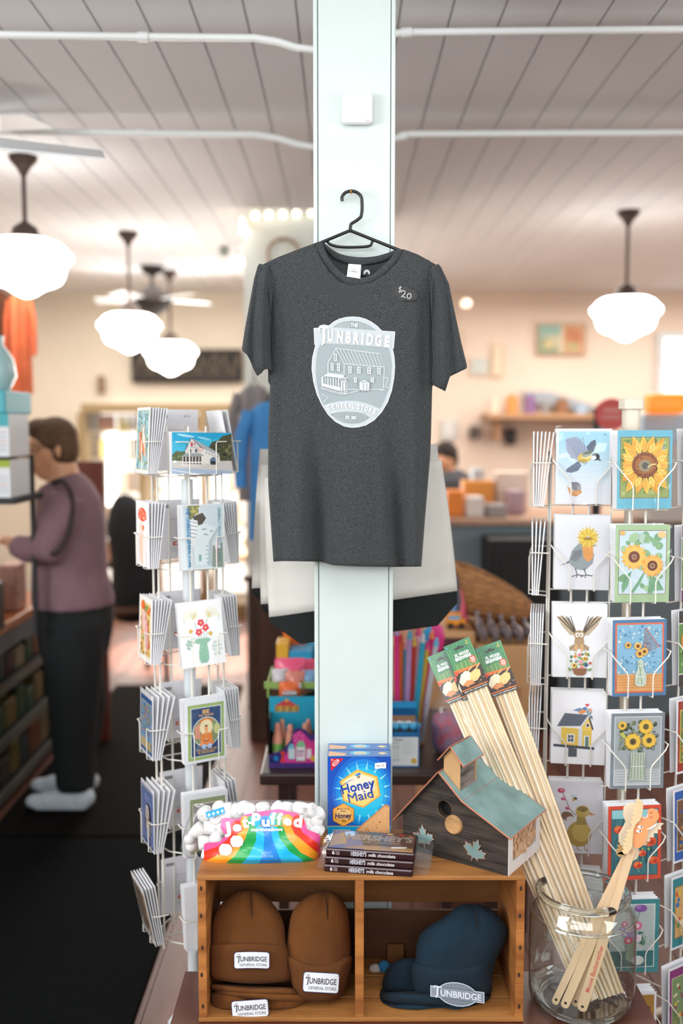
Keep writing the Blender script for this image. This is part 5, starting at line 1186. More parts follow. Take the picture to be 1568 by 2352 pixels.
def panel(top, bot, back):
    R = []; nu, nv = 96, 84
    for j in range(nv + 1):
        v = j / nv; row = []
        for i in range(nu + 1):
            u = i / nu; xt = 598 + 406 * u; yt = interp(top, xt); yb = interp(bot, 628 + 339 * u); y = yb + (yt - yb) * v
            L_ = interp(LE, y); R_ = interp(RE, y); x = L_ + (R_ - L_) * u
            k = v ** 3; x = x * (1 - k) + xt * k if v > .6 else x
            d = SD - fold(x, y) if not back else min(SD + .012 * (1 - (2 * u - 1) ** 4), PY - .006)
            row.append(W(x, y, d))
        R.append(row)
    return R
shirt = thing('t_shirt', 'charcoal heather short sleeved t-shirt with a grey shield print, hung on the post', 't-shirt', tuple(W(800, 600, SD)))
fp_ = MB().grid(panel(TOPF, BOT, False)).build('front_panel', SH, shirt, smooth='all', solid=.0012)
MB().grid(panel(TOPB, BOTB, True)).build('back_panel', SH, shirt, smooth='all', solid=.0012)
# collar band and back neck band
def band(outer, inner, nm, d0, bul):
    R = []; n = 40
    for i in range(n + 1):
        u = i / n; a = spo[int(u * (len(spo) - 1))]; c = spi[int(u * (len(spi) - 1))]
        R.append([W(a[0] + (c[0] - a[0]) * w_, a[1] + (c[1] - a[1]) * w_, d0(a[0] + (c[0] - a[0]) * w_, a[1] + (c[1] - a[1]) * w_) - bul * sin(pi * w_) - .001) for w_ in (0, .15, .35, .5, .65, .85, 1)])
    MB().grid(R).build(nm, SH, shirt, smooth='all', solid=.0014)
spo = spline([(p[0], p[1], 0) for p in [(723, 561), (735, 592), (755, 624), (780, 647), (806, 656), (850, 651), (888, 628), (912, 602), (928, 574)]], 12)
spi = spline([(p[0], p[1], 0) for p in [(739, 553), (749, 582), (768, 610), (788, 628), (812, 638), (848, 634), (878, 613), (899, 590), (911, 572)]], 12)
band(None, None, 'collar', lambda x, y: SD - .014 - .012 * (1 - abs((x - 825) / 100) ** 2), .0022)
spo = spline([(p[0], p[1], 0) for p in [(739, 553), (765, 575), (790, 586), (825, 591), (860, 589), (890, 581), (911, 572)]], 12)
spi = spline([(p[0], p[1], 0) for p in [(741, 560), (762, 588), (790, 602), (825, 608), (862, 604), (892, 594), (909, 578)]], 12)
band(None, None, 'collar', lambda x, y: SD + .006, .0015)
# sleeves
def sleeve(secs, nm):
    R = []
    for (ox, oy), (ix, iy), th, sag in secs:
        ring = []
        for k in range(64):
            q = 2 * pi * k / 64; c_ = math.copysign(abs(cos(q)) ** .55, cos(q)); s_ = math.copysign(abs(sin(q)) ** .8, sin(q))
            x = (ox + ix) / 2 + (ox - ix) / 2 * c_; y = (oy + iy) / 2 + (oy - iy) / 2 * c_
            ring.append(W(x, y + (sag * exp(-((c_ - .02) / .42) ** 2) * (s_ > -.3) if ox < ix else -sag * .0 + sag * 1.55 * (0 if c_ > -.05 else (1 + c_) / .95)), SD - .004 - th * s_ * (1 + .35 * sin(c_ * 5 + oy * .012))))
        R.append(ring)
    mb = MB(); mb.rings(R, caps=False); o = mb.build(nm, SH, shirt, smooth='all', solid=.0016); return R
sl = sleeve([((596, 606), (625, 612), .012, 0), ((592, 612), (630, 640), .018, 0), ((584, 640), (624, 690), .026, 0), ((573, 700), (620, 750), .028, 0), ((563, 755), (620, 805), .028, 0), ((556, 800), (623, 850), .028, 8), ((557, 806), (625, 853), .027, 34)], 'sleeve')
sr = sleeve([((1006, 607), (985, 612), .012, 0), ((1012, 614), (986, 640), .018, 0), ((1030, 652), (990, 700), .026, 0), ((1044, 720), (993, 770), .028, 0), ((1058, 785), (994, 830), .028, 0), ((1071, 838), (993, 876), .024, 8), ((1071, 846), (994, 884), .023, 24)], 'sleeve')
mb = MB()
hem = [W(x, interp(BOT, x) - .5, SD - fold(x, interp(BOT, x)) - .0005) for x in range(629, 967, 6)]
mb.tube(hem, .0011, 6); mb.build('hem', SH, shirt, smooth=True)
mb = MB()
hs = [W(x, interp(BOT, x) - 17, SD - fold(x, interp(BOT, x) - 17) - .0003) for x in range(632, 965, 6)]
mb.tube(hs, .00045, 5); mb.build('hem_stitch', M('dark_thread', '#24282a', .9), shirt)
# armhole seams
for xs in (((598, 612), (612, 650), (620, 700), (624, 760), (625, 850)), ((1003, 612), (995, 660), (992, 720), (991, 800), (992, 876))):
    MB().tube(spline([W(x, y, SD - .0225) for x, y in xs], 5), .0008, 5).build('armhole_seam', M('dark_thread', '#24282a', .9), shirt)

# shield print
A = Art(3e-5)
zz = lambda x, y: (690 + x / 6.533, 700 + y / 6.533)
def ZP(pts, c): A.poly([zz(*p) for p in pts], c)
def ZL(pts, w, c): A.line([zz(*p) for p in pts], [q / 6.533 for q in w] if isinstance(w, list) else w / 6.533, c)
c1, c2, c3, c4 = '#d7dbe0', '#b9c2c6', '#97a3a7', '#dfe4e8'
arc = [(425, 310), (500, 250), (580, 210), (680, 184), (780, 176), (880, 184), (980, 212), (1070, 258), (1150, 315), (1215, 384)]
out = [(197, 348), (262, 346), (290, 310), (350, 298), (425, 310)] + arc[1:] + [(1230, 390), (1420, 402), (1398, 655), (1382, 655), (1408, 780), (1418, 930), (1405, 1100), (1370, 1290), (1310, 1460), (1220, 1610), (1110, 1730), (980, 1810), (860, 1840), (760, 1845), (650, 1825), (520, 1755), (410, 1650), (320, 1510), (240, 1340), (190, 1150), (165, 960), (175, 790), (222, 605), (207, 600)]
ZP(out, c1)
inn = [(p[0] + (790 - p[0]) * .018, p[1] + (1000 - p[1]) * .012) for p in out]; ZP(inn, c2)
ZP([(300, 590), (400, 580), (800, 598), (1100, 622), (1320, 645), (1355, 760), (1372, 900), (1360, 1090), (1325, 1270), (1260, 1440), (1190, 1562), (1080, 1510), (960, 1470), (840, 1445), (700, 1437), (560, 1450), (440, 1478), (340, 1508), (285, 1380), (240, 1180), (224, 1000), (235, 800), (262, 660)], c3)
ZP([(480, 338), (560, 285), (650, 252), (760, 240), (880, 252), (980, 285), (1060, 330), (1135, 388), (900, 366), (700, 350)], '#8f9a9e')
ZP([(435, 1640), (560, 1612), (700, 1600), (820, 1606), (940, 1635), (1045, 1690), (960, 1745), (860, 1780), (760, 1786), (650, 1770), (540, 1712)], '#8f9a9e')
for k in range(24):
    x = 545 + k * 23
    if not (735 < x < 880):
        yt = 245 + ((x - 770) / 360) ** 2 * 130; yb = 345 + (x - 480) * .06; ZL([(x, yt + 10), (x, yb)], 9, '#b5bec2') if yb - yt > 15 else None
for k in range(22):
    x = 515 + k * 22; yt = 1602 + ((x - 760) / 330) ** 2 * 55; yb = 1784 - ((x - 760) / 330) ** 2 * 110
    if yb - yt > 22:
        if 670 < x < 840: ZL([(x, yt + 4), (x, 1658)], 9, '#b5bec2'); ZL([(x, 1722), (x, yb - 3)], 9, '#b5bec2')
        else: ZL([(x, yt + 4), (x, yb - 3)], 9, '#b5bec2')
W4 = '#eef1f5'
def ZT_(t_, x, y, h, c, b=0, rot=0, w=None, **k): A.text(t_, *zz(x, y), h / 6.533, c, b, rot=rot, w=w / 6.533 if w else None, **k)
ZT_('THE', 805, 305, 52, '#f4f6f9', .03, rot=2, w=112)
for ch, x, y, h, w, ro in (('U', 447, 468, 158, 82, 1), ('N', 590, 482, 158, 92, 3), ('B', 718, 490, 158, 82, 4), ('R', 838, 502, 158, 86, 4), ('I', 930, 510, 158, 30, 4), ('D', 1040, 522, 160, 96, 5), ('G', 1165, 535, 160, 96, 5), ('E', 1302, 550, 158, 80, 5)):
    ZT_(ch, x, y, h, W4, .055, ro, w)
ZL([(282, 420), (268, 385), (285, 345), (330, 330), (380, 345), (425, 350)], [18, 26, 28, 26, 30, 22], W4); ZL([(350, 340), (352, 480), (345, 570), (315, 612)], [42, 40, 34, 16], W4)
gs = 'GENERAL STORE'; 
for k, (ch, x) in enumerate(zip('GENERAL', (415, 488, 556, 622, 682, 738, 790))):
    ZT_(ch, x, 1565 - (1 - ((x - 740) / 340) ** 2) * 48 + (x - 740) * .05, 72, W4, .03, (x - 700) * .035, 46)
for k, (ch, x) in enumerate(zip('STORE', (865, 922, 985, 1050, 1108))):
    ZT_(ch, x, 1565 - (1 - ((x - 740) / 340) ** 2) * 48 + (x - 740) * .05 + (x - 800) * .04, 74, W4, .03, (x - 700) * .045, 50)
ZT_('EST. 1830', 755, 1692, 46, '#f2f4f6', .03, 2, 150)
hw = '#e6eaee'
for pts, w in (([(530, 655), (1190, 735), (1258, 935), (655, 885), (530, 655)], 7), ([(530, 655), (412, 862), (410, 1020)], 7), ([(655, 885), (652, 1080)], 6), ([(1258, 935), (1238, 1265)], 7), ([(700, 1268), (880, 1275)], 6), ([(1025, 1270), (1240, 1270)], 6), ([(655, 885), (540, 680)], 5)): ZL(pts, w, hw)
for k in range(1, 12):
    a = k / 12; ZL([(530 + 660 * a, 655 + 80 * a), (655 + 603 * a, 885 + 50 * a)], 5, hw)
def win(x, y, w, h, c=hw, cross=True): ZP([(x, y), (x + w, y + 3), (x + w, y + h), (x, y + h - 3)], c); ZP([(x + 9, y + 10), (x + w - 9, y + 12), (x + w - 9, y + h - 12), (x + 9, y + h - 14)], c3); (ZL([(x, y + h / 2), (x + w, y + h / 2)], 6, c) if cross else None)
for x, y, w, h in ((500, 735, 46, 110), (455, 878, 40, 110), (550, 882, 42, 115), (718, 925, 48, 100), (850, 930, 52, 102), (1002, 938, 54, 102), (1150, 946, 52, 98), (803, 1092, 40, 74), (1055, 1098, 46, 70)): win(x, y, w, h, cross=(h != 110 or x != 500))
ZP([(318, 1085), (380, 1045), (420, 1022), (650, 1052), (645, 1095), (560, 1098), (370, 1075)], '#c6ced3')
for k in range(8): ZL([(410 + k * 30, 1026 + k * 4), (360 + k * 30, 1080)], 5, hw)
ZL([(318, 1085), (316, 1240), (590, 1320), (690, 1330)], 9, hw); ZL([(300, 1255), (600, 1345), (700, 1335), (880, 1285)], 6, hw)
for k in range(9): ZL([(330 + k * 40, 1085 + k * 3), (330 + k * 40, 1215 + k * 10)], 9 if k % 2 else 14, hw)
ZP([(330, 1180), (600, 1240), (600, 1300), (330, 1225)], '#cdd5da'); ZP([(560, 1098), (650, 1092), (695, 1145), (600, 1150)], c3); ZL([(560, 1098), (650, 1092), (695, 1145), (695, 1320)], 8, hw); ZL([(600, 1150), (695, 1145)], 7, hw); ZL([(620, 1155), (622, 1310)], 14, hw); ZL([(665, 1155), (668, 1320)], 10, hw); ZL([(660, 1096), (715, 1106)], 8, hw)
ZP([(885, 1165), (950, 1130), (1035, 1172), (1025, 1290), (930, 1290), (882, 1272)], '#c6ced3'); ZP([(945, 1150), (1000, 1172), (905, 1172)], c3)
for k in range(4): ZL([(945 + k * 24, 1182), (945 + k * 24, 1285)], 8, '#76828a' if k % 2 == 0 else hw)
ZL([(1258, 1100), (1290, 1088), (1315, 1115), (1300, 1150), (1270, 1220)], 6, hw); ZL([(1240, 1230), (1325, 1243)], 5, hw); ZL([(318, 1340), (412, 1390), (345, 1460)], 5, hw); ZL([(1180, 1270), (1215, 1290), (1270, 1275)], 6, hw)
A.build('shield_print', lambda x, y, n: W(x, y, SD - fold(x, y) - .0012 - n), PRINTF, fp_, cut=(4, 8), label='pale grey shield print of a store building with lettering')
# neck label and neck print
a = [W(800, 606, 2.222), W(829, 608, 2.222), W(827, 640, 2.216), W(796, 635, 2.216)]
nl_ = MB().prism(a, (0, .0008, 0)).build('neck_label', M('white_label', '#eceef4', .6), shirt)
A = Art(2e-5); A.text('Authentic', 50, 38, 9, '#d0605c', .01, w=40); A.text('AUTHENTIC-T', 50, 56, 9, '#33363c', .02, w=76); A.text('SIZE MEDIUM', 48, 74, 5, '#777777', .0, w=44)
A.build('neck_label_print', quad(*a, 100, 100), PRINT, nl_)
A = Art(2e-5); A.ell(842, 627, 7.5, 8, '#d5d9dd'); A.ell(842, 629, 3.2, 4.5, '#35393b'); A.rect(833, 630, 851, 637, '#35393b'); A.text('ORIGINAL', 844, 638.5, 3.6, '#d5d9dd', .01, w=20)
A.build('neck_print', lambda x, y, n: W(x, y, 2.2445 - n), PRINTF, shirt)
# hanger
HG = M('black_coated_wire', '#141516', .35)
t = thing('clothes_hanger', 'black coated hanger on a brass hook high on the post, carrying the t-shirt', 'hanger', tuple(W(806, 440, 2.262)))
hd = 2.262
MB().tube(spline([W(*p, hd) for p in ((786, 462), (785, 454), (790, 445), (799, 440), (810, 439), (821, 443), (829, 452), (831, 466), (831, 484), (829, 497))], 5) + spline([W(*p, hd) for p in ((828, 499), (818, 507), (808, 513), (805, 518), (804, 528))], 4), .0036, 10).build('hook', HG, t, smooth=True)
MB().tube([W(640, 596, hd - .02), W(740, 556, hd - .012), W(800, 531, hd), W(808, 531, hd), W(912, 573, hd - .012), W(985, 602, hd - .02)], .0036, 10).build('shoulder_bar', HG, t, smooth=True)
MB().tube(spline([W(*p, hd - .004) for p in ((750, 552), (754, 558), (762, 563), (780, 567), (806, 568), (835, 567), (850, 564), (854, 557), (857, 551))], 4), .0032, 10).build('inner_bar', HG, t, smooth=True)
MB().tube([W(660, 600, hd - .03), W(668, 625, hd - .03), W(960, 640, hd - .03), W(970, 612, hd - .03)], .003, 8).build('trouser_bar', HG, t, smooth=True)
BRS = M('brass', '#c79a4e', .3, metal=.9)
t = thing('brass_hook', 'small brass cup hook screwed into the post above the t-shirt', 'hook', tuple(W(806, 442, PY)))
MB().tube(spline([W(806, 438, PY + .01), W(806, 440, PY - .01), W(806, 445, PY - .022), W(806, 441, PY - .031), W(805, 437, PY - .03)], 4), .0016, 8).build('hook_wire', BRS, t, smooth=True)
MB().cyl(W(806, 439, PY + .001), W(806, 439, PY - .004), .0042, n=14).build('collar_plate', BRS, t, smooth=True)
# price plaque
A = Art(2.5e-5); q = []
base = [(904, 668), (907, 658), (917, 655), (926, 659), (934, 655), (940, 662), (952, 668), (958, 676), (957, 686), (949, 690), (938, 692), (930, 689), (922, 692), (914, 688), (913, 681), (905, 677)]
pc_ = thing('price_plaque', 'small dark plaque with a handwritten price on the chest of the t-shirt', 'price tag', tuple(W(930, 674, 2.21)))
pd = SD - fold(930, 674) - .003
MB().prism([W(x, y, pd) for x, y in base], (0, .0016, 0)).build('plaque', M('chalkboard_grey', '#333433', .7), pc_, bevel=.0004)
A.line([(922, 660), (918, 659), (916, 663), (921, 666), (920, 670), (915, 669)], .9, '#e8edf4'); A.line([(919.5, 657), (917, 673)], .8, '#e8edf4')
A.line([(921, 671), (925, 667), (930, 669), (929, 675), (921, 682), (926, 681), (931, 684)], 1.3, '#e8edf4'); A.line([(939, 674), (935, 677), (935, 684), (940, 686), (944, 681), (943, 675), (939, 674)], 1.3, '#e8edf4')
A.build('chalk_price', lambda x, y, n: W(x, y, pd - .0004 - n), PRINT, pc_)

# ------------------------------------------------------------------ tote bags behind the post
CAN = M('natural_canvas', '#dcd9d2', .9, var=.06, vs=9, bump=.25, bs=18); BLKC = M('black_canvas', '#15191a', .9, var=.1, vs=9)
def tote(dx, dy, D, label, rot=0, w0=0):
    t = thing('tote_bag', label, 'bag', tuple(W(820 + dx, 1060 + dy, D)), group=None)
    def pt(x, y, d): a = radians(rot); X, Y = x - 820, y - 1100; return W(820 + dx + X * cos(a) - Y * sin(a), 1100 + dy + X * sin(a) + Y * cos(a), d)
    top = [(608, 1098), (1013, 1055)]; midl = (618 + w0, 1418); midr = (1050, 1357); bl = (690, 1480); br_ = (1005, 1438)
    R = []
    for j in range(15):
        v = j / 14; row = []
        for i in range(25):
            u = i / 24; xa = 608 + (1013 - 608) * u; ya = 1098 - 43 * u; xb = midl[0] + (midr[0] - midl[0]) * u; yb = midl[1] + (midr[1] - midl[1]) * u
            x = xa + (xb - xa) * v; y = ya + (yb - ya) * v; x += (u - .5) * 6 * sin(pi * v)
            row.append(pt(x, y, D - .014 * sin(pi * u) * v - .004 * noise.noise(Vector((u * 4, v * 3, D * 9)))))
        R.append(row)
    MB().grid(R).build('canvas_panel', CAN, t, smooth='all', solid=.0018)
    R2 = [[Vector(p) + Vector((0, .03 * min(1, 2 * j / 14), 0)) for p in row] for j, row in enumerate(R)]
    MB().grid(R2).build('canvas_panel', CAN, t, smooth='all', solid=.0018)
    MB().prism([pt(*midl, D - .003), pt(*midr, D - .003), pt(1050, 1386, D), pt(*br_, D), pt(*bl, D), pt(midl[0] + 4, 1432, D)], (0, .034, 0)).build('black_base', BLKC, t, bevel=.003)
    MB().tube([pt(700, 1088, D), pt(740, 960, D), pt(815, 900, D), pt(890, 955, D), pt(930, 1064, D)], .008, 8, flat=.3).build('handle', BLKC, t, smooth=True)
tote(0, 0, 2.49, 'front canvas tote bag with black base hanging behind the post, showing on both sides')
tote(-9, -22, 2.535, 'middle canvas tote bag, its edge showing just left of the front tote bag', rot=2.2, w0=2)
tote(-12, -50, 2.58, 'rear canvas tote bag, leftmost edge of the three tote bags behind the post', rot=4.4, w0=-4)
one('tote_hook', MB().tube([(.028, PY + .182, 1.70), (.028, PY + .30, 1.70), (.028, PY + .32, 1.73)], .004, 8), BRS, 'brass rail hook on the back of the post holding the tote bags', 'hook', smooth=True)
# ------------------------------------------------------------------ card artwork (100 wide, 140 high)
def petals(a, cx, cy, r0, r1, n, w, c, rot=0, c2=None):
    for k in range(n):
        t = 2 * pi * k / n + rot; d = (cos(t), sin(t)); p = (-d[1], d[0]); m = r0 + (r1 - r0) * .55
        a.poly([(cx + d[0] * r0, cy + d[1] * r0), (cx + d[0] * m + p[0] * w, cy + d[1] * m + p[1] * w), (cx + d[0] * r1, cy + d[1] * r1), (cx + d[0] * m - p[0] * w, cy + d[1] * m - p[1] * w)], c if (k % 2 or not c2) else c2)
def flower(a, cx, cy, r, c, cc, n=16, c2=None, rc=.4, w=None):
    petals(a, cx, cy, r * .3, r, n, w or r * .17, c, 0, c2); petals(a, cx, cy, r * .3, r * .85, n, w or r * .15, c2 or c, pi / n)
    a.ell(cx, cy, r * rc, r * rc, cc)
def speck(a, x0, y0, x1, y1, n, cs, r=(1, 3), seed=1, asp=1):
    q = random.Random(seed)
    for k in range(n): s = q.uniform(*r); a.ell(q.uniform(x0, x1), q.uniform(y0, y1), s, s * asp * q.uniform(.6, 1.2), q.choice(cs), q.uniform(0, 180), 8)
def bird_tit(a):
    a.rect(0, 0, 100, 140, '#f0f3f8')
    for k in range(12): a.rect(4, 5 + k * 11, 96, 5 + (k + 1) * 11, ['#aadcf0', '#afdef1', '#b6e0f2', '#bee3f3', '#c7e6f3', '#d0e9f4', '#d8ecf5', '#dfeef6', '#e5f0f7', '#eaf1f7', '#eef2f8', '#f0f3f8'][k])
    a.poly([(16, 20), (24, 17), (36, 15), (48, 26), (56, 38), (58, 46), (40, 60), (26, 54), (18, 38)], '#a9b3c8')
    for k in range(7): a.line([(18 + k * 5, 20 - k * .6), (40 + k * 2.4, 57)], .8, '#7f8aa4')
    a.poly([(54, 34), (62, 24), (70, 20), (72, 30), (68, 42), (60, 46)], '#6c7688'); a.line([(58, 40), (70, 22)], .8, '#4a5160')
    a.poly([(40, 60), (20, 74), (17, 80), (28, 82), (40, 78), (46, 68)], '#6c7890'); a.ell(51, 54, 13, 9, '#e8c65e', -12); a.ell(48, 60, 8, 3, '#c9a84c'); a.ell(56, 47, 10, 5, '#747d66', -25)
    a.ell(71, 52, 7.5, 7, '#2c3038'); a.ell(68, 54, 4.5, 4, '#f2f4f4'); a.poly([(77, 54), (82, 60), (76, 59)], '#50545c'); a.line([(48, 63), (52, 66), (56, 63)], 1, '#55585c')
    a.poly([(20, 106), (26, 124), (38, 126), (48, 118), (44, 112), (30, 116)], '#dd9a5a'); a.ell(36, 107, 9, 8, '#8d8f98'); a.ell(42, 110, 4, 5, '#a7a4a6'); a.ell(30, 102, 2.5, 3, '#767880'); a.ell(36, 119, 8, 4, '#e6a968'); a.line([(84, 12), (88, 10), (90, 13)], .8, '#556666')
def sunflower_big(a):
    a.rect(0, 0, 100, 140, '#6fb8cc'); a.rect(5, 12, 95, 121, '#7d5a3c'); a.rect(6, 13, 94, 120, '#9aa864')
    speck(a, 9, 16, 91, 117, 60, ['#7d9450', '#b3bf7c', '#667f48', '#8fb3c4'], (2, 5), 3)
    for r, n, c, c2, w, ro in ((60, 18, '#e9a83c', '#f4c45a', 7, .1), (52, 16, '#f6c552', '#f0b044', 7, .3), (44, 16, '#f9d06a', '#eeb24a', 6, .0)):
        for k in range(n):
            t = 2 * pi * k / n + ro; d = (cos(t), sin(t)); p = (-d[1], d[0]); R_ = min(r, 42 / max(abs(d[0]), .01), 52 / max(abs(d[1]), .01)); m = 18 + (R_ - 18) * .6
            a.poly([(50 + d[0] * 18, 62 + d[1] * 18), (50 + d[0] * m + p[0] * w, 62 + d[1] * m + p[1] * w), (50 + d[0] * R_, 62 + d[1] * R_), (50 + d[0] * m - p[0] * w, 62 + d[1] * m - p[1] * w)], c if k % 2 else c2)
            a.line([(50 + d[0] * 20, 62 + d[1] * 20), (50 + d[0] * (R_ - 6), 62 + d[1] * (R_ - 6))], .7, '#c9822c')
    a.ell(50, 62, 24, 23, '#8a5030'); a.ell(50, 62, 18, 17, '#a86a38'); a.ell(50, 63, 12, 11, '#9a8a6a'); a.ell(50, 63, 6, 6, '#5c5a58')
    q = random.Random(4)
    for k in range(70): t = q.uniform(0, 6.28); r = q.uniform(13, 23); a.ell(50 + r * cos(t), 62 + r * sin(t), .9, .9, q.choice(['#5c3020', '#d08a48', '#6e3c24']), 0, 6)
    a.line([(54, 66), (62, 61), (70, 60)], 2.2, '#f2d48a'); a.poly([(70, 62), (76, 58), (79, 66), (74, 70)], '#f6cf62')
def robin(a):
    a.rect(0, 0, 100, 140, '#eeeff4')
    a.poly([(10, 96), (30, 84), (34, 88), (20, 93)], '#7c848a'); a.poly([(26, 86), (32, 66), (46, 50), (58, 48), (66, 56), (72, 74), (70, 90), (56, 104), (40, 102), (30, 94)], '#9aa5a8'); a.poly([(28, 84), (36, 68), (50, 64), (50, 78), (38, 88)], '#828b90')
    for k in range(4): a.line([(30, 82 - k * 4), (48, 74 - k * 3)], .8, '#6a7278')
    a.poly([(54, 50), (66, 50), (70, 62), (70, 80), (62, 88), (53, 80), (50, 62)], '#eda35a'); a.ell(58, 52, 8, 6, '#8f989c'); a.ell(64, 54, 6, 5, '#e8a05c'); a.ell(57, 53, 1.2, 1.2, '#222222'); a.poly([(69, 55), (77, 57), (69, 58)], '#6d7074')
    petals(a, 60, 42, 2, 22, 18, 3, '#e8c23c', 0, '#f4d860'); a.ell(60, 44, 9, 3, '#b08a2c')
    for x in (38, 54): a.line([(x, 100), (x + 4, 112), (x - 6, 116)], 1.8, '#4a4e54'); a.line([(x + 4, 112), (x + 16, 114)], 1.8, '#4a4e54'); a.line([(x + 4, 112), (x + 2, 118)], 1.4, '#4a4e54')
def sunflower_two(a):
    a.rect(0, 0, 100, 140, '#aac79a'); a.rect(6, 10, 94, 126, '#8a5a3c'); a.rect(7, 11, 93, 125, '#cfe3ea')
    speck(a, 14, 18, 86, 118, 26, ['#8fb98a', '#a9cba0', '#dbeaf0', '#7fae84'], (4, 8), 9, 1.3)
    for p in ([(30, 122), (44, 100), (58, 78), (48, 104), (34, 124)], [(60, 84), (80, 100), (90, 118), (70, 120)], [(12, 110), (22, 90), (30, 84), (24, 110), (14, 124)], [(60, 124), (64, 96), (72, 110), (70, 124)]): a.poly(p, '#7fb08a'); a.line([p[0], p[2]], .8, '#4f8a60')
    flower(a, 34, 58, 25, '#f6b04a', '#7a4430', 16, '#f9c766', .42); flower(a, 68, 74, 22, '#f2a64a', '#6b3c2c', 16, '#f8bd62', .42)
    for c in ((34, 58), (68, 74)): a.ell(c[0], c[1], 5, 5, '#b08a6a'); a.ell(c[0], c[1], 2, 2, '#5a4038')
    a.ell(84, 18, 8, 6, '#f9c98a'); a.ell(12, 15, 5, 4, '#f6b86a'); a.poly([(44, 14), (54, 18), (50, 36), (42, 30)], '#b7d2c0'); a.poly([(62, 20), (78, 30), (70, 40)], '#8cb98c')
def owl(a):
    a.rect(0, 0, 100, 140, '#eef0f4')
    for s in (-1, 1):
        f = lambda x, y: (49 + s * (x - 49), y)
        a.poly([f(44, 60), f(32, 60), f(18, 44), f(8, 26), f(16, 22), f(26, 28), f(36, 42), f(43, 54)], '#c8b8a0')
        for k in range(7): a.line([f(42, 58 - k), f(8 + k * 4, 24 + (k % 2) * 3 - k * .2)], 1.6, '#5f5244'); a.line([f(14 + k * 4, 40 + k * 3), f(20 + k * 3.4, 30 + k * 3.4)], .8, '#8a7a64')
        a.poly([f(47, 72), f(30, 82), f(32, 90), f(44, 86)], '#b9a588'); a.line([f(46, 74), f(31, 88)], 1, '#5f5244'); a.line([f(46, 78), f(38, 90)], 1, '#5f5244')
    a.ell(49, 72, 9, 14, '#b59a78'); a.ell(49, 59, 10, 9, '#b0936e'); a.ell(45.5, 59, 4.2, 4.6, '#efe6d8'); a.ell(52.5, 59, 4.2, 4.6, '#efe6d8'); a.ell(46, 59, 1.3, 1.5, '#3a3f44'); a.ell(52, 59, 1.3, 1.5, '#3a3f44'); a.poly([(48, 61), (50, 61), (49, 65)], '#6b5a3c')
    a.ell(43, 84, 3, 8, '#d9b27a'); a.ell(54, 84, 3, 8, '#d9b27a')
    speck(a, 34, 94, 66, 120, 26, ['#5f8f5a', '#7aa86a', '#4f7a50'], (2, 4), 2, .6)
    for x, y, r, c, cc in ((42, 100, 4, '#f2a83c', '#c9702c'), (50, 97, 4.4, '#f0a8b0', '#d9606c'), (60, 104, 5, '#f2c85a', '#a8642c'), (52, 110, 5.2, '#f3c0c4', '#e08a92'), (40, 117, 6, '#f6d76c', '#8a5a2c'), (62, 116, 4.4, '#4f7f9a', '#2a4a60'), (69, 112, 3.6, '#e8837c', '#b0443c'), (54, 120, 5, '#f0b4b0', '#d98078'), (44, 108, 3, '#6a9ab0', '#f2e2a0'), (62, 95, 3, '#f4c65c', '#a8642c')): flower(a, x, y, r, c, cc, 8)
    a.poly([(36, 122), (64, 122), (61, 132), (56, 136), (44, 136), (39, 132)], '#9a6b52'); a.line([(37, 126), (63, 126)], .8, '#6d4634'); a.line([(40, 131), (60, 131)], .8, '#6d4634')
    for s in (-1, 1): a.poly([(50 + s * 14, 124), (50 + s * 24, 120), (50 + s * 18, 128)], '#7fa564')
def vase_blue(a):
    a.rect(0, 0, 100, 140, '#4f7fa8'); a.rect(5, 6, 95, 134, '#e8704a'); a.rect(8, 9, 92, 131, '#88bcd8')
    speck(a, 11, 12, 89, 96, 110, ['#a9d2e4', '#6fa9cc', '#c3dfe8', '#5d97bf', '#d8e4dc'], (1.5, 3), 6)
    a.rect(8, 99, 92, 131, '#e5a86a')
    for k in range(5): a.line([(9, 104 + k * 5), (91, 103 + k * 5.4)], 1, '#cf8a4c')
    for k in range(9): a.line([(56, 62), (60 + k * 3, 18 + k * 4)], .9, '#a8705a'); a.ell(61 + k * 3, 17 + k * 4, 1.6, 1.6, '#d8624a', 0, 8)
    for x, y, r in ((50, 62, 9), (28, 46, 7), (46, 48, 8), (58, 58, 8)): flower(a, x, y, r, '#f2b04a', '#7a4a34', 12, '#f6c768')
    a.poly([(46, 74), (56, 74), (57, 90), (62, 100), (62, 118), (57, 122), (46, 122), (41, 118), (41, 100), (46, 90)], '#c9d6c2'); a.line([(48, 78), (54, 118)], 1.4, '#8aa07c'); a.line([(54, 80), (46, 116)], 1.4, '#9db08c'); a.line([(43, 104), (60, 104)], .9, '#eef2ec'); a.line([(46, 84), (57, 84)], .9, '#eef2ec')
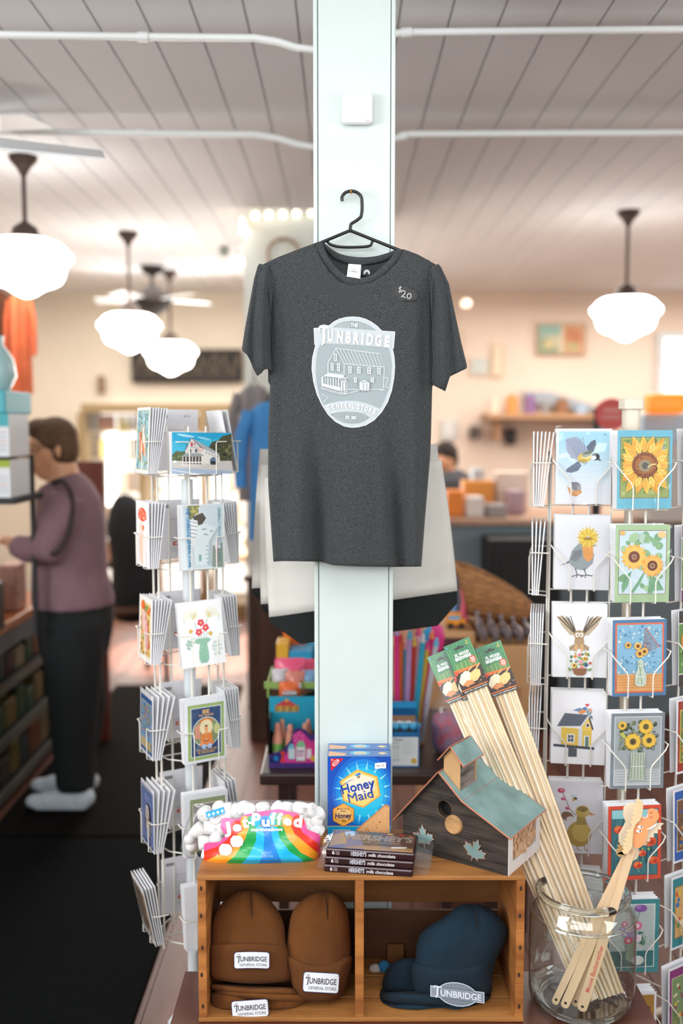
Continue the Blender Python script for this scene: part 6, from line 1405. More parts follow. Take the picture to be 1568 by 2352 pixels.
def birdhouse_card(a):
    a.rect(0, 0, 100, 140, '#eff0f5')
    a.poly([(24, 42), (68, 44), (54, 66), (10, 68)], '#5b6270')
    for k in range(9): a.line([(26 + k * 5, 43), (13 + k * 5, 67)], .7, '#858c9a')
    a.poly([(68, 44), (72, 47), (57, 70), (52, 68)], '#d8dae2'); a.poly([(70, 46), (78, 72), (75, 73), (68, 52)], '#3e434c'); a.poly([(18, 69), (54, 71), (54, 106), (18, 102)], '#f0cf62'); a.poly([(56, 68), (68, 50), (75, 72), (74, 104), (56, 106)], '#f0cf62')
    for k in range(8): a.line([(18, 73 + k * 4), (53, 75 + k * 4)], .7, '#b89a3c'); a.line([(57, 76 + k * 4), (74, 75 + k * 3.7)], .7, '#b89a3c')
    a.rect(13, 69, 18, 102, '#e3e5ec'); a.rect(50, 71, 57, 107, '#dcdfe8'); a.rect(29, 82, 43, 99, '#eef0f2'); a.rect(31, 84, 41, 97, '#4c5c66'); a.line([(36, 84), (36, 97)], 1, '#eef0f2'); a.line([(31, 90), (41, 90)], 1, '#eef0f2')
    a.ell(67, 64, 4, 4.6, '#e9ebee'); a.ell(67, 64, 2.6, 3.2, '#50483c'); a.rect(61, 84, 70, 105, '#e9ebee'); a.rect(63, 86, 69, 106, '#5f8078')
    a.poly([(4, 102), (80, 106), (80, 111), (4, 107)], '#4a505c'); a.poly([(32, 108), (48, 110), (48, 126), (32, 126)], '#565a62')
    a.ell(56, 37, 8, 5, '#e2965c', -15); a.poly([(38, 36), (50, 31), (58, 32), (50, 38)], '#6f93bd'); a.ell(61, 32, 4, 3.4, '#5f86b8'); a.ell(69, 38, 5, 7, '#8fa9b4', 15); a.ell(71, 35, 3, 4, '#e0a88a'); a.poly([(70, 44), (75, 46), (76, 53), (72, 50)], '#5e8090')
    a.poly([(61, 24), (63, 22), (65, 24), (67, 22), (69, 24), (65, 29)], '#dd4450'); a.line([(55, 41), (54, 44)], .8, '#555555')
def vase_grey(a):
    a.rect(0, 0, 100, 140, '#7f8a90'); a.rect(6, 6, 94, 134, '#d3d8da'); a.rect(7.5, 7.5, 92.5, 132.5, '#a6aeb0')
    a.rect(7.5, 104, 92.5, 132.5, '#c3c8c8')
    for k in range(5): a.line([(8, 108 + k * 5), (92, 107 + k * 5)], .8, '#8f9698')
    speck(a, 14, 14, 86, 72, 90, ['#6f7d60', '#55654c', '#8c9678', '#7d8a88', '#3f4a3c'], (2, 4.5), 12)
    for x, y, r in ((64, 25, 15), (20, 22, 9), (40, 52, 17), (70, 50, 15)): flower(a, x, y, r, '#e3ae34', '#6b5f3c', 18, '#f0c64e', .36)
    a.ell(40, 52, 3, 3, '#4a4030'); a.ell(70, 50, 2.6, 2.6, '#4a4030'); a.poly([(14, 36), (22, 34), (28, 46), (20, 44)], '#b8c05c')
    a.poly([(36, 72), (64, 72), (62, 96), (64, 124), (34, 124), (37, 96)], '#b9c4b4'); [a.line([(40 + k * 5, 74), (38 + k * 6, 121)], 1.3, '#7f9468') for k in range(5)]; a.line([(36, 98), (64, 98)], 1, '#e6ebe4')
def duck(a):
    a.rect(0, 0, 100, 140, '#e7e5ec')
    a.line([(50, 66), (38, 54), (30, 34), (24, 20)], 1.4, '#6a4a4a')
    for x, y, r in ((22, 18, 7), (26, 34, 4.5), (34, 52, 4.5)): a.ell(x, y, r, r * .7, '#c43f68'); a.ell(x + 1, y - 1, r * .5, r * .35, '#e88aa0')
    a.ell(48, 33, 4, 3, '#3c3a34'); a.ell(45, 35, 3, 3, '#c9a43c'); a.ell(44, 28, 4, 3, '#c8d4d8'); a.ell(50, 28, 3, 2.4, '#d8e0e2')
    a.ell(56, 102, 23, 25, '#b99a4a'); a.ell(60, 98, 17, 19, '#d2b45e'); a.ell(34, 68, 12, 9, '#8a6a50', 20); a.ell(40, 74, 8, 6, '#e6e2e0'); a.poly([(52, 66), (66, 66), (72, 84), (50, 84)], '#a88e48'); a.ell(62, 58, 13, 12, '#c8aa52'); a.ell(62, 53, 10, 5, '#8f7a48'); a.poly([(74, 57), (86, 64), (74, 65)], '#cf9448'); a.ell(64, 57, 1.6, 1.4, '#2c2620')
    for x in (52, 66): a.line([(x, 124), (x + 2, 133), (x + 8, 134)], 1.8, '#a87c3c')
def poppies(a):
    a.rect(0, 0, 100, 140, '#de5238'); a.rect(6, 7, 94, 132, '#24404a'); a.rect(7, 8, 93, 131, '#3f7d86'); a.rect(7, 8, 93, 24, '#9ad6da')
    q = random.Random(5)
    for k in range(90): x = q.uniform(10, 88); y = q.uniform(26, 120); a.line([(x, y + 10), (x + q.uniform(-4, 4), y - q.uniform(0, 12))], q.uniform(.8, 2.2), q.choice(['#2c6266', '#5f9c84', '#1d4c56', '#79b58c', '#2b5a80']))
    for x, y, r in ((20, 44, 10), (78, 68, 13), (86, 104, 10), (56, 112, 9), (64, 90, 8)): a.ell(x, y, r, r * .75, '#e85c34'); a.ell(x - r * .3, y - r * .2, r * .5, r * .4, '#f4824e'); a.ell(x + r * .3, y + r * .15, r * .45, r * .35, '#c7402a')
    speck(a, 12, 40, 88, 124, 14, ['#9cc46c', '#b9d488'], (1.5, 3), 8)
def teal_vase(a):
    a.rect(0, 0, 100, 140, '#3a8d92'); a.rect(6, 9, 92, 130, '#dfe4e0'); a.rect(8, 11, 90, 128, '#b8c6c2')
    for k in range(9):
        for j in range(9): x = 12 + k * 9.4; y = 16 + j * 9.8; a.line([(x, y - 4), (x + 4, y), (x, y + 4), (x - 4, y), (x, y - 4)], .7, '#e0e8e4')
    a.rect(8, 98, 90, 128, '#3b7a7c'); [a.line([(8, 102 + k * 5), (90, 101 + k * 5)], 1, '#2a5c62') for k in range(5)]
    a.line([(62, 22), (56, 56)], 1, '#7a8f78'); a.ell(64, 17, 12, 7, '#8a5aa6'); a.ell(60, 14, 5, 4, '#a87cc0')
    for x, y, r, c in ((34, 46, 6, '#e0527c'), (58, 50, 9, '#dd6f9c'), (44, 56, 8, '#dfe0e6'), (36, 66, 7, '#a894cc'), (50, 68, 8, '#b4a2d4'), (60, 74, 8, '#dcdde4'), (42, 78, 8, '#e04c70'), (30, 56, 5, '#7c5cae')): a.ell(x, y, r, r * .9, c); a.ell(x, y, r * .5, r * .45, '#f0c8d4' if c[1] in 'ed' else '#cfc4e2')
    speck(a, 60, 60, 76, 86, 12, ['#4f8068', '#3c6b58'], (2, 5), 3, .4); a.poly([(36, 84), (54, 84), (52, 96), (56, 112), (46, 120), (36, 112), (38, 96)], '#8fb09a'); a.ell(60, 116, 12, 9, '#dfe6e4')
def ochre(a):
    a.rect(0, 0, 100, 140, '#f2f1f4'); a.rect(0, 5, 96, 140, '#b5853a'); a.rect(6, 28, 88, 140, '#2f2b28'); a.rect(8, 30, 86, 140, '#b99a58')
    speck(a, 14, 36, 80, 138, 80, ['#cdb070', '#9a7c44', '#8a6c38', '#dcc48a'], (1, 3), 3, .3)
def plain(c1, c2, c3, seed, cs):
    def f(a):
        a.rect(0, 0, 100, 140, '#f1f2f6'); a.rect(3, 4, 97, 136, c1); a.rect(9, 20, 91, 120, c3); a.rect(11, 22, 89, 118, c2); speck(a, 16, 27, 84, 113, 46, cs, (2, 6), seed)
    return f
def whitecard(a): a.rect(0, 0, 100, 140, '#eff0f4')
def butterfly(bgc, top, wing, spot):
    def f(a):
        a.rect(0, 0, 100, 140, top); a.rect(0, 22, 100, 118, '#f0eef0'); a.rect(0, 24, 100, 116, bgc); speck(a, 4, 28, 96, 112, 70, ['#7fae54', '#567f3c', '#a2c46c'], (2, 5), 5)
        for s in (-1, 1): a.ell(50 + s * 24, 58, 20, 24, wing, s * 30); a.ell(50 + s * 20, 86, 13, 15, wing, s * -20)
        for s in (-1, 1):
            for k in range(7): a.ell(50 + s * (14 + k * 4), 46 + k * 5, 3.4, 2.2, spot, s * 30, 8); a.ell(50 + s * (12 + k * 2), 80 + k * 2, 2, 1.6, spot, 0, 8)
        a.ell(50, 70, 2.4, 18, '#1c1a18')
    return f
# left rack cards
def deer(a):
    a.rect(0, 0, 100, 140, '#f0efed'); a.rect(6, 6, 94, 132, '#a9b38a'); a.rect(8, 8, 92, 130, '#a6cbd4')
    speck(a, 10, 10, 90, 128, 120, ['#8fbfd2', '#c3dce0', '#9db887', '#b9d2c6', '#7fae9a'], (3, 6), 3)
    a.poly([(50, 34), (60, 44), (72, 34), (68, 54), (80, 70), (84, 104), (70, 104), (66, 84), (52, 66)], '#f0dccb')
    a.poly([(28, 50), (36, 56), (46, 50), (44, 66), (64, 78), (74, 92), (70, 104), (60, 94), (44, 96), (40, 112), (34, 110), (34, 90), (30, 72)], '#e8855a'); a.ell(36, 60, 2, 2, '#5a3a30')
def mushroom(a):
    a.rect(0, 0, 100, 140, '#f1f0f1'); a.ell(42, 96, 18, 42, '#efc9b4'); a.ell(40, 60, 14, 16, '#f2d8c8'); a.ell(50, 28, 32, 15, '#f0582e'); a.rect(18, 28, 82, 38, '#f0582e'); speck(a, 26, 18, 74, 36, 16, ['#fbe3d6'], (1.5, 3), 4); a.ell(56, 56, 8, 6, '#f0724a')
def pigfruit(a):
    a.rect(0, 0, 100, 140, '#f3f0ec'); a.poly([(12, 12), (88, 12), (90, 128), (14, 128)], '#e6c986'); speck(a, 16, 14, 86, 124, 90, ['#e8782e', '#d9542c', '#93a04c', '#f2c05a', '#b8873c', '#f5dca0'], (3, 7), 6)
    a.ell(48, 58, 18, 34, '#eac0b8', -25); a.ell(66, 84, 12, 30, '#e6aca6', -10); a.ell(56, 46, 6, 5, '#d88f8a'); a.ell(30, 22, 12, 8, '#ee6a2c')
def tree_blue(a):
    a.rect(0, 0, 100, 140, '#f0eef0'); a.rect(5, 10, 95, 134, '#3464a0'); a.rect(11, 22, 89, 126, '#d8c79a'); a.rect(13, 24, 87, 106, '#7aa6d0'); speck(a, 18, 28, 82, 92, 90, ['#5c90c4', '#a3b98c', '#c8b26a', '#8fb7d6', '#d98a8a'], (2, 5), 8); a.rect(46, 80, 53, 106, '#a8895a'); a.rect(13, 106, 87, 124, '#d9c48a'); [a.line([(18, 110 + k * 5), (82, 110 + k * 5)], 1, '#8a7440') for k in range(3)]
def portrait_blue(a):
    a.rect(0, 0, 100, 140, '#ecebf0'); a.rect(4, 8, 96, 136, '#2f4a80'); a.rect(6, 16, 94, 128, '#6f7fb4'); a.rect(8, 11, 92, 13, '#e8eaf2'); a.ell(56, 82, 26, 42, '#23233c'); a.ell(48, 66, 14, 20, '#e8dcd4'); a.ell(48, 66, 9, 13, '#c9b8b0'); a.ell(52, 98, 16, 24, '#c7b19e'); a.ell(46, 110, 10, 12, '#8a97b8'); a.line([(30, 26), (66, 30)], 1.6, '#c9d2ea'); a.line([(26, 34), (74, 38)], 1.6, '#c9d2ea')
def sepia(a):
    a.rect(0, 0, 100, 140, '#e9e4e2'); a.rect(3, 14, 97, 126, '#b7a38e'); a.rect(8, 20, 92, 118, '#7a6450'); [a.rect(12 + k * 9, 26, 17 + k * 9, 112, ['#4a3a30', '#98816a', '#c2ad92'][k % 3]) for k in range(9)]
def store_photo(a):     # 152 x 102 landscape, drawn in a 150 x 100 frame
    a.rect(0, 0, 150, 100, '#3fb8dc'); a.poly([(0, 0), (150, 0), (150, 14), (0, 22)], '#1ea4d2'); a.ell(34, 8, 22, 3, '#a5dcee', 8); a.ell(80, 14, 18, 2.5, '#8fd4ea', 12)
    a.poly([(92, 34), (100, 22), (116, 18), (126, 8), (150, 2), (150, 84), (96, 84)], '#4c4f34'); speck(a, 98, 24, 147, 76, 60, ['#3a3f28', '#666a44', '#2c2f22', '#7c7a50'], (2, 5), 4); a.poly([(0, 54), (10, 44), (22, 46), (34, 44), (40, 66), (0, 70)], '#5b6a48'); speck(a, 2, 48, 34, 66, 20, ['#4c5a3c', '#748058'], (2, 4), 2)
    a.rect(0, 68, 150, 100, '#cfcac6'); a.poly([(0, 84), (150, 92), (150, 100), (0, 100)], '#a8bcd2'); a.line([(0, 90), (70, 100)], 1.6, '#e9edf2')
    a.poly([(32, 42), (48, 14), (72, 36), (72, 76), (34, 72)], '#d9d6d2'); a.poly([(72, 36), (118, 54), (120, 72), (72, 76)], '#e6e2dc'); a.poly([(48, 14), (54, 16), (118, 50), (118, 56), (72, 37)], '#a9b0b4'); a.line([(32, 42), (48, 13), (73, 37)], 2.4, '#5c6670')
    for x, y in ((42, 40), (57, 39)): a.rect(x, y, x + 5, y + 9, '#4a5560')
    a.rect(46, 24, 51, 33, '#c0405c'); a.rect(54, 24, 57, 30, '#c0405c'); a.rect(40, 34, 62, 36, '#b8b4b4'); a.ell(70, 40, 6, 4.4, '#d8564a'); a.ell(70, 40, 4.6, 3, '#f0e6de')
    for k in range(5): a.rect(84 + k * 7, 46 + k * 2.4, 86 + k * 7, 51 + k * 2.2, '#5a646c')
    a.poly([(20, 58), (34, 50), (70, 50), (80, 56)], '#9ba2a8'); a.poly([(24, 58), (72, 57), (72, 76), (24, 74)], '#54423c')
    for k in range(7): a.rect(25 + k * 8, 58, 27 + k * 8, 76, '#eceae6')
    a.poly([(22, 70), (74, 70), (74, 73), (22, 73)], '#f0eeea'); a.poly([(22, 76), (78, 78), (60, 82), (20, 80)], '#dedad4'); a.poly([(94, 64), (102, 58), (112, 62), (112, 76), (94, 74)], '#5f7a96'); a.rect(96, 68, 112, 77, '#2c3034'); a.ell(6, 70, 5, 3, '#e8edf0')
def store_photo_up(a):     # portrait: the picture lies on its side
    a.rect(0, 0, 100, 140, '#dfe7ea'); a.poly([(6, 2), (96, 2), (96, 138), (14, 138)], '#cfdde4'); a.poly([(6, 2), (18, 2), (26, 138), (14, 138)], '#c3d6de')
    a.poly([(16, 2), (44, 2), (30, 28), (20, 34)], '#8a8a5c'); speck(a, 20, 5, 40, 24, 14, ['#b9b56a', '#6a6c44', '#d0c888'], (2, 4), 3); a.poly([(28, 26), (50, 18), (58, 30), (48, 44), (36, 46)], '#55504a')
    a.poly([(20, 32), (38, 34), (42, 60), (30, 92), (22, 88)], '#e8ecee'); [a.line([(22, 36 + k * 8), (38, 40 + k * 8)], 1.4, '#76828a') for k in range(5)]
    a.poly([(42, 44), (56, 42), (82, 52), (66, 78), (60, 130), (34, 130), (28, 92)], '#dbe8ec'); a.poly([(82, 52), (86, 56), (70, 82), (70, 134), (60, 132), (64, 80)], '#b4c4cc'); a.line([(48, 54), (58, 53)], 2, '#6f8a96'); a.line([(52, 64), (62, 66)], 2, '#6f8a96'); a.line([(66, 58), (74, 58)], 2, '#6f8a96')
    for k in range(5): a.line([(56, 90 + k * 9), (62, 90 + k * 9)], 1.4, '#6f8a96')
    a.rect(40, 108, 46, 122, '#7fb0ac'); a.poly([(72, 90), (94, 84), (96, 138), (70, 136)], '#8c9a8c'); a.poly([(76, 84), (90, 80), (90, 96), (78, 98)], '#e2e6ea')
    a.text('THE TUNBRIDGE GENERAL STORE', 19, 70, 8, '#1b7fb4', .03, rot=88, w=128); a.text('GENERALLY AROUND FOR 191 YEARS', 88, 66, 6, '#2f8f9c', .01, rot=90, w=116); a.text('IN TUNBRIDGE, VT', 82, 100, 5.4, '#b8458e', .01, rot=88, w=54)
def lilies(a):
    a.rect(0, 0, 100, 140, '#f1f3f4')
    for s, cx in ((1, 30), (-1, 76)):
        f = lambda x, y: (cx + s * x, y)
        a.poly([f(-20, 36), f(-12, 20), f(2, 14), f(14, 18), f(18, 28), f(10, 40), f(-2, 36)], '#eceadb'); a.poly([f(-4, 26), f(12, 22), f(10, 36), f(2, 38)], '#dcdcc4'); a.line([f(4, 36), f(8, 26)], 2.4, '#dfc45c'); a.line([f(-18, 34), f(-16, 44)], 1, '#a9b49a')
    for p in ([(44, 84), (40, 60), (36, 44)], [(54, 86), (56, 60), (66, 40)], [(48, 84), (50, 56)], [(42, 84), (34, 78), (24, 80)], [(58, 84), (62, 70), (72, 72)]): a.line(p, 1.1, '#7fa58c')
    for x, y in ((50, 46), (60, 58), (44, 66)): petals(a, x, y, 0, 9, 5, 4.2, '#de4a5a', .3); a.ell(x, y, 1.8, 1.8, '#f6d6a0')
    for x, y in ((70, 72), (26, 62)): petals(a, x, y, 0, 6, 6, 2, '#d8b45a', .2)
    for x, y in ((20, 84), (16, 90), (24, 92), (18, 98), (28, 86)): a.ell(x, y, 5, 3, '#a6c4b4', 40)
    a.poly([(32, 84), (38, 80), (64, 80), (70, 86), (60, 92), (62, 110), (62, 126), (58, 134), (44, 134), (40, 126), (40, 110), (44, 92), (36, 90)], '#8fbfa6'); speck(a, 43, 94, 59, 130, 26, ['#7fb196', '#a4cdb6'], (1, 2), 3)
    for t_, y, h in (('SO', 92, 5), ('SORRY', 100, 6), ('FOR YOUR', 108, 4.6), ('LOSS', 117, 7)): a.text(t_, 82, y, h, '#9db7a8', .0, w=22 if len(t_) > 4 else 14)
def be_change(a):
    a.rect(0, 0, 100, 140, '#f2f3f6'); a.rect(8, 12, 96, 134, '#a3bc70'); a.rect(15, 19, 89, 127, '#eef1f4'); a.rect(16.5, 20.5, 87.5, 125.5, '#2b4a74')
    a.text('BE', 52, 29, 8, '#e9b86a', .04, w=17); a.text('THE CHANGE', 52, 37, 4.6, '#e9b86a', .02, w=36)
    a.ell(52, 74, 33, 33, '#eef1f4', n=40); a.ell(52, 74, 31.5, 31.5, '#8a9a68', n=40); a.poly([(24, 62), (36, 52), (38, 88), (26, 88)], '#e59a80'); a.ell(78, 70, 8, 12, '#cfd08c'); a.poly([(38, 104), (40, 60), (36, 48), (52, 43), (68, 48), (65, 62), (68, 104)], '#e8853c'); a.ell(52, 64, 16, 17, '#f8e6b4'); a.poly([(36, 104), (40, 84), (46, 76), (58, 76), (64, 84), (70, 104)], '#f08a3c'); a.ell(52, 67, 4.4, 6, '#f2a860'); a.ell(52, 61, 3.4, 2, '#45342c'); a.poly([(49, 72), (55, 72), (56, 80), (48, 80)], '#f2a860'); a.ell(52, 92, 6, 3, '#5a3a28'); a.ell(52, 91, 5, 2.6, '#f2a860')
    for x in (46, 60): petals(a, x, 106, 0, 7, 9, 1.6, '#9ec0ec', 0, '#c8dcf4')
    a.text('YOU WANT TO SEE', 52, 113, 4, '#e9b86a', .02, w=50); a.text('IN THE WORLD.', 52, 118, 4, '#e9b86a', .02, w=42); a.line([(32, 121), (72, 121)], .5, '#e9b86a')
def green_border(a):
    a.rect(0, 0, 100, 140, '#f0f1f4'); a.rect(12, 12, 94, 134, '#9aa87c'); speck(a, 14, 14, 92, 132, 60, ['#b3bf94', '#808f64'], (1, 2), 3); a.rect(18, 22, 88, 124, '#e9e2d0'); a.rect(20, 24, 86, 122, '#4c3f34'); a.ell(44, 46, 14, 18, '#d8d4cc'); a.ell(66, 40, 12, 10, '#2c2622')
def cardback(a):
    a.rect(0, 0, 100, 140, '#eae9ee'); [a.rect(10 + k * 2.2, 12, 11.2 + k * 2.2 + (k % 3) * .4, 20, '#5c5c64') for k in range(9)]
    a.text('$5.50', 74, 15, 4.4, '#75757c', 0, w=14); a.line([(30, 46), (76, 46)], .7, '#8c8c94'); a.text('BOTANICAL GREETING', 54, 92, 3.2, '#6a6a72', .0, w=40, arc=.006); a.poly([(40, 98), (68, 98), (68, 108), (40, 108)], '#d8705f'); a.ell(54, 103, 9, 4, '#f2ded8'); [a.line([(34, 113 + k * 4), (74, 113 + k * 4)], .6, '#9a9aa2') for k in range(3)]

# ------------------------------------------------------------------ cards and racks
CARD = M('card_stock', '#f4f5f8', .6); CARDE = M('card_stock_blueish', '#cfd9e6', .6)
WIRE = M('white_coated_wire', '#e8e4da', .35)
def card(base, yaw, w, h, art, label, group=None, lean=3, sleeve=True, roll=0, frame=(100, 140)):
    o = MB().bx(-w / 2, w / 2, 0, .0014, 0, h).build('greeting_card', CARD, local=True); tag(o, label, 'card', group)
    if art:
        A = Art(1.5e-5); art(A)
        A.build('artwork', lambda x, y, n: Vector((-w / 2 + w * x / frame[0], -.0003 - n, h - h * y / frame[1])), PRINT, o, local=True)
        if sleeve:
            q = random.Random(hash(label) % 999); nx, nz = 12, 16; R = []
            for j in range(nz + 1):
                R.append([Vector((-w / 2 - .003 + (w + .006) * i / nx, -.005 - .003 * noise.noise(Vector((i * .8 + q.random() * .2 + len(label), j * .6, 3))), -.002 + (h + .009) * j / nz)) for i in range(nx + 1)])
            MB().grid(R).build('clear_sleeve', FILM, o, local=True, smooth='all')
    o.location = base; o.rotation_euler = (-radians(lean), radians(roll), yaw); return o
_pc = {}
def plaincard(w, h, back=False):
    k = (round(w, 4), round(h, 4), back)
    if k not in _pc:
        o = MB().bx(-w / 2, w / 2, 0, .0022, 0, h).build('greeting_card', [CARD], local=True); C.objects.unlink(o); _pc[k] = o
    o = _pc[k].copy(); C.objects.link(o); return o
def pocket(T, w, wd, hh, style, root, oz=0):
    """T(t, n, z) maps tangent, outward, height to world; wires around a pocket of width w"""
    r = .0014; mb = MB()
    if style == 0:
        for s in (-1, 1):
            mb.tube([T(s * w * .56, -.004, hh), T(s * w * .56, wd * .6, hh), T(s * w * .5, wd * .96, hh), T(s * w * .3, wd, hh), T(s * w * .28, wd, hh - .006), T(s * w * .28, wd, 0), T(s * w * .28, wd * .8, -.003), T(s * w * .28, -.004, -.003)], r, 6)
        mb.tube([T(-w * .3, .0, -.003), T(w * .3, .0, -.003)], r, 6)
    else:
        for s in (-1, 1):
            mb.tube([T(s * w * .56, -.004, hh + .012), T(s * w * .56, wd * .9, hh + .012), T(s * w * .5, wd, hh), T(s * w * .26, wd, hh - .035), T(s * w * .23, wd, hh - .045), T(s * w * .23, wd, -.002), T(s * w * .23, -.004, -.006)], r * 1.15, 6)
        mb.tube([T(-w * .56, .0, -.006), T(w * .56, .0, -.006)], r, 6)
    mb.build('pocket', WIRE, root, smooth=True)
def stack(T, yaw, n, w, h, art, what, rackname, wd=.034, lean0=2.5, dl=1.6, roll=0, sleeve=True, frame=(100, 140), z0=0):
    """front card outermost, plain cards fanned behind it"""
    for i in range(n):
        nn = wd - .006 - i * (wd - .010) / max(n, 1); b = T(0, nn, z0)
        if i == 0: card(b, yaw, w, h, art, what + ', ' + rackname, lean=lean0, sleeve=sleeve, roll=roll, frame=frame)
        else:
            o = plaincard(w, h * (1 - .004 * (i % 3))); o.location = b; o.rotation_euler = (-radians(lean0 + dl * i), radians(roll * .7), yaw)
            tag(o, ('plain card stacked behind the %s' % what) + (', ' + rackname if len(what.split()) < 8 else ''), 'card', 'cards behind the %s, %s' % (what, rackname))
def Tf(px, D, zref, ang, rad):
    """side frame of a rack: pole position, side angle (yaw) and radius"""
    nrm = Vector((sin(ang), -cos(ang), 0)); tan_ = Vector((cos(ang), sin(ang), 0))
    return lambda t, n, z: Vector((px, D, zref + z)) + nrm * (rad + n) + tan_ * t

# left rack
LX, LD = -.388, 2.50; aL = radians(27)
rk = thing('card_rack', 'white wire revolving card rack with a white centre pole, left of the post', 'card rack', (LX, LD, 0))
POLE = M('white_enamel_pole', '#dfe6ea', .3)
zp = W(437, 1100, LD).z
MB().cyl((LX, LD, .02), (LX, LD, zp), .0155, n=24).build('centre_pole', POLE, rk, smooth=True)
MB().cyl((LX, LD, zp - .01), (LX, LD, W(437, 985, LD).z), .006, n=10).build('top_rod', WIRE, rk, smooth=True)
mb = MB()
for k in range(4):
    a = k * pi / 2 + aL + .78; mb.tube([(LX, LD, .03), (LX + .06 * cos(a), LD + .06 * sin(a), .03), (LX + .07 * cos(a), LD + .07 * sin(a), .012)], .009, 8)
mb.build('foot', POLE, rk, smooth=True)
MB().ball((LX + .02, LD - .09, .30), (.02, .012, .006)).build('caster_cap', SHM, rk, smooth='all')
zb = [W(470, y, 2.40).z for y in (1089, 1307, 1528, 1748, 1962, 2172)]
sides = [(0, 0), (-90, 1), (90, 2), (180, 3)]
mb = MB()
for da, _ in sides:
    T = Tf(LX, LD, 0, aL + radians(da), .088)
    for t in (-.022, .022): mb.tube([T(t, -.004, zb[5] - .03), T(t, -.004, zb[0] + .115)], .0028, 8)
mb.build('upright_wires', WIRE, rk, smooth=True)
for z in [q - .006 for q in zb] + [zb[0] + .1]:
    pts = [Tf(LX, LD, z, aL + radians(a), .084)(0, 0, 0) for a in range(0, 360, 30)]; MB().tube(pts, .0018, 6, closed=True).build('ring_wire', WIRE, rk, smooth=True)
mb = MB()
for z in (zb[0] - .01, zb[3] - .01, zb[5] - .01):
    for a in (0, 90, 180, 270): mb.tube([Vector((LX, LD, z)), Tf(LX, LD, z, aL + radians(a), .084)(0, 0, 0)], .0018, 6)
mb.build('spoke_wires', WIRE, rk, smooth=True)
frontA = [(store_photo, 'postcard photo of a white store under a blue sky'), (store_photo_up, 'postcard with a sideways store photo and blue lettering'), (lilies, 'white card with lilies and red flowers in a green vase'), (be_change, 'green bordered card with a seated orange robed figure'), (green_border, 'card with a mottled green border'), (whitecard, 'plain white card')]
leftA = [(deer, 'blue leafy card with an orange fawn'), (mushroom, 'card with a red spotted mushroom'), (pigfruit, 'orange fruit card with pink pigs'), (tree_blue, 'blue card with a flowering tree'), (portrait_blue, 'blue card with an oval portrait'), (sepia, 'tan card with dark stripes')]
tn = ['left rack top tier', 'left rack second tier', 'left rack third tier', 'left rack fourth tier', 'left rack fifth tier', 'left rack bottom tier']
for i, z in enumerate(zb):
    for da, s in sides:
        ang = aL + radians(da); T = Tf(LX, LD, z, ang, .088); yaw = ang
        w, h = .112, .158
        if s == 0 and i == 0: w, h = .150, .100
        pocket(T, w if not (s == 0 and i == 0) else .12, .036, .078, 0, rk)
        if s == 0: stack(T, yaw + (.12 if i == 3 else 0), (4, 3, 3, 6, 5, 5)[i], w, h, *frontA[i], tn[i], lean0=(1, 1, 5, 2, 2, 5)[i], roll=(1, 0, -3, 1, 1, 0)[i], sleeve=i in (3, 4), frame=(150, 100) if i == 0 else (100, 140), dl=.8)
        elif s == 1: stack(T, yaw, (7, 6, 7, 5, 5, 5)[i], w, h * 1.02, *leftA[i], tn[i], lean0=(3, 0, 2, 1, 0, -12)[i], dl=(1.2, 1.5, 1.6, 3.2, 3.2, 1.0)[i], sleeve=i >= 3, roll=(0, 0, 0, 0, 0, 3)[i])
        elif s == 2: stack(T, yaw, (2, 7, 6, 6, 4, 4)[i], w, h, whitecard, 'white card facing right beside the pole', tn[i], lean0=(10, 2, 3, 2, 6, 3)[i], dl=1.3, sleeve=False)
        else:
            Tb = T; b = T(0, .004, 0)
            o = card(b, yaw + pi, w * 1.05, h * 1.0, cardback, 'back of a bar coded white card behind the pole, ' + tn[i], lean=-4, sleeve=False)

# right rack
RX, RD = .715, 2.47
rk = thing('card_rack', 'cream wire card rack full of bird and sunflower cards at the right edge', 'card rack', (RX, RD, 0))
CREAM = M('cream_plastic', '#e2d9c6', .45)
zc = W(1460, 985, RD).z
MB().cyl((RX, RD, .02), (RX, RD, zc), .011, n=20).build('centre_pole', CREAM, rk, smooth=True)
MB().lathe([(.001, 0), (.021, 0), (.022, .02), (.0225, .06), (.001, .061)], (RX, RD, zc - .01), 24).build('cap_neck', CREAM, rk, smooth=True)
MB().cyl((RX, RD, zc + .048), (RX, RD, zc + .074), .032, n=8).build('cap', CREAM, rk, bevel=.002)
mb = MB()
for k in range(4):
    a = k * pi / 2 + .6; mb.tube([(RX, RD, .03), (RX + .24 * cos(a), RD + .24 * sin(a), .012)], .009, 8)
mb.build('foot', CREAM, rk, smooth=True)
cols_ = {  # centre x, distance, yaw, bottoms in the picture, arts
 'A': (1332, 2.345, -6, (1158, 1355, 1557, 1757, 1962, 2165)), 'B': (1472, 2.25, 5, (1169, 1384, 1600, 1813, 2023, 2237, 2450)),
 'L': (1214, 2.44, -102, (1158, 1357, 1558, 1745, 1950)), 'R': (1606, 2.31, 33, (1160, 1378, 1570, 1770, 1972, 2170, 2375))}
tR = ['right rack top tier', 'right rack second tier', 'right rack third tier', 'right rack fourth tier', 'right rack fifth tier', 'right rack sixth tier', 'right rack bottom tier']
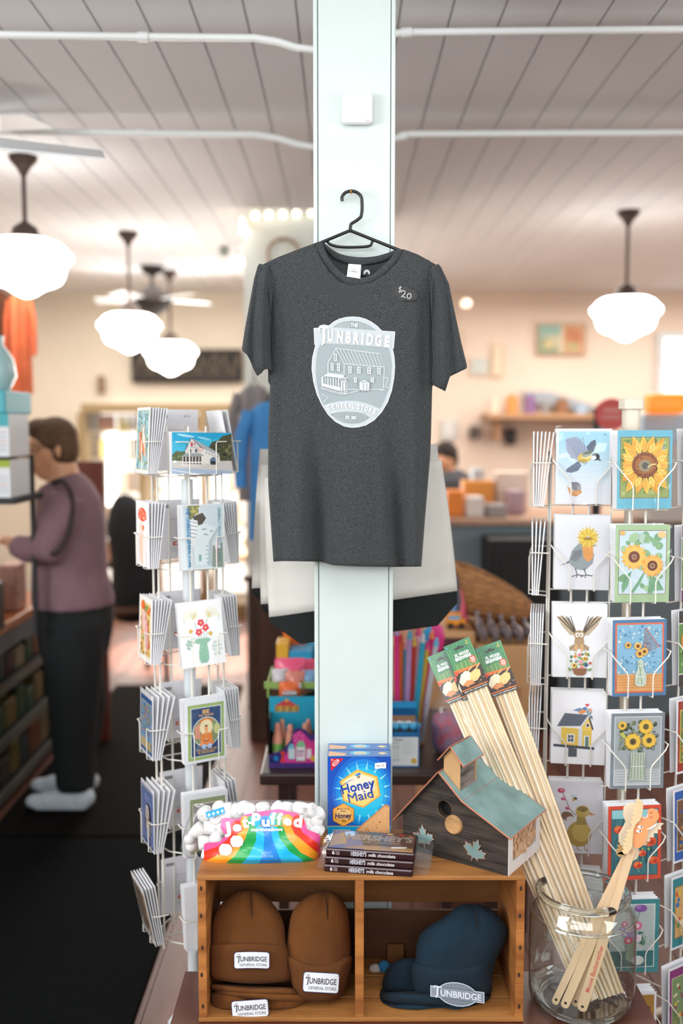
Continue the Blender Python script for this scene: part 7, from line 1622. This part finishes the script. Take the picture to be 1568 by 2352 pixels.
arts = {
 'A': [(bird_tit, 'pale blue card with a flying yellow breasted bird'), (robin, 'white card with a robin wearing a yellow flower'), (owl, 'white card with an owl carrying a flower basket'), (birdhouse_card, 'white card with a yellow birdhouse and bluebirds'), (duck, 'pale card with a duckling and a bee'), (whitecard, 'blank white card behind the skewers')],
 'B': [(sunflower_big, 'teal bordered card with one large sunflower'), (sunflower_two, 'green bordered card with two sunflowers'), (vase_blue, 'blue and orange bordered card with sunflowers in a bottle'), (vase_grey, 'grey bordered card with sunflowers in a glass vase'), (poppies, 'red bordered card with orange poppies'), (teal_vase, 'teal bordered card with a purple poppy and roses'), (ochre, 'ochre bordered card')],
 'R': [(whitecard, 'white card at the right edge'), (butterfly('#6b9648', '#6b3a64', '#1f1c18', '#f2d23c'), 'purple card with a black and yellow butterfly'), (butterfly('#5f8f4a', '#2c2a26', '#d98a2c', '#1c1a18'), 'black card with an orange butterfly'), (plain('#a33a30', '#6a8a4a', '#e6c85a', 2, ['#e08a3c', '#4c7a44', '#c8a85a', '#39505a']), 'red card with orange foliage'), (plain('#2f66b4', '#7a5a44', '#d8c8b0', 4, ['#4a3a34', '#c08a5a', '#3c6aa8', '#8ab0a0']), 'blue card with a brown tree picture'), (plain('#2c8a92', '#d9b070', '#a8743c', 6, ['#e0c44c', '#d94c3c', '#7a9a5c', '#f0e2c0', '#3f78b0']), 'teal and wood coloured card with mixed flowers'), (plain('#8a3a7a', '#7f9a6a', '#c8b8a0', 8, ['#b03a44', '#e0b84c', '#6a8a4c', '#f0e0b8', '#93506c']), 'purple card with fruit and vegetables')]}
for key, (px, D, yw, ys) in cols_.items():
    yaw = radians(yw); w, h = .128, .178
    c0_ = W(px, 1500, D); mb = MB()
    T0 = Tf(c0_.x, c0_.y, 0, yaw, -.042)
    for t in (-.019, .019): mb.tube([T0(t, 0, W(px, ys[-1], D).z - .02), T0(t, 0, W(px, ys[0], D).z + .13)], .0028, 8)
    for s in ((-1, 1) if key == 'A' else ()): mb.tube([T0(s * w * .56 , 0, W(px, ys[-1], D).z - .02), T0(s * w * .56, 0, W(px, ys[0], D).z + .11)], .0022, 8)
    z_ = W(px, ys[0], D).z + .1
    mb.tube([T0(0, 0, z_), Vector((RX, RD, z_))], .0022, 6); mb.tube([T0(0, 0, .2), Vector((RX, RD, .2))], .0022, 6)
    mb.build('upright_wires', WIRE, rk, smooth=True)
    for i, y in enumerate(ys):
        z = W(px, y, D).z; T = Tf(c0_.x, c0_.y, z, yaw, -.042)
        pocket(T, w, .044, .092, 1, rk)
        if key == 'L':
            n = (6, 4, 6, 5, 5)[i]
            for k in range(n):
                o = plaincard(w, h); o.scale.y = 1.4; o.location = T(0, .036 - k * .0043, 0); o.rotation_euler = (-radians(-1 + (1.6, 1.8, .5, .8, 1.0)[i] * k), 0, yaw)
                tag(o, 'white card seen edge on in the left facing stack, %s' % tR[i], 'card', 'edge on cards in the left facing stack %s' % tR[i])
        else:
            nst = 4 if key != 'R' else 2
            stack(T, yaw, nst, w, h, *arts[key][i], tR[i], wd=.042, lean0=1.5, dl=1.3, sleeve=True if key != 'A' or i in (0, 1, 4) else False, roll=(0, .4, -.3, .5, -.4, .6, 0)[i])
# ------------------------------------------------------------------ sweets table behind the post
DKT = M('dark_oak_table', '#3a2a24', .35, var=.25, vs=4, st=(.7, 6, 6))
ZS = W(640, 1778, 2.78).z
xl = W(596, 1780, 2.78).x; xr = W(1085, 1790, 2.78).x
t = table(xl, xr, 2.78, 3.45, ZS, .035, DKT, 'display_table', 'dark oak table of sweets behind the post', lw=.03, inset=.05)
BLU = M('light_blue_metal', '#4f9cc4', .4)
t = thing('stool', 'light blue painted stool under the dark oak table', 'stool', (W(650, 1830, 3.05).x, 3.0, 0))
p = W(650, 1822, 2.95)
MB().cyl((p.x + .03, 3.02, .34), (p.x + .03, 3.02, .36), .13, n=24).build('seat', BLU, t, bevel=.004)
for dx_, dy_ in ((-.13, -.1), (.1, -.1), (-.1, .12), (.14, .12)): MB().tube([(p.x + .03 + dx_ * .6, 3.02 + dy_ * .6, .345), (p.x + .03 + dx_ * 1.25, 3.02 + dy_ * 1.2, 0)], .011, 8).build('leg', BLU, t, smooth=True)
def bxp(x0, y0, x1, y1, D, th, zf=None):
    a = W(x0, y1, D); b = W(x1, y0, D); return (a.x, b.x, D, D + th, a.z if zf is None else zf, b.z)
# green display carton with bags in it
GRN = M('lime_green_card', '#8fae58', .5); BRC = M('inside_brown_card', '#a87d5c', .7)
a = bxp(614, 1566, 735, 1755, 2.98, .2, ZS)
t = thing('display_carton', 'lime green display carton holding pink candy bags', 'carton', ((a[0] + a[1]) / 2, 3.05, ZS))
MB().bx(a[0], a[0] + .006, a[2], a[3], a[4], a[5]).bx(a[1] - .006, a[1], a[2], a[3], a[4], a[5]).bx(a[0], a[1], a[3] - .006, a[3], a[4], a[5]).bx(a[0], a[1], a[2], a[2] + .006, a[4], a[5] - .05).bx(a[0] - .008, a[1] + .008, a[2] - .004, a[2] + .004, a[5] - .02, a[5]).build('carton_body', GRN, t)
MB().bx(a[0] + .007, a[1] - .007, a[2] + .1, a[2] + .104, a[4], a[5] - .015).build('inner_divider', BRC, t)
pk = [('#ef5f86', 'hot pink'), ('#e9b2b6', 'pale pink'), ('#e8703c', 'orange'), ('#cfc9cf', 'silvery'), ('#7aa5cc', 'blue'), ('#d98878', 'salmon')]
q = random.Random(9); i = 0
SP = M('candy_mix', '#e88f84', .5, var=.7, vs=60, col2='#b9c4d0')
for (x0, y0, x1, y1, D, ci) in ((630, 1510, 700, 1575, 3.02, 0), (665, 1512, 735, 1570, 3.07, 0), (624, 1535, 662, 1585, 3.0, 3), (655, 1540, 700, 1588, 2.99, 5), (690, 1538, 730, 1585, 3.0, 4), (640, 1565, 690, 1600, 2.97, 2)):
    c = W((x0 + x1) / 2, (y0 + y1) / 2, D); w = (x1 - x0) * D / FPX; h = (y1 - y0) * D / FPX
    R = [[c + Vector((w * (u - .5), -.02 * sin(pi * u) * sin(pi * v) + .003 * noise.noise(Vector((u * 5, v * 5, i))), h * (v - .5))) for u in [k / 10 for k in range(11)]] for v in [k / 10 for k in range(11)]]
    R2 = [[p_ + Vector((0, .04 * sin(pi * (iu / 10)) * sin(pi * (iv / 10)), 0)) for iu, p_ in enumerate(r_)] for iv, r_ in enumerate(R)]
    tt = thing('candy_bag', '%s candy bag, %s in the lime green carton' % (pk[ci][1], ('upper left', 'upper right', 'lower left', 'lower middle', 'lower right', 'lying over the front edge')[i]), 'candy', tuple(c))
    MB().grid(R).grid(R2).build('bag_film', M('film' + pk[ci][0], pk[ci][0], .3), tt, smooth='all')
    MB().bx(c.x - w * .34, c.x + w * .34, c.y - .0235, c.y - .022, c.z - h * .26, c.z + .0).build('candy_window', SP, tt)
    i += 1
# teal card header with yellow and red drawing
a = bxp(619, 1600, 735, 1680, 2.9, .004)
one_ = one('header_card', MB().bx(*a), M('teal_card', '#22a5c8', .4), 'teal header card with a red and yellow drawing above the candy bottles', 'card')
A = Art(1e-4); A.poly([(630, 1622), (658, 1605), (684, 1622), (676, 1626), (638, 1626)], '#c8414a'); A.ell(658, 1609, 4, 4, '#e0a83c')
for k in range(7): A.poly([(632 + k * 8, 1622), (638 + k * 8, 1620), (638 + k * 8, 1634), (632 + k * 8, 1636)], '#d8a92c' if k % 2 else '#b8871c')
A.build('drawing', flat(2.899), PRINT, one_)
# black tray of baby bottle candy
t = thing('display_carton', 'black and pink display carton of candy bottles on the dark oak table', 'carton', tuple(W(670, 1750, 2.84)))
BK = M('glossy_black_card', '#141418', .3)
a = bxp(617, 1650, 735, 1752, 2.83, .2, ZS); xa, xb = a[0], a[1]
MB().bx(xa, xb, 2.83, 2.834, ZS, W(600, 1730, 2.83).z).bx(xa, xa + .004, 2.83, 3.0, ZS, a[5]).bx(xb - .004, xb, 2.83, 2.96, ZS, a[5]).bx(xa, xb, 2.955, 2.96, ZS, a[5]).build('tray', BK, t)
z1_ = a[5]
MB().prism([(xa, 2.954, z1_ - .03), (xb, 2.954, z1_ - .0), (xb, 2.95, z1_ + .06), (xa + .05, 2.95, z1_ + .012)], (0, .004, 0)).build('lid_flap', BK, t)
MB().prism([W(617, 1736, 2.828), W(650, 1722, 2.828), W(668, 1700, 2.828), W(672, 1680, 2.828), W(684, 1672, 2.828), W(700, 1676, 2.828), W(712, 1690, 2.828), W(735, 1682, 2.828), (xb, 2.828, ZS + .001), (xa, 2.828, ZS + .001)], (0, .003, 0)).build('front_panel', M('purple_pink_card', '#4a2f7a', .4), t)
A = Art(5e-5)
A.poly([(640, 1756), (650, 1738), (672, 1716), (676, 1690), (690, 1678), (704, 1692), (716, 1704), (734, 1690), (734, 1756)], '#e0409c'); petals(A, 686, 1695, 2, 17, 12, 4, '#f06ab8', 0, '#e2489c'); A.poly([(619, 1740), (640, 1730), (644, 1752), (619, 1752)], '#1d2a66')
A.ell(634, 1742, 6, 6, '#2a7fc0'); A.poly([(643, 1726), (655, 1726), (650, 1738), (656, 1750), (642, 1750), (648, 1738)], '#dd4434')
A.poly([(661, 1718), (666, 1708), (672, 1708), (677, 1718), (676, 1744), (664, 1744)], '#7cc7dc'); A.rect(662, 1720, 677, 1742, '#cfe8f0'); A.poly([(680, 1712), (686, 1702), (696, 1702), (701, 1712), (701, 1748), (680, 1748)], '#8fd0a0'); A.rect(681, 1716, 700, 1746, '#f2ecf4')
A.text('SLUSH', 690, 1726, 6, '#8a2f7a', .04, w=15); A.text('POP', 690, 1735, 6, '#d8409a', .04, w=14); A.poly([(704, 1716), (709, 1706), (714, 1716), (714, 1742), (704, 1742)], '#e8508a'); A.rect(704, 1720, 715, 1742, '#f4e4f0'); A.ell(722, 1742, 10, 7, '#e2b24c')
A.build('front_print', lambda x, y, n: W(x, min(y, 1752), 2.8275 - n), PRINTG, t)
OT = M('frosted_orange', '#f2a68e', .35); GC_ = M('green_collar', '#7cb85c', .4); TRB = M('clear_bottle', '#cfc3a8', .2); BT = M('frosted_blue', '#8fb4bc', .35)
k = 0
for (px, D, y, mt, nm) in ((637, 2.86, 1712, OT, 'orange'), (648, 2.905, 1700, OT, 'orange'), (666, 2.87, 1715, OT, 'orange'), (676, 2.915, 1700, OT, 'orange'), (701, 2.87, 1712, OT, 'orange'), (708, 2.905, 1700, OT, 'orange'), (650, 2.94, 1692, BT, 'blue'), (684, 2.94, 1690, BT, 'blue'), (718, 2.94, 1692, BT, 'blue')):
    c = W(px, y, D); t2_ = thing('candy_bottle', '%s capped candy bottle, %s in the black and pink carton' % (nm, ('front left', 'second row left', 'front middle', 'second row middle', 'front right', 'second row right', 'rear left', 'rear middle', 'rear right')[k]), 'candy', (c.x, c.y, ZS))
    h = c.z - ZS
    MB().lathe([(.001, .001), (.014, .002), (.0155, .02), (.0155, h - .02), (.013, h - .008)], (c.x, c.y, ZS), 16).build('bottle', TRB, t2_, smooth=True)
    MB().lathe([(.0165, h - .012), (.0168, h), (.0165, h + .008), (.012, h + .009)], (c.x, c.y, ZS), 16).build('collar', GC_ if mt is OT else BT, t2_, smooth=True)
    MB().lathe([(.016, h + .008), (.0155, h + .02), (.011, h + .038), (.0085, h + .052), (.0088, h + .06), (.006, h + .067), (.001, h + .068)], (c.x, c.y, ZS), 16).build('teat_cap', mt, t2_, smooth=True); k += 1
# boxes behind, upper left of the table
hb = W(640, 1440, 3.2)
def standbox(x0, y0, x1, D, th, col, label, zb_=ZS, name='toy_box'):
    a_ = W(x0, y0, D); b_ = W(x1, y0, D); return one(name, MB().bx(a_.x, b_.x, D, D + th, zb_ + .001, a_.z), M('box' + col, col, .4), label, 'box', bevel=.003)
standbox(634, 1478, 662, 3.24, .1, '#e8b23a', 'yellow toy box behind the pink candy bags')
standbox(650, 1440, 700, 3.36, .06, '#e8722e', 'orange toy box at the rear left of the dark oak table')
standbox(664, 1496, 716, 3.235, .1, '#2f9fd0', 'blue toy box just left of the post on the dark oak table')
standbox(700, 1478, 745, 3.37, .06, '#3aa8d8', 'tall light blue toy box partly hidden by the post')
# right of the post: blue carton with nutrition panel
a = bxp(893, 1690, 963, 1768, 2.84, .16, ZS)
t = thing('display_carton', 'blue carton with a white nutrition panel, just right of the post', 'carton', ((a[0] + a[1]) / 2, 2.9, ZS)); BLC = M('blue_carton', '#1f6fae', .4)
mb = MB().bx(a[0], a[1], a[2], a[2] + .004, a[4], a[5]).bx(a[0], a[0] + .004, a[2], a[3], a[4], a[5] + .02).bx(a[1] - .004, a[1], a[2], a[3], a[4], a[5] + .02).bx(a[0], a[1], a[3] - .004, a[3], a[4], a[5] + .055).bx(a[0], a[1], a[2] + .0, a[2] + .03, a[5] - .0005, a[5] + .003)
mb.build('carton_body', BLC, t); MB().bx(a[0] - .002, a[1] + .002, a[3] - .03, a[3] - .026, a[5] + .045, a[5] + .065).build('lid', M('bright_blue_card', '#2f9fdc', .4), t)
MB().bx(a[0] + .004, a[1] - .004, a[2] + .1, a[2] + .103, a[4], a[5] + .03).build('inner_divider', BRC, t)
A = Art(5e-5); A.rect(4, 4, 96, 96, '#dfe4e6'); A.text('Facts', 30, 12, 7, '#3c5a5c', .03, w=26); 
for k in range(9): A.line([(6, 22 + k * 7), (34, 22 + k * 7)], 2 if k in (0, 2, 8) else .7, '#5f7a7c')
for k in range(8): A.line([(44, 14 + k * 6), (88 - (k % 3) * 6, 14 + k * 6)], .8, '#9aa6aa')
A.ell(82, 80, 9, 9, '#d9b03a'); A.ell(82, 80, 6, 6, '#b8902c'); A.ell(82, 80, 3, 3.6, '#e8cf5c')
A.build('nutrition_panel', quad((a[0], a[2] - .0003, a[5]), (a[1], a[2] - .0003, a[5]), (a[1], a[2] - .0003, a[4]), (a[0], a[2] - .0003, a[4]), 100, 100), PRINT, t)
q = random.Random(3)
for k in range(5):
    c = Vector((a[0] + .02 + k * .014, a[2] + .05 + (k % 2) * .02, a[5] + .012)); tt = MB().ball(c, (.013, .011, .012), 12, 8)
    tt.box(c + Vector((.016, 0, .004)), (.008, .001, .012), .3).box(c - Vector((.016, 0, -.004)), (.008, .001, .012), -.3)
    one('wrapped_candy', tt, M('wrap_%d' % (k % 2), ('#4fb4e0', '#e6eaf0')[k % 2], .3), '%s wrapped candy, %s from the left in the blue carton' % (('light blue', 'white')[k % 2], ('first', 'second', 'third', 'fourth', 'fifth')[k]), 'candy', smooth=True)
# hanging squeeze candy tubes
names = ['hot pink', 'orange', 'light blue', 'lilac', 'red', 'pale pink', 'turquoise', 'yellow', 'magenta', 'silver']
cl = ['#e83a86', '#ec7a3a', '#58b4dc', '#b794c8', '#d8443c', '#efb4c4', '#2ba5c4', '#e8c24c', '#d8307c', '#c8c6d0']
tt = thing('candy_bucket', 'clear bin holding the colourful candy tubes right of the post', 'bin', tuple(W(945, 1650, 3.02)))
b0 = W(900, 1640, 3.0); b1 = W(985, 1640, 3.0)
MB().rings([[Vector(((b0.x + b1.x) / 2 + w_ * cos(s_), 3.06 + .06 * sin(s_), z_)) for s_ in [2 * pi * k / 20 for k in range(20)]] for z_, w_ in ((ZS + .001, .05), (ZS + .16, .056))], caps=False).build('bin_wall', FILM, tt, smooth='all')
MB().cyl(((b0.x + b1.x) / 2, 3.06, ZS + .001), ((b0.x + b1.x) / 2, 3.06, ZS + .006), .05, n=20).build('base', BRC, tt)
for k in range(10):
    u = k / 9; top = W(910 + 92 * u, 1448 + 34 * ((k * 7) % 5) / 4, 3.02 + .014 * (k % 3)); bot = Vector(((b0.x + b1.x) / 2 + (u - .5) * .075, 3.05 + .01 * (k % 3 - 1), ZS + .012))
    tt = thing('candy_tube', '%s candy tube standing in the clear bin right of the post' % names[k], 'candy', tuple(bot))
    MB().tube([bot, bot.lerp(top, .5), top], [.008, .0085, .008], 10, flat=.6).build('tube_body', M('tube' + cl[k], cl[k], .3), tt, smooth=True)
    MB().tube([top - (top - bot) * .04, top + (top - bot).normalized() * .012], [.0095, .004], 10).build('tube_cap', M('tubecap' + cl[(k + 3) % 10], cl[(k + 3) % 10], .3), tt, smooth=True)
for k, (x, y, c_, nm) in enumerate(((985, 1470, '#2aa4dc', 'bright blue'), (1003, 1462, '#e2388c', 'magenta'), (962, 1500, '#5ab8e4', 'pale blue'))):
    c = W(x, y, 3.1); one('toy_pouch', MB().rings([[c + Vector((r * cos(s_) * 1.3, r * .35 * sin(s_), z_)) for s_ in [2 * pi * j / 14 for j in range(14)]] for z_, r in ((-.05, .004), (-.04, .014), (0, .019), (.03, .014), (.042, .003))]), M('pouch' + c_, c_, .35), '%s toy pouch among the candy tubes right of the post' % nm, 'toy', smooth=True)
c = W(910, 1478, 3.3); one('lollipop', MB().ball(c, (.028, .028, .028)).cyl((c.x, c.y, ZS + .001), c, .004), M('peach_ball', '#e8a878', .5), 'peach coloured round lollipop right beside the post', 'candy', smooth='all')
# clear bag of mixed candy
c = W(1030, 1660, 2.95)
t = thing('candy_bag', 'large clear bag of mixed pink and orange candy behind the birdhouse', 'candy', (c.x, 2.95, ZS))
h0 = ZS + .001; h1 = W(1020, 1585, 2.95).z
MB().rings([[Vector((c.x + .004 * cos(3 * s_) + r * cos(s_), 2.97 + r * .7 * sin(s_), h0 + (h1 - h0) * v)) for s_ in [2 * pi * j / 22 for j in range(22)]] for v, r in ((0, .04), (.1, .05), (.4, .055), (.65, .052), (.8, .038), (.9, .022), (1, .03))]).build('clear_bag', FILMM, t, smooth='all')
MB().rings([[Vector((c.x + r * cos(s_), 2.97 + r * .65 * sin(s_), h0 + .002 + (h1 - h0) * v)) for s_ in [2 * pi * j / 22 for j in range(22)]] for v, r in ((0, .036), (.1, .045), (.4, .05), (.58, .045), (.62, .02))]).build('candy_filling', M('mixed_candy', '#d9566a', .5, var=.8, vs=34, col2='#8f86a8', bump=1, bs=50), t, smooth='all')['kind'] = 'stuff'
# black framed panel and wooden bin behind
WB = M('light_pine_bin', '#cf9f6e', .5, var=.12, vs=4)
a = W(978, 1452, 3.5); b = W(1092, 1452, 3.5)
t = thing('wooden_bin', 'honey coloured wooden bin with a dark poster on its front, behind the skewers', 'bin', ((a.x + b.x) / 2, 3.6, 0))
MB().bx(a.x, b.x, 3.5, 3.9, 0, a.z).build('body', WB, t, bevel=.004)
MB().bx(a.x + .01, b.x - .03, 3.488, 3.498, .75, a.z - .02).build('poster', M('dark_poster', '#3a2f3c', .4, var=.5, vs=10, col2='#6b2f3a'), t)
ztop = a.z
# toy bus and other toys on top of the bin
c = W(1046, 1440, 3.55)
t = thing('toy_bus', 'orange toy school bus on the honey coloured wooden bin', 'toy', (c.x, 3.58, ztop)); YB = M('bus_orange', '#f09a2c', .35)
MB().bx(c.x - .03, c.x + .022, 3.56, 3.61, ztop + .012, ztop + .055).bx(c.x + .02, c.x + .038, 3.563, 3.607, ztop + .012, ztop + .034).build('body', YB, t, bevel=.004)
MB().bx(c.x - .024, c.x + .016, 3.5585, 3.5598, ztop + .034, ztop + .047).build('windows', M('bus_window', '#6db4dc', .2), t)
for dx_ in (-.018, .022):
    for y_ in (3.556, 3.614): MB().cyl((c.x + dx_, y_ - .003, ztop + .011), (c.x + dx_, y_ + .003, ztop + .011), .0105, n=14).build('wheel', BLK, t, smooth=True)
for k, (x, y0, y1, col, nm) in enumerate(((1062, 1340, 1410, '#ef6a8c', 'pink'), (1050, 1318, 1345, '#6fa0dc', 'blue'), (1058, 1368, 1400, '#e8b24c', 'yellow'))):
    a_ = W(x, y1, 3.72 + k * .05); b_ = W(x, y0, 3.72 + k * .05)
    one('toy_figure', MB().lathe([(.001, 0), (.014, 0), (.012, (b_.z - ztop) * .45), (.008, (b_.z - ztop) * .6), (.013, (b_.z - ztop) * .75), (.012, (b_.z - ztop) * .9), (.001, b_.z - ztop)], (a_.x - .012 * k, 3.68 + k * .06, ztop), 14), M('toy' + col, col, .4), '%s toy figure behind the toy bus' % nm, 'toy', smooth=True)
# wicker basket, wrapped goods and pine bin right of it
WK = M('wicker', '#b07c4e', .7, var=.35, vs=30, st=(1, 1, 3), bump=.8, bs=60)
t = thing('wicker_basket', 'tan wicker basket tilted on the pine bin behind the right card rack', 'basket', tuple(W(1140, 1400, 3.7)))
outl = [(1052, 1308), (1100, 1325), (1160, 1352), (1218, 1390), (1208, 1425), (1200, 1432), (1075, 1415), (1060, 1395)]
R = []
for k, (sx, yy) in enumerate(((0, 0), (.25, 0), (.5, 0), (.75, 0), (1, 0))):
    top = W(1052 + 166 * sx, interp([(1052, 1308), (1100, 1322), (1160, 1350), (1218, 1388)], 1052 + 166 * sx), 3.62); bot = W(1078 + 124 * sx, 1414 + 18 * sx, 3.66)
    R.append([top + (bot - top) * v + Vector((0, -.03 * sin(pi * v), 0)) for v in [j / 8 for j in range(9)]])
Rb2 = [[p_ + Vector((0, .22 - .04 * j / 8, 0)) for j, p_ in enumerate(r_)] for r_ in R]
mb = MB().grid(R).grid(Rb2).grid([R[0], Rb2[0]]).grid([R[-1], Rb2[-1]]).grid([[r_[-1] for r_ in R], [r_[-1] for r_ in Rb2]])
mb.build('woven_body', WK, t, smooth='all', solid=.006)
rim = [r_[0] for r_ in R] + [r_[0] for r_ in Rb2][::-1]
MB().tube(rim, .009, 8, closed=True).build('rim', WK, t, smooth=True)
mb = MB()
for j in range(1, 8, 1):
    pts = [r_[j] + Vector((0, -.004, 0)) for r_ in R]; mb.tube(pts, .0035, 6)
mb.build('weave_ridges', WK, t, smooth=True)
a = W(1096, 1484, 3.45); b = W(1235, 1484, 3.45)
t = thing('pine_bin', 'pale pine box standing behind the skewers and the right card rack', 'bin', ((a.x + b.x) / 2, 3.6, 0))
MB().bx(a.x, b.x, 3.45, 3.95, 0, a.z).build('body', WB, t, bevel=.004); zt_ = a.z
MB().bx(a.x + .02, b.x - .02, 3.52, 3.93, zt_ + .001, W(1140, 1432, 3.66).z - .008).build('riser', WB, t)
GW = M('clear_wrapped_goods', '#8d8284', .2, var=.6, vs=26, col2='#4a3f40', bump=1, bs=40, coat=.6)
for k in range(5):
    c0 = W(1096 + k * 27, 1418 + k * 4, 3.56); c1 = W(1112 + k * 28, 1474 + k * 3, 3.47); c1.z = max(c1.z, zt_ + .02)
    t = thing('wrapped_bag', 'clear wrapped dark bag, %s from the left in the row under the wicker basket' % ('first', 'second', 'third', 'fourth', 'fifth')[k], 'bag', tuple(c1))
    MB().tube([c0 + Vector((0, 0, .01)), c0.lerp(c1, .3), c0.lerp(c1, .75), c1], [.006, .016, .02, .012], 12).build('bag_body', GW, t, smooth=True)
    MB().tube([c0, c0 + Vector((0, .01, .02))], [.004, .011], 10).build('gathered_top', GW, t, smooth=True)
t = thing('brown_bag', 'brown paper bag standing behind the two right skewer packs', 'bag', tuple(W(1128, 1700, 3.0)))
a = W(1108, 1580, 3.0); b = W(1190, 1580, 3.0)
MB().prism([(a.x, 3.0, ZS - .2), (b.x, 3.0, ZS - .2), (b.x + .01, 3.0, a.z), (a.x + .02, 3.0, a.z + .02), (a.x - .01, 3.0, a.z - .05)], (0, .12, 0)).build('paper_body', M('brown_paper', '#a9764f', .7, var=.1, vs=5, bump=.4, bs=12), t, bevel=.004)
a = W(1100, 1700, 3.0)
table(W(1092, 1800, 2.98).x, W(1250, 1800, 2.98).x, 2.98, 3.4, ZS - .201, .03, DKT, 'side_table', 'low dark side table under the brown paper bag')
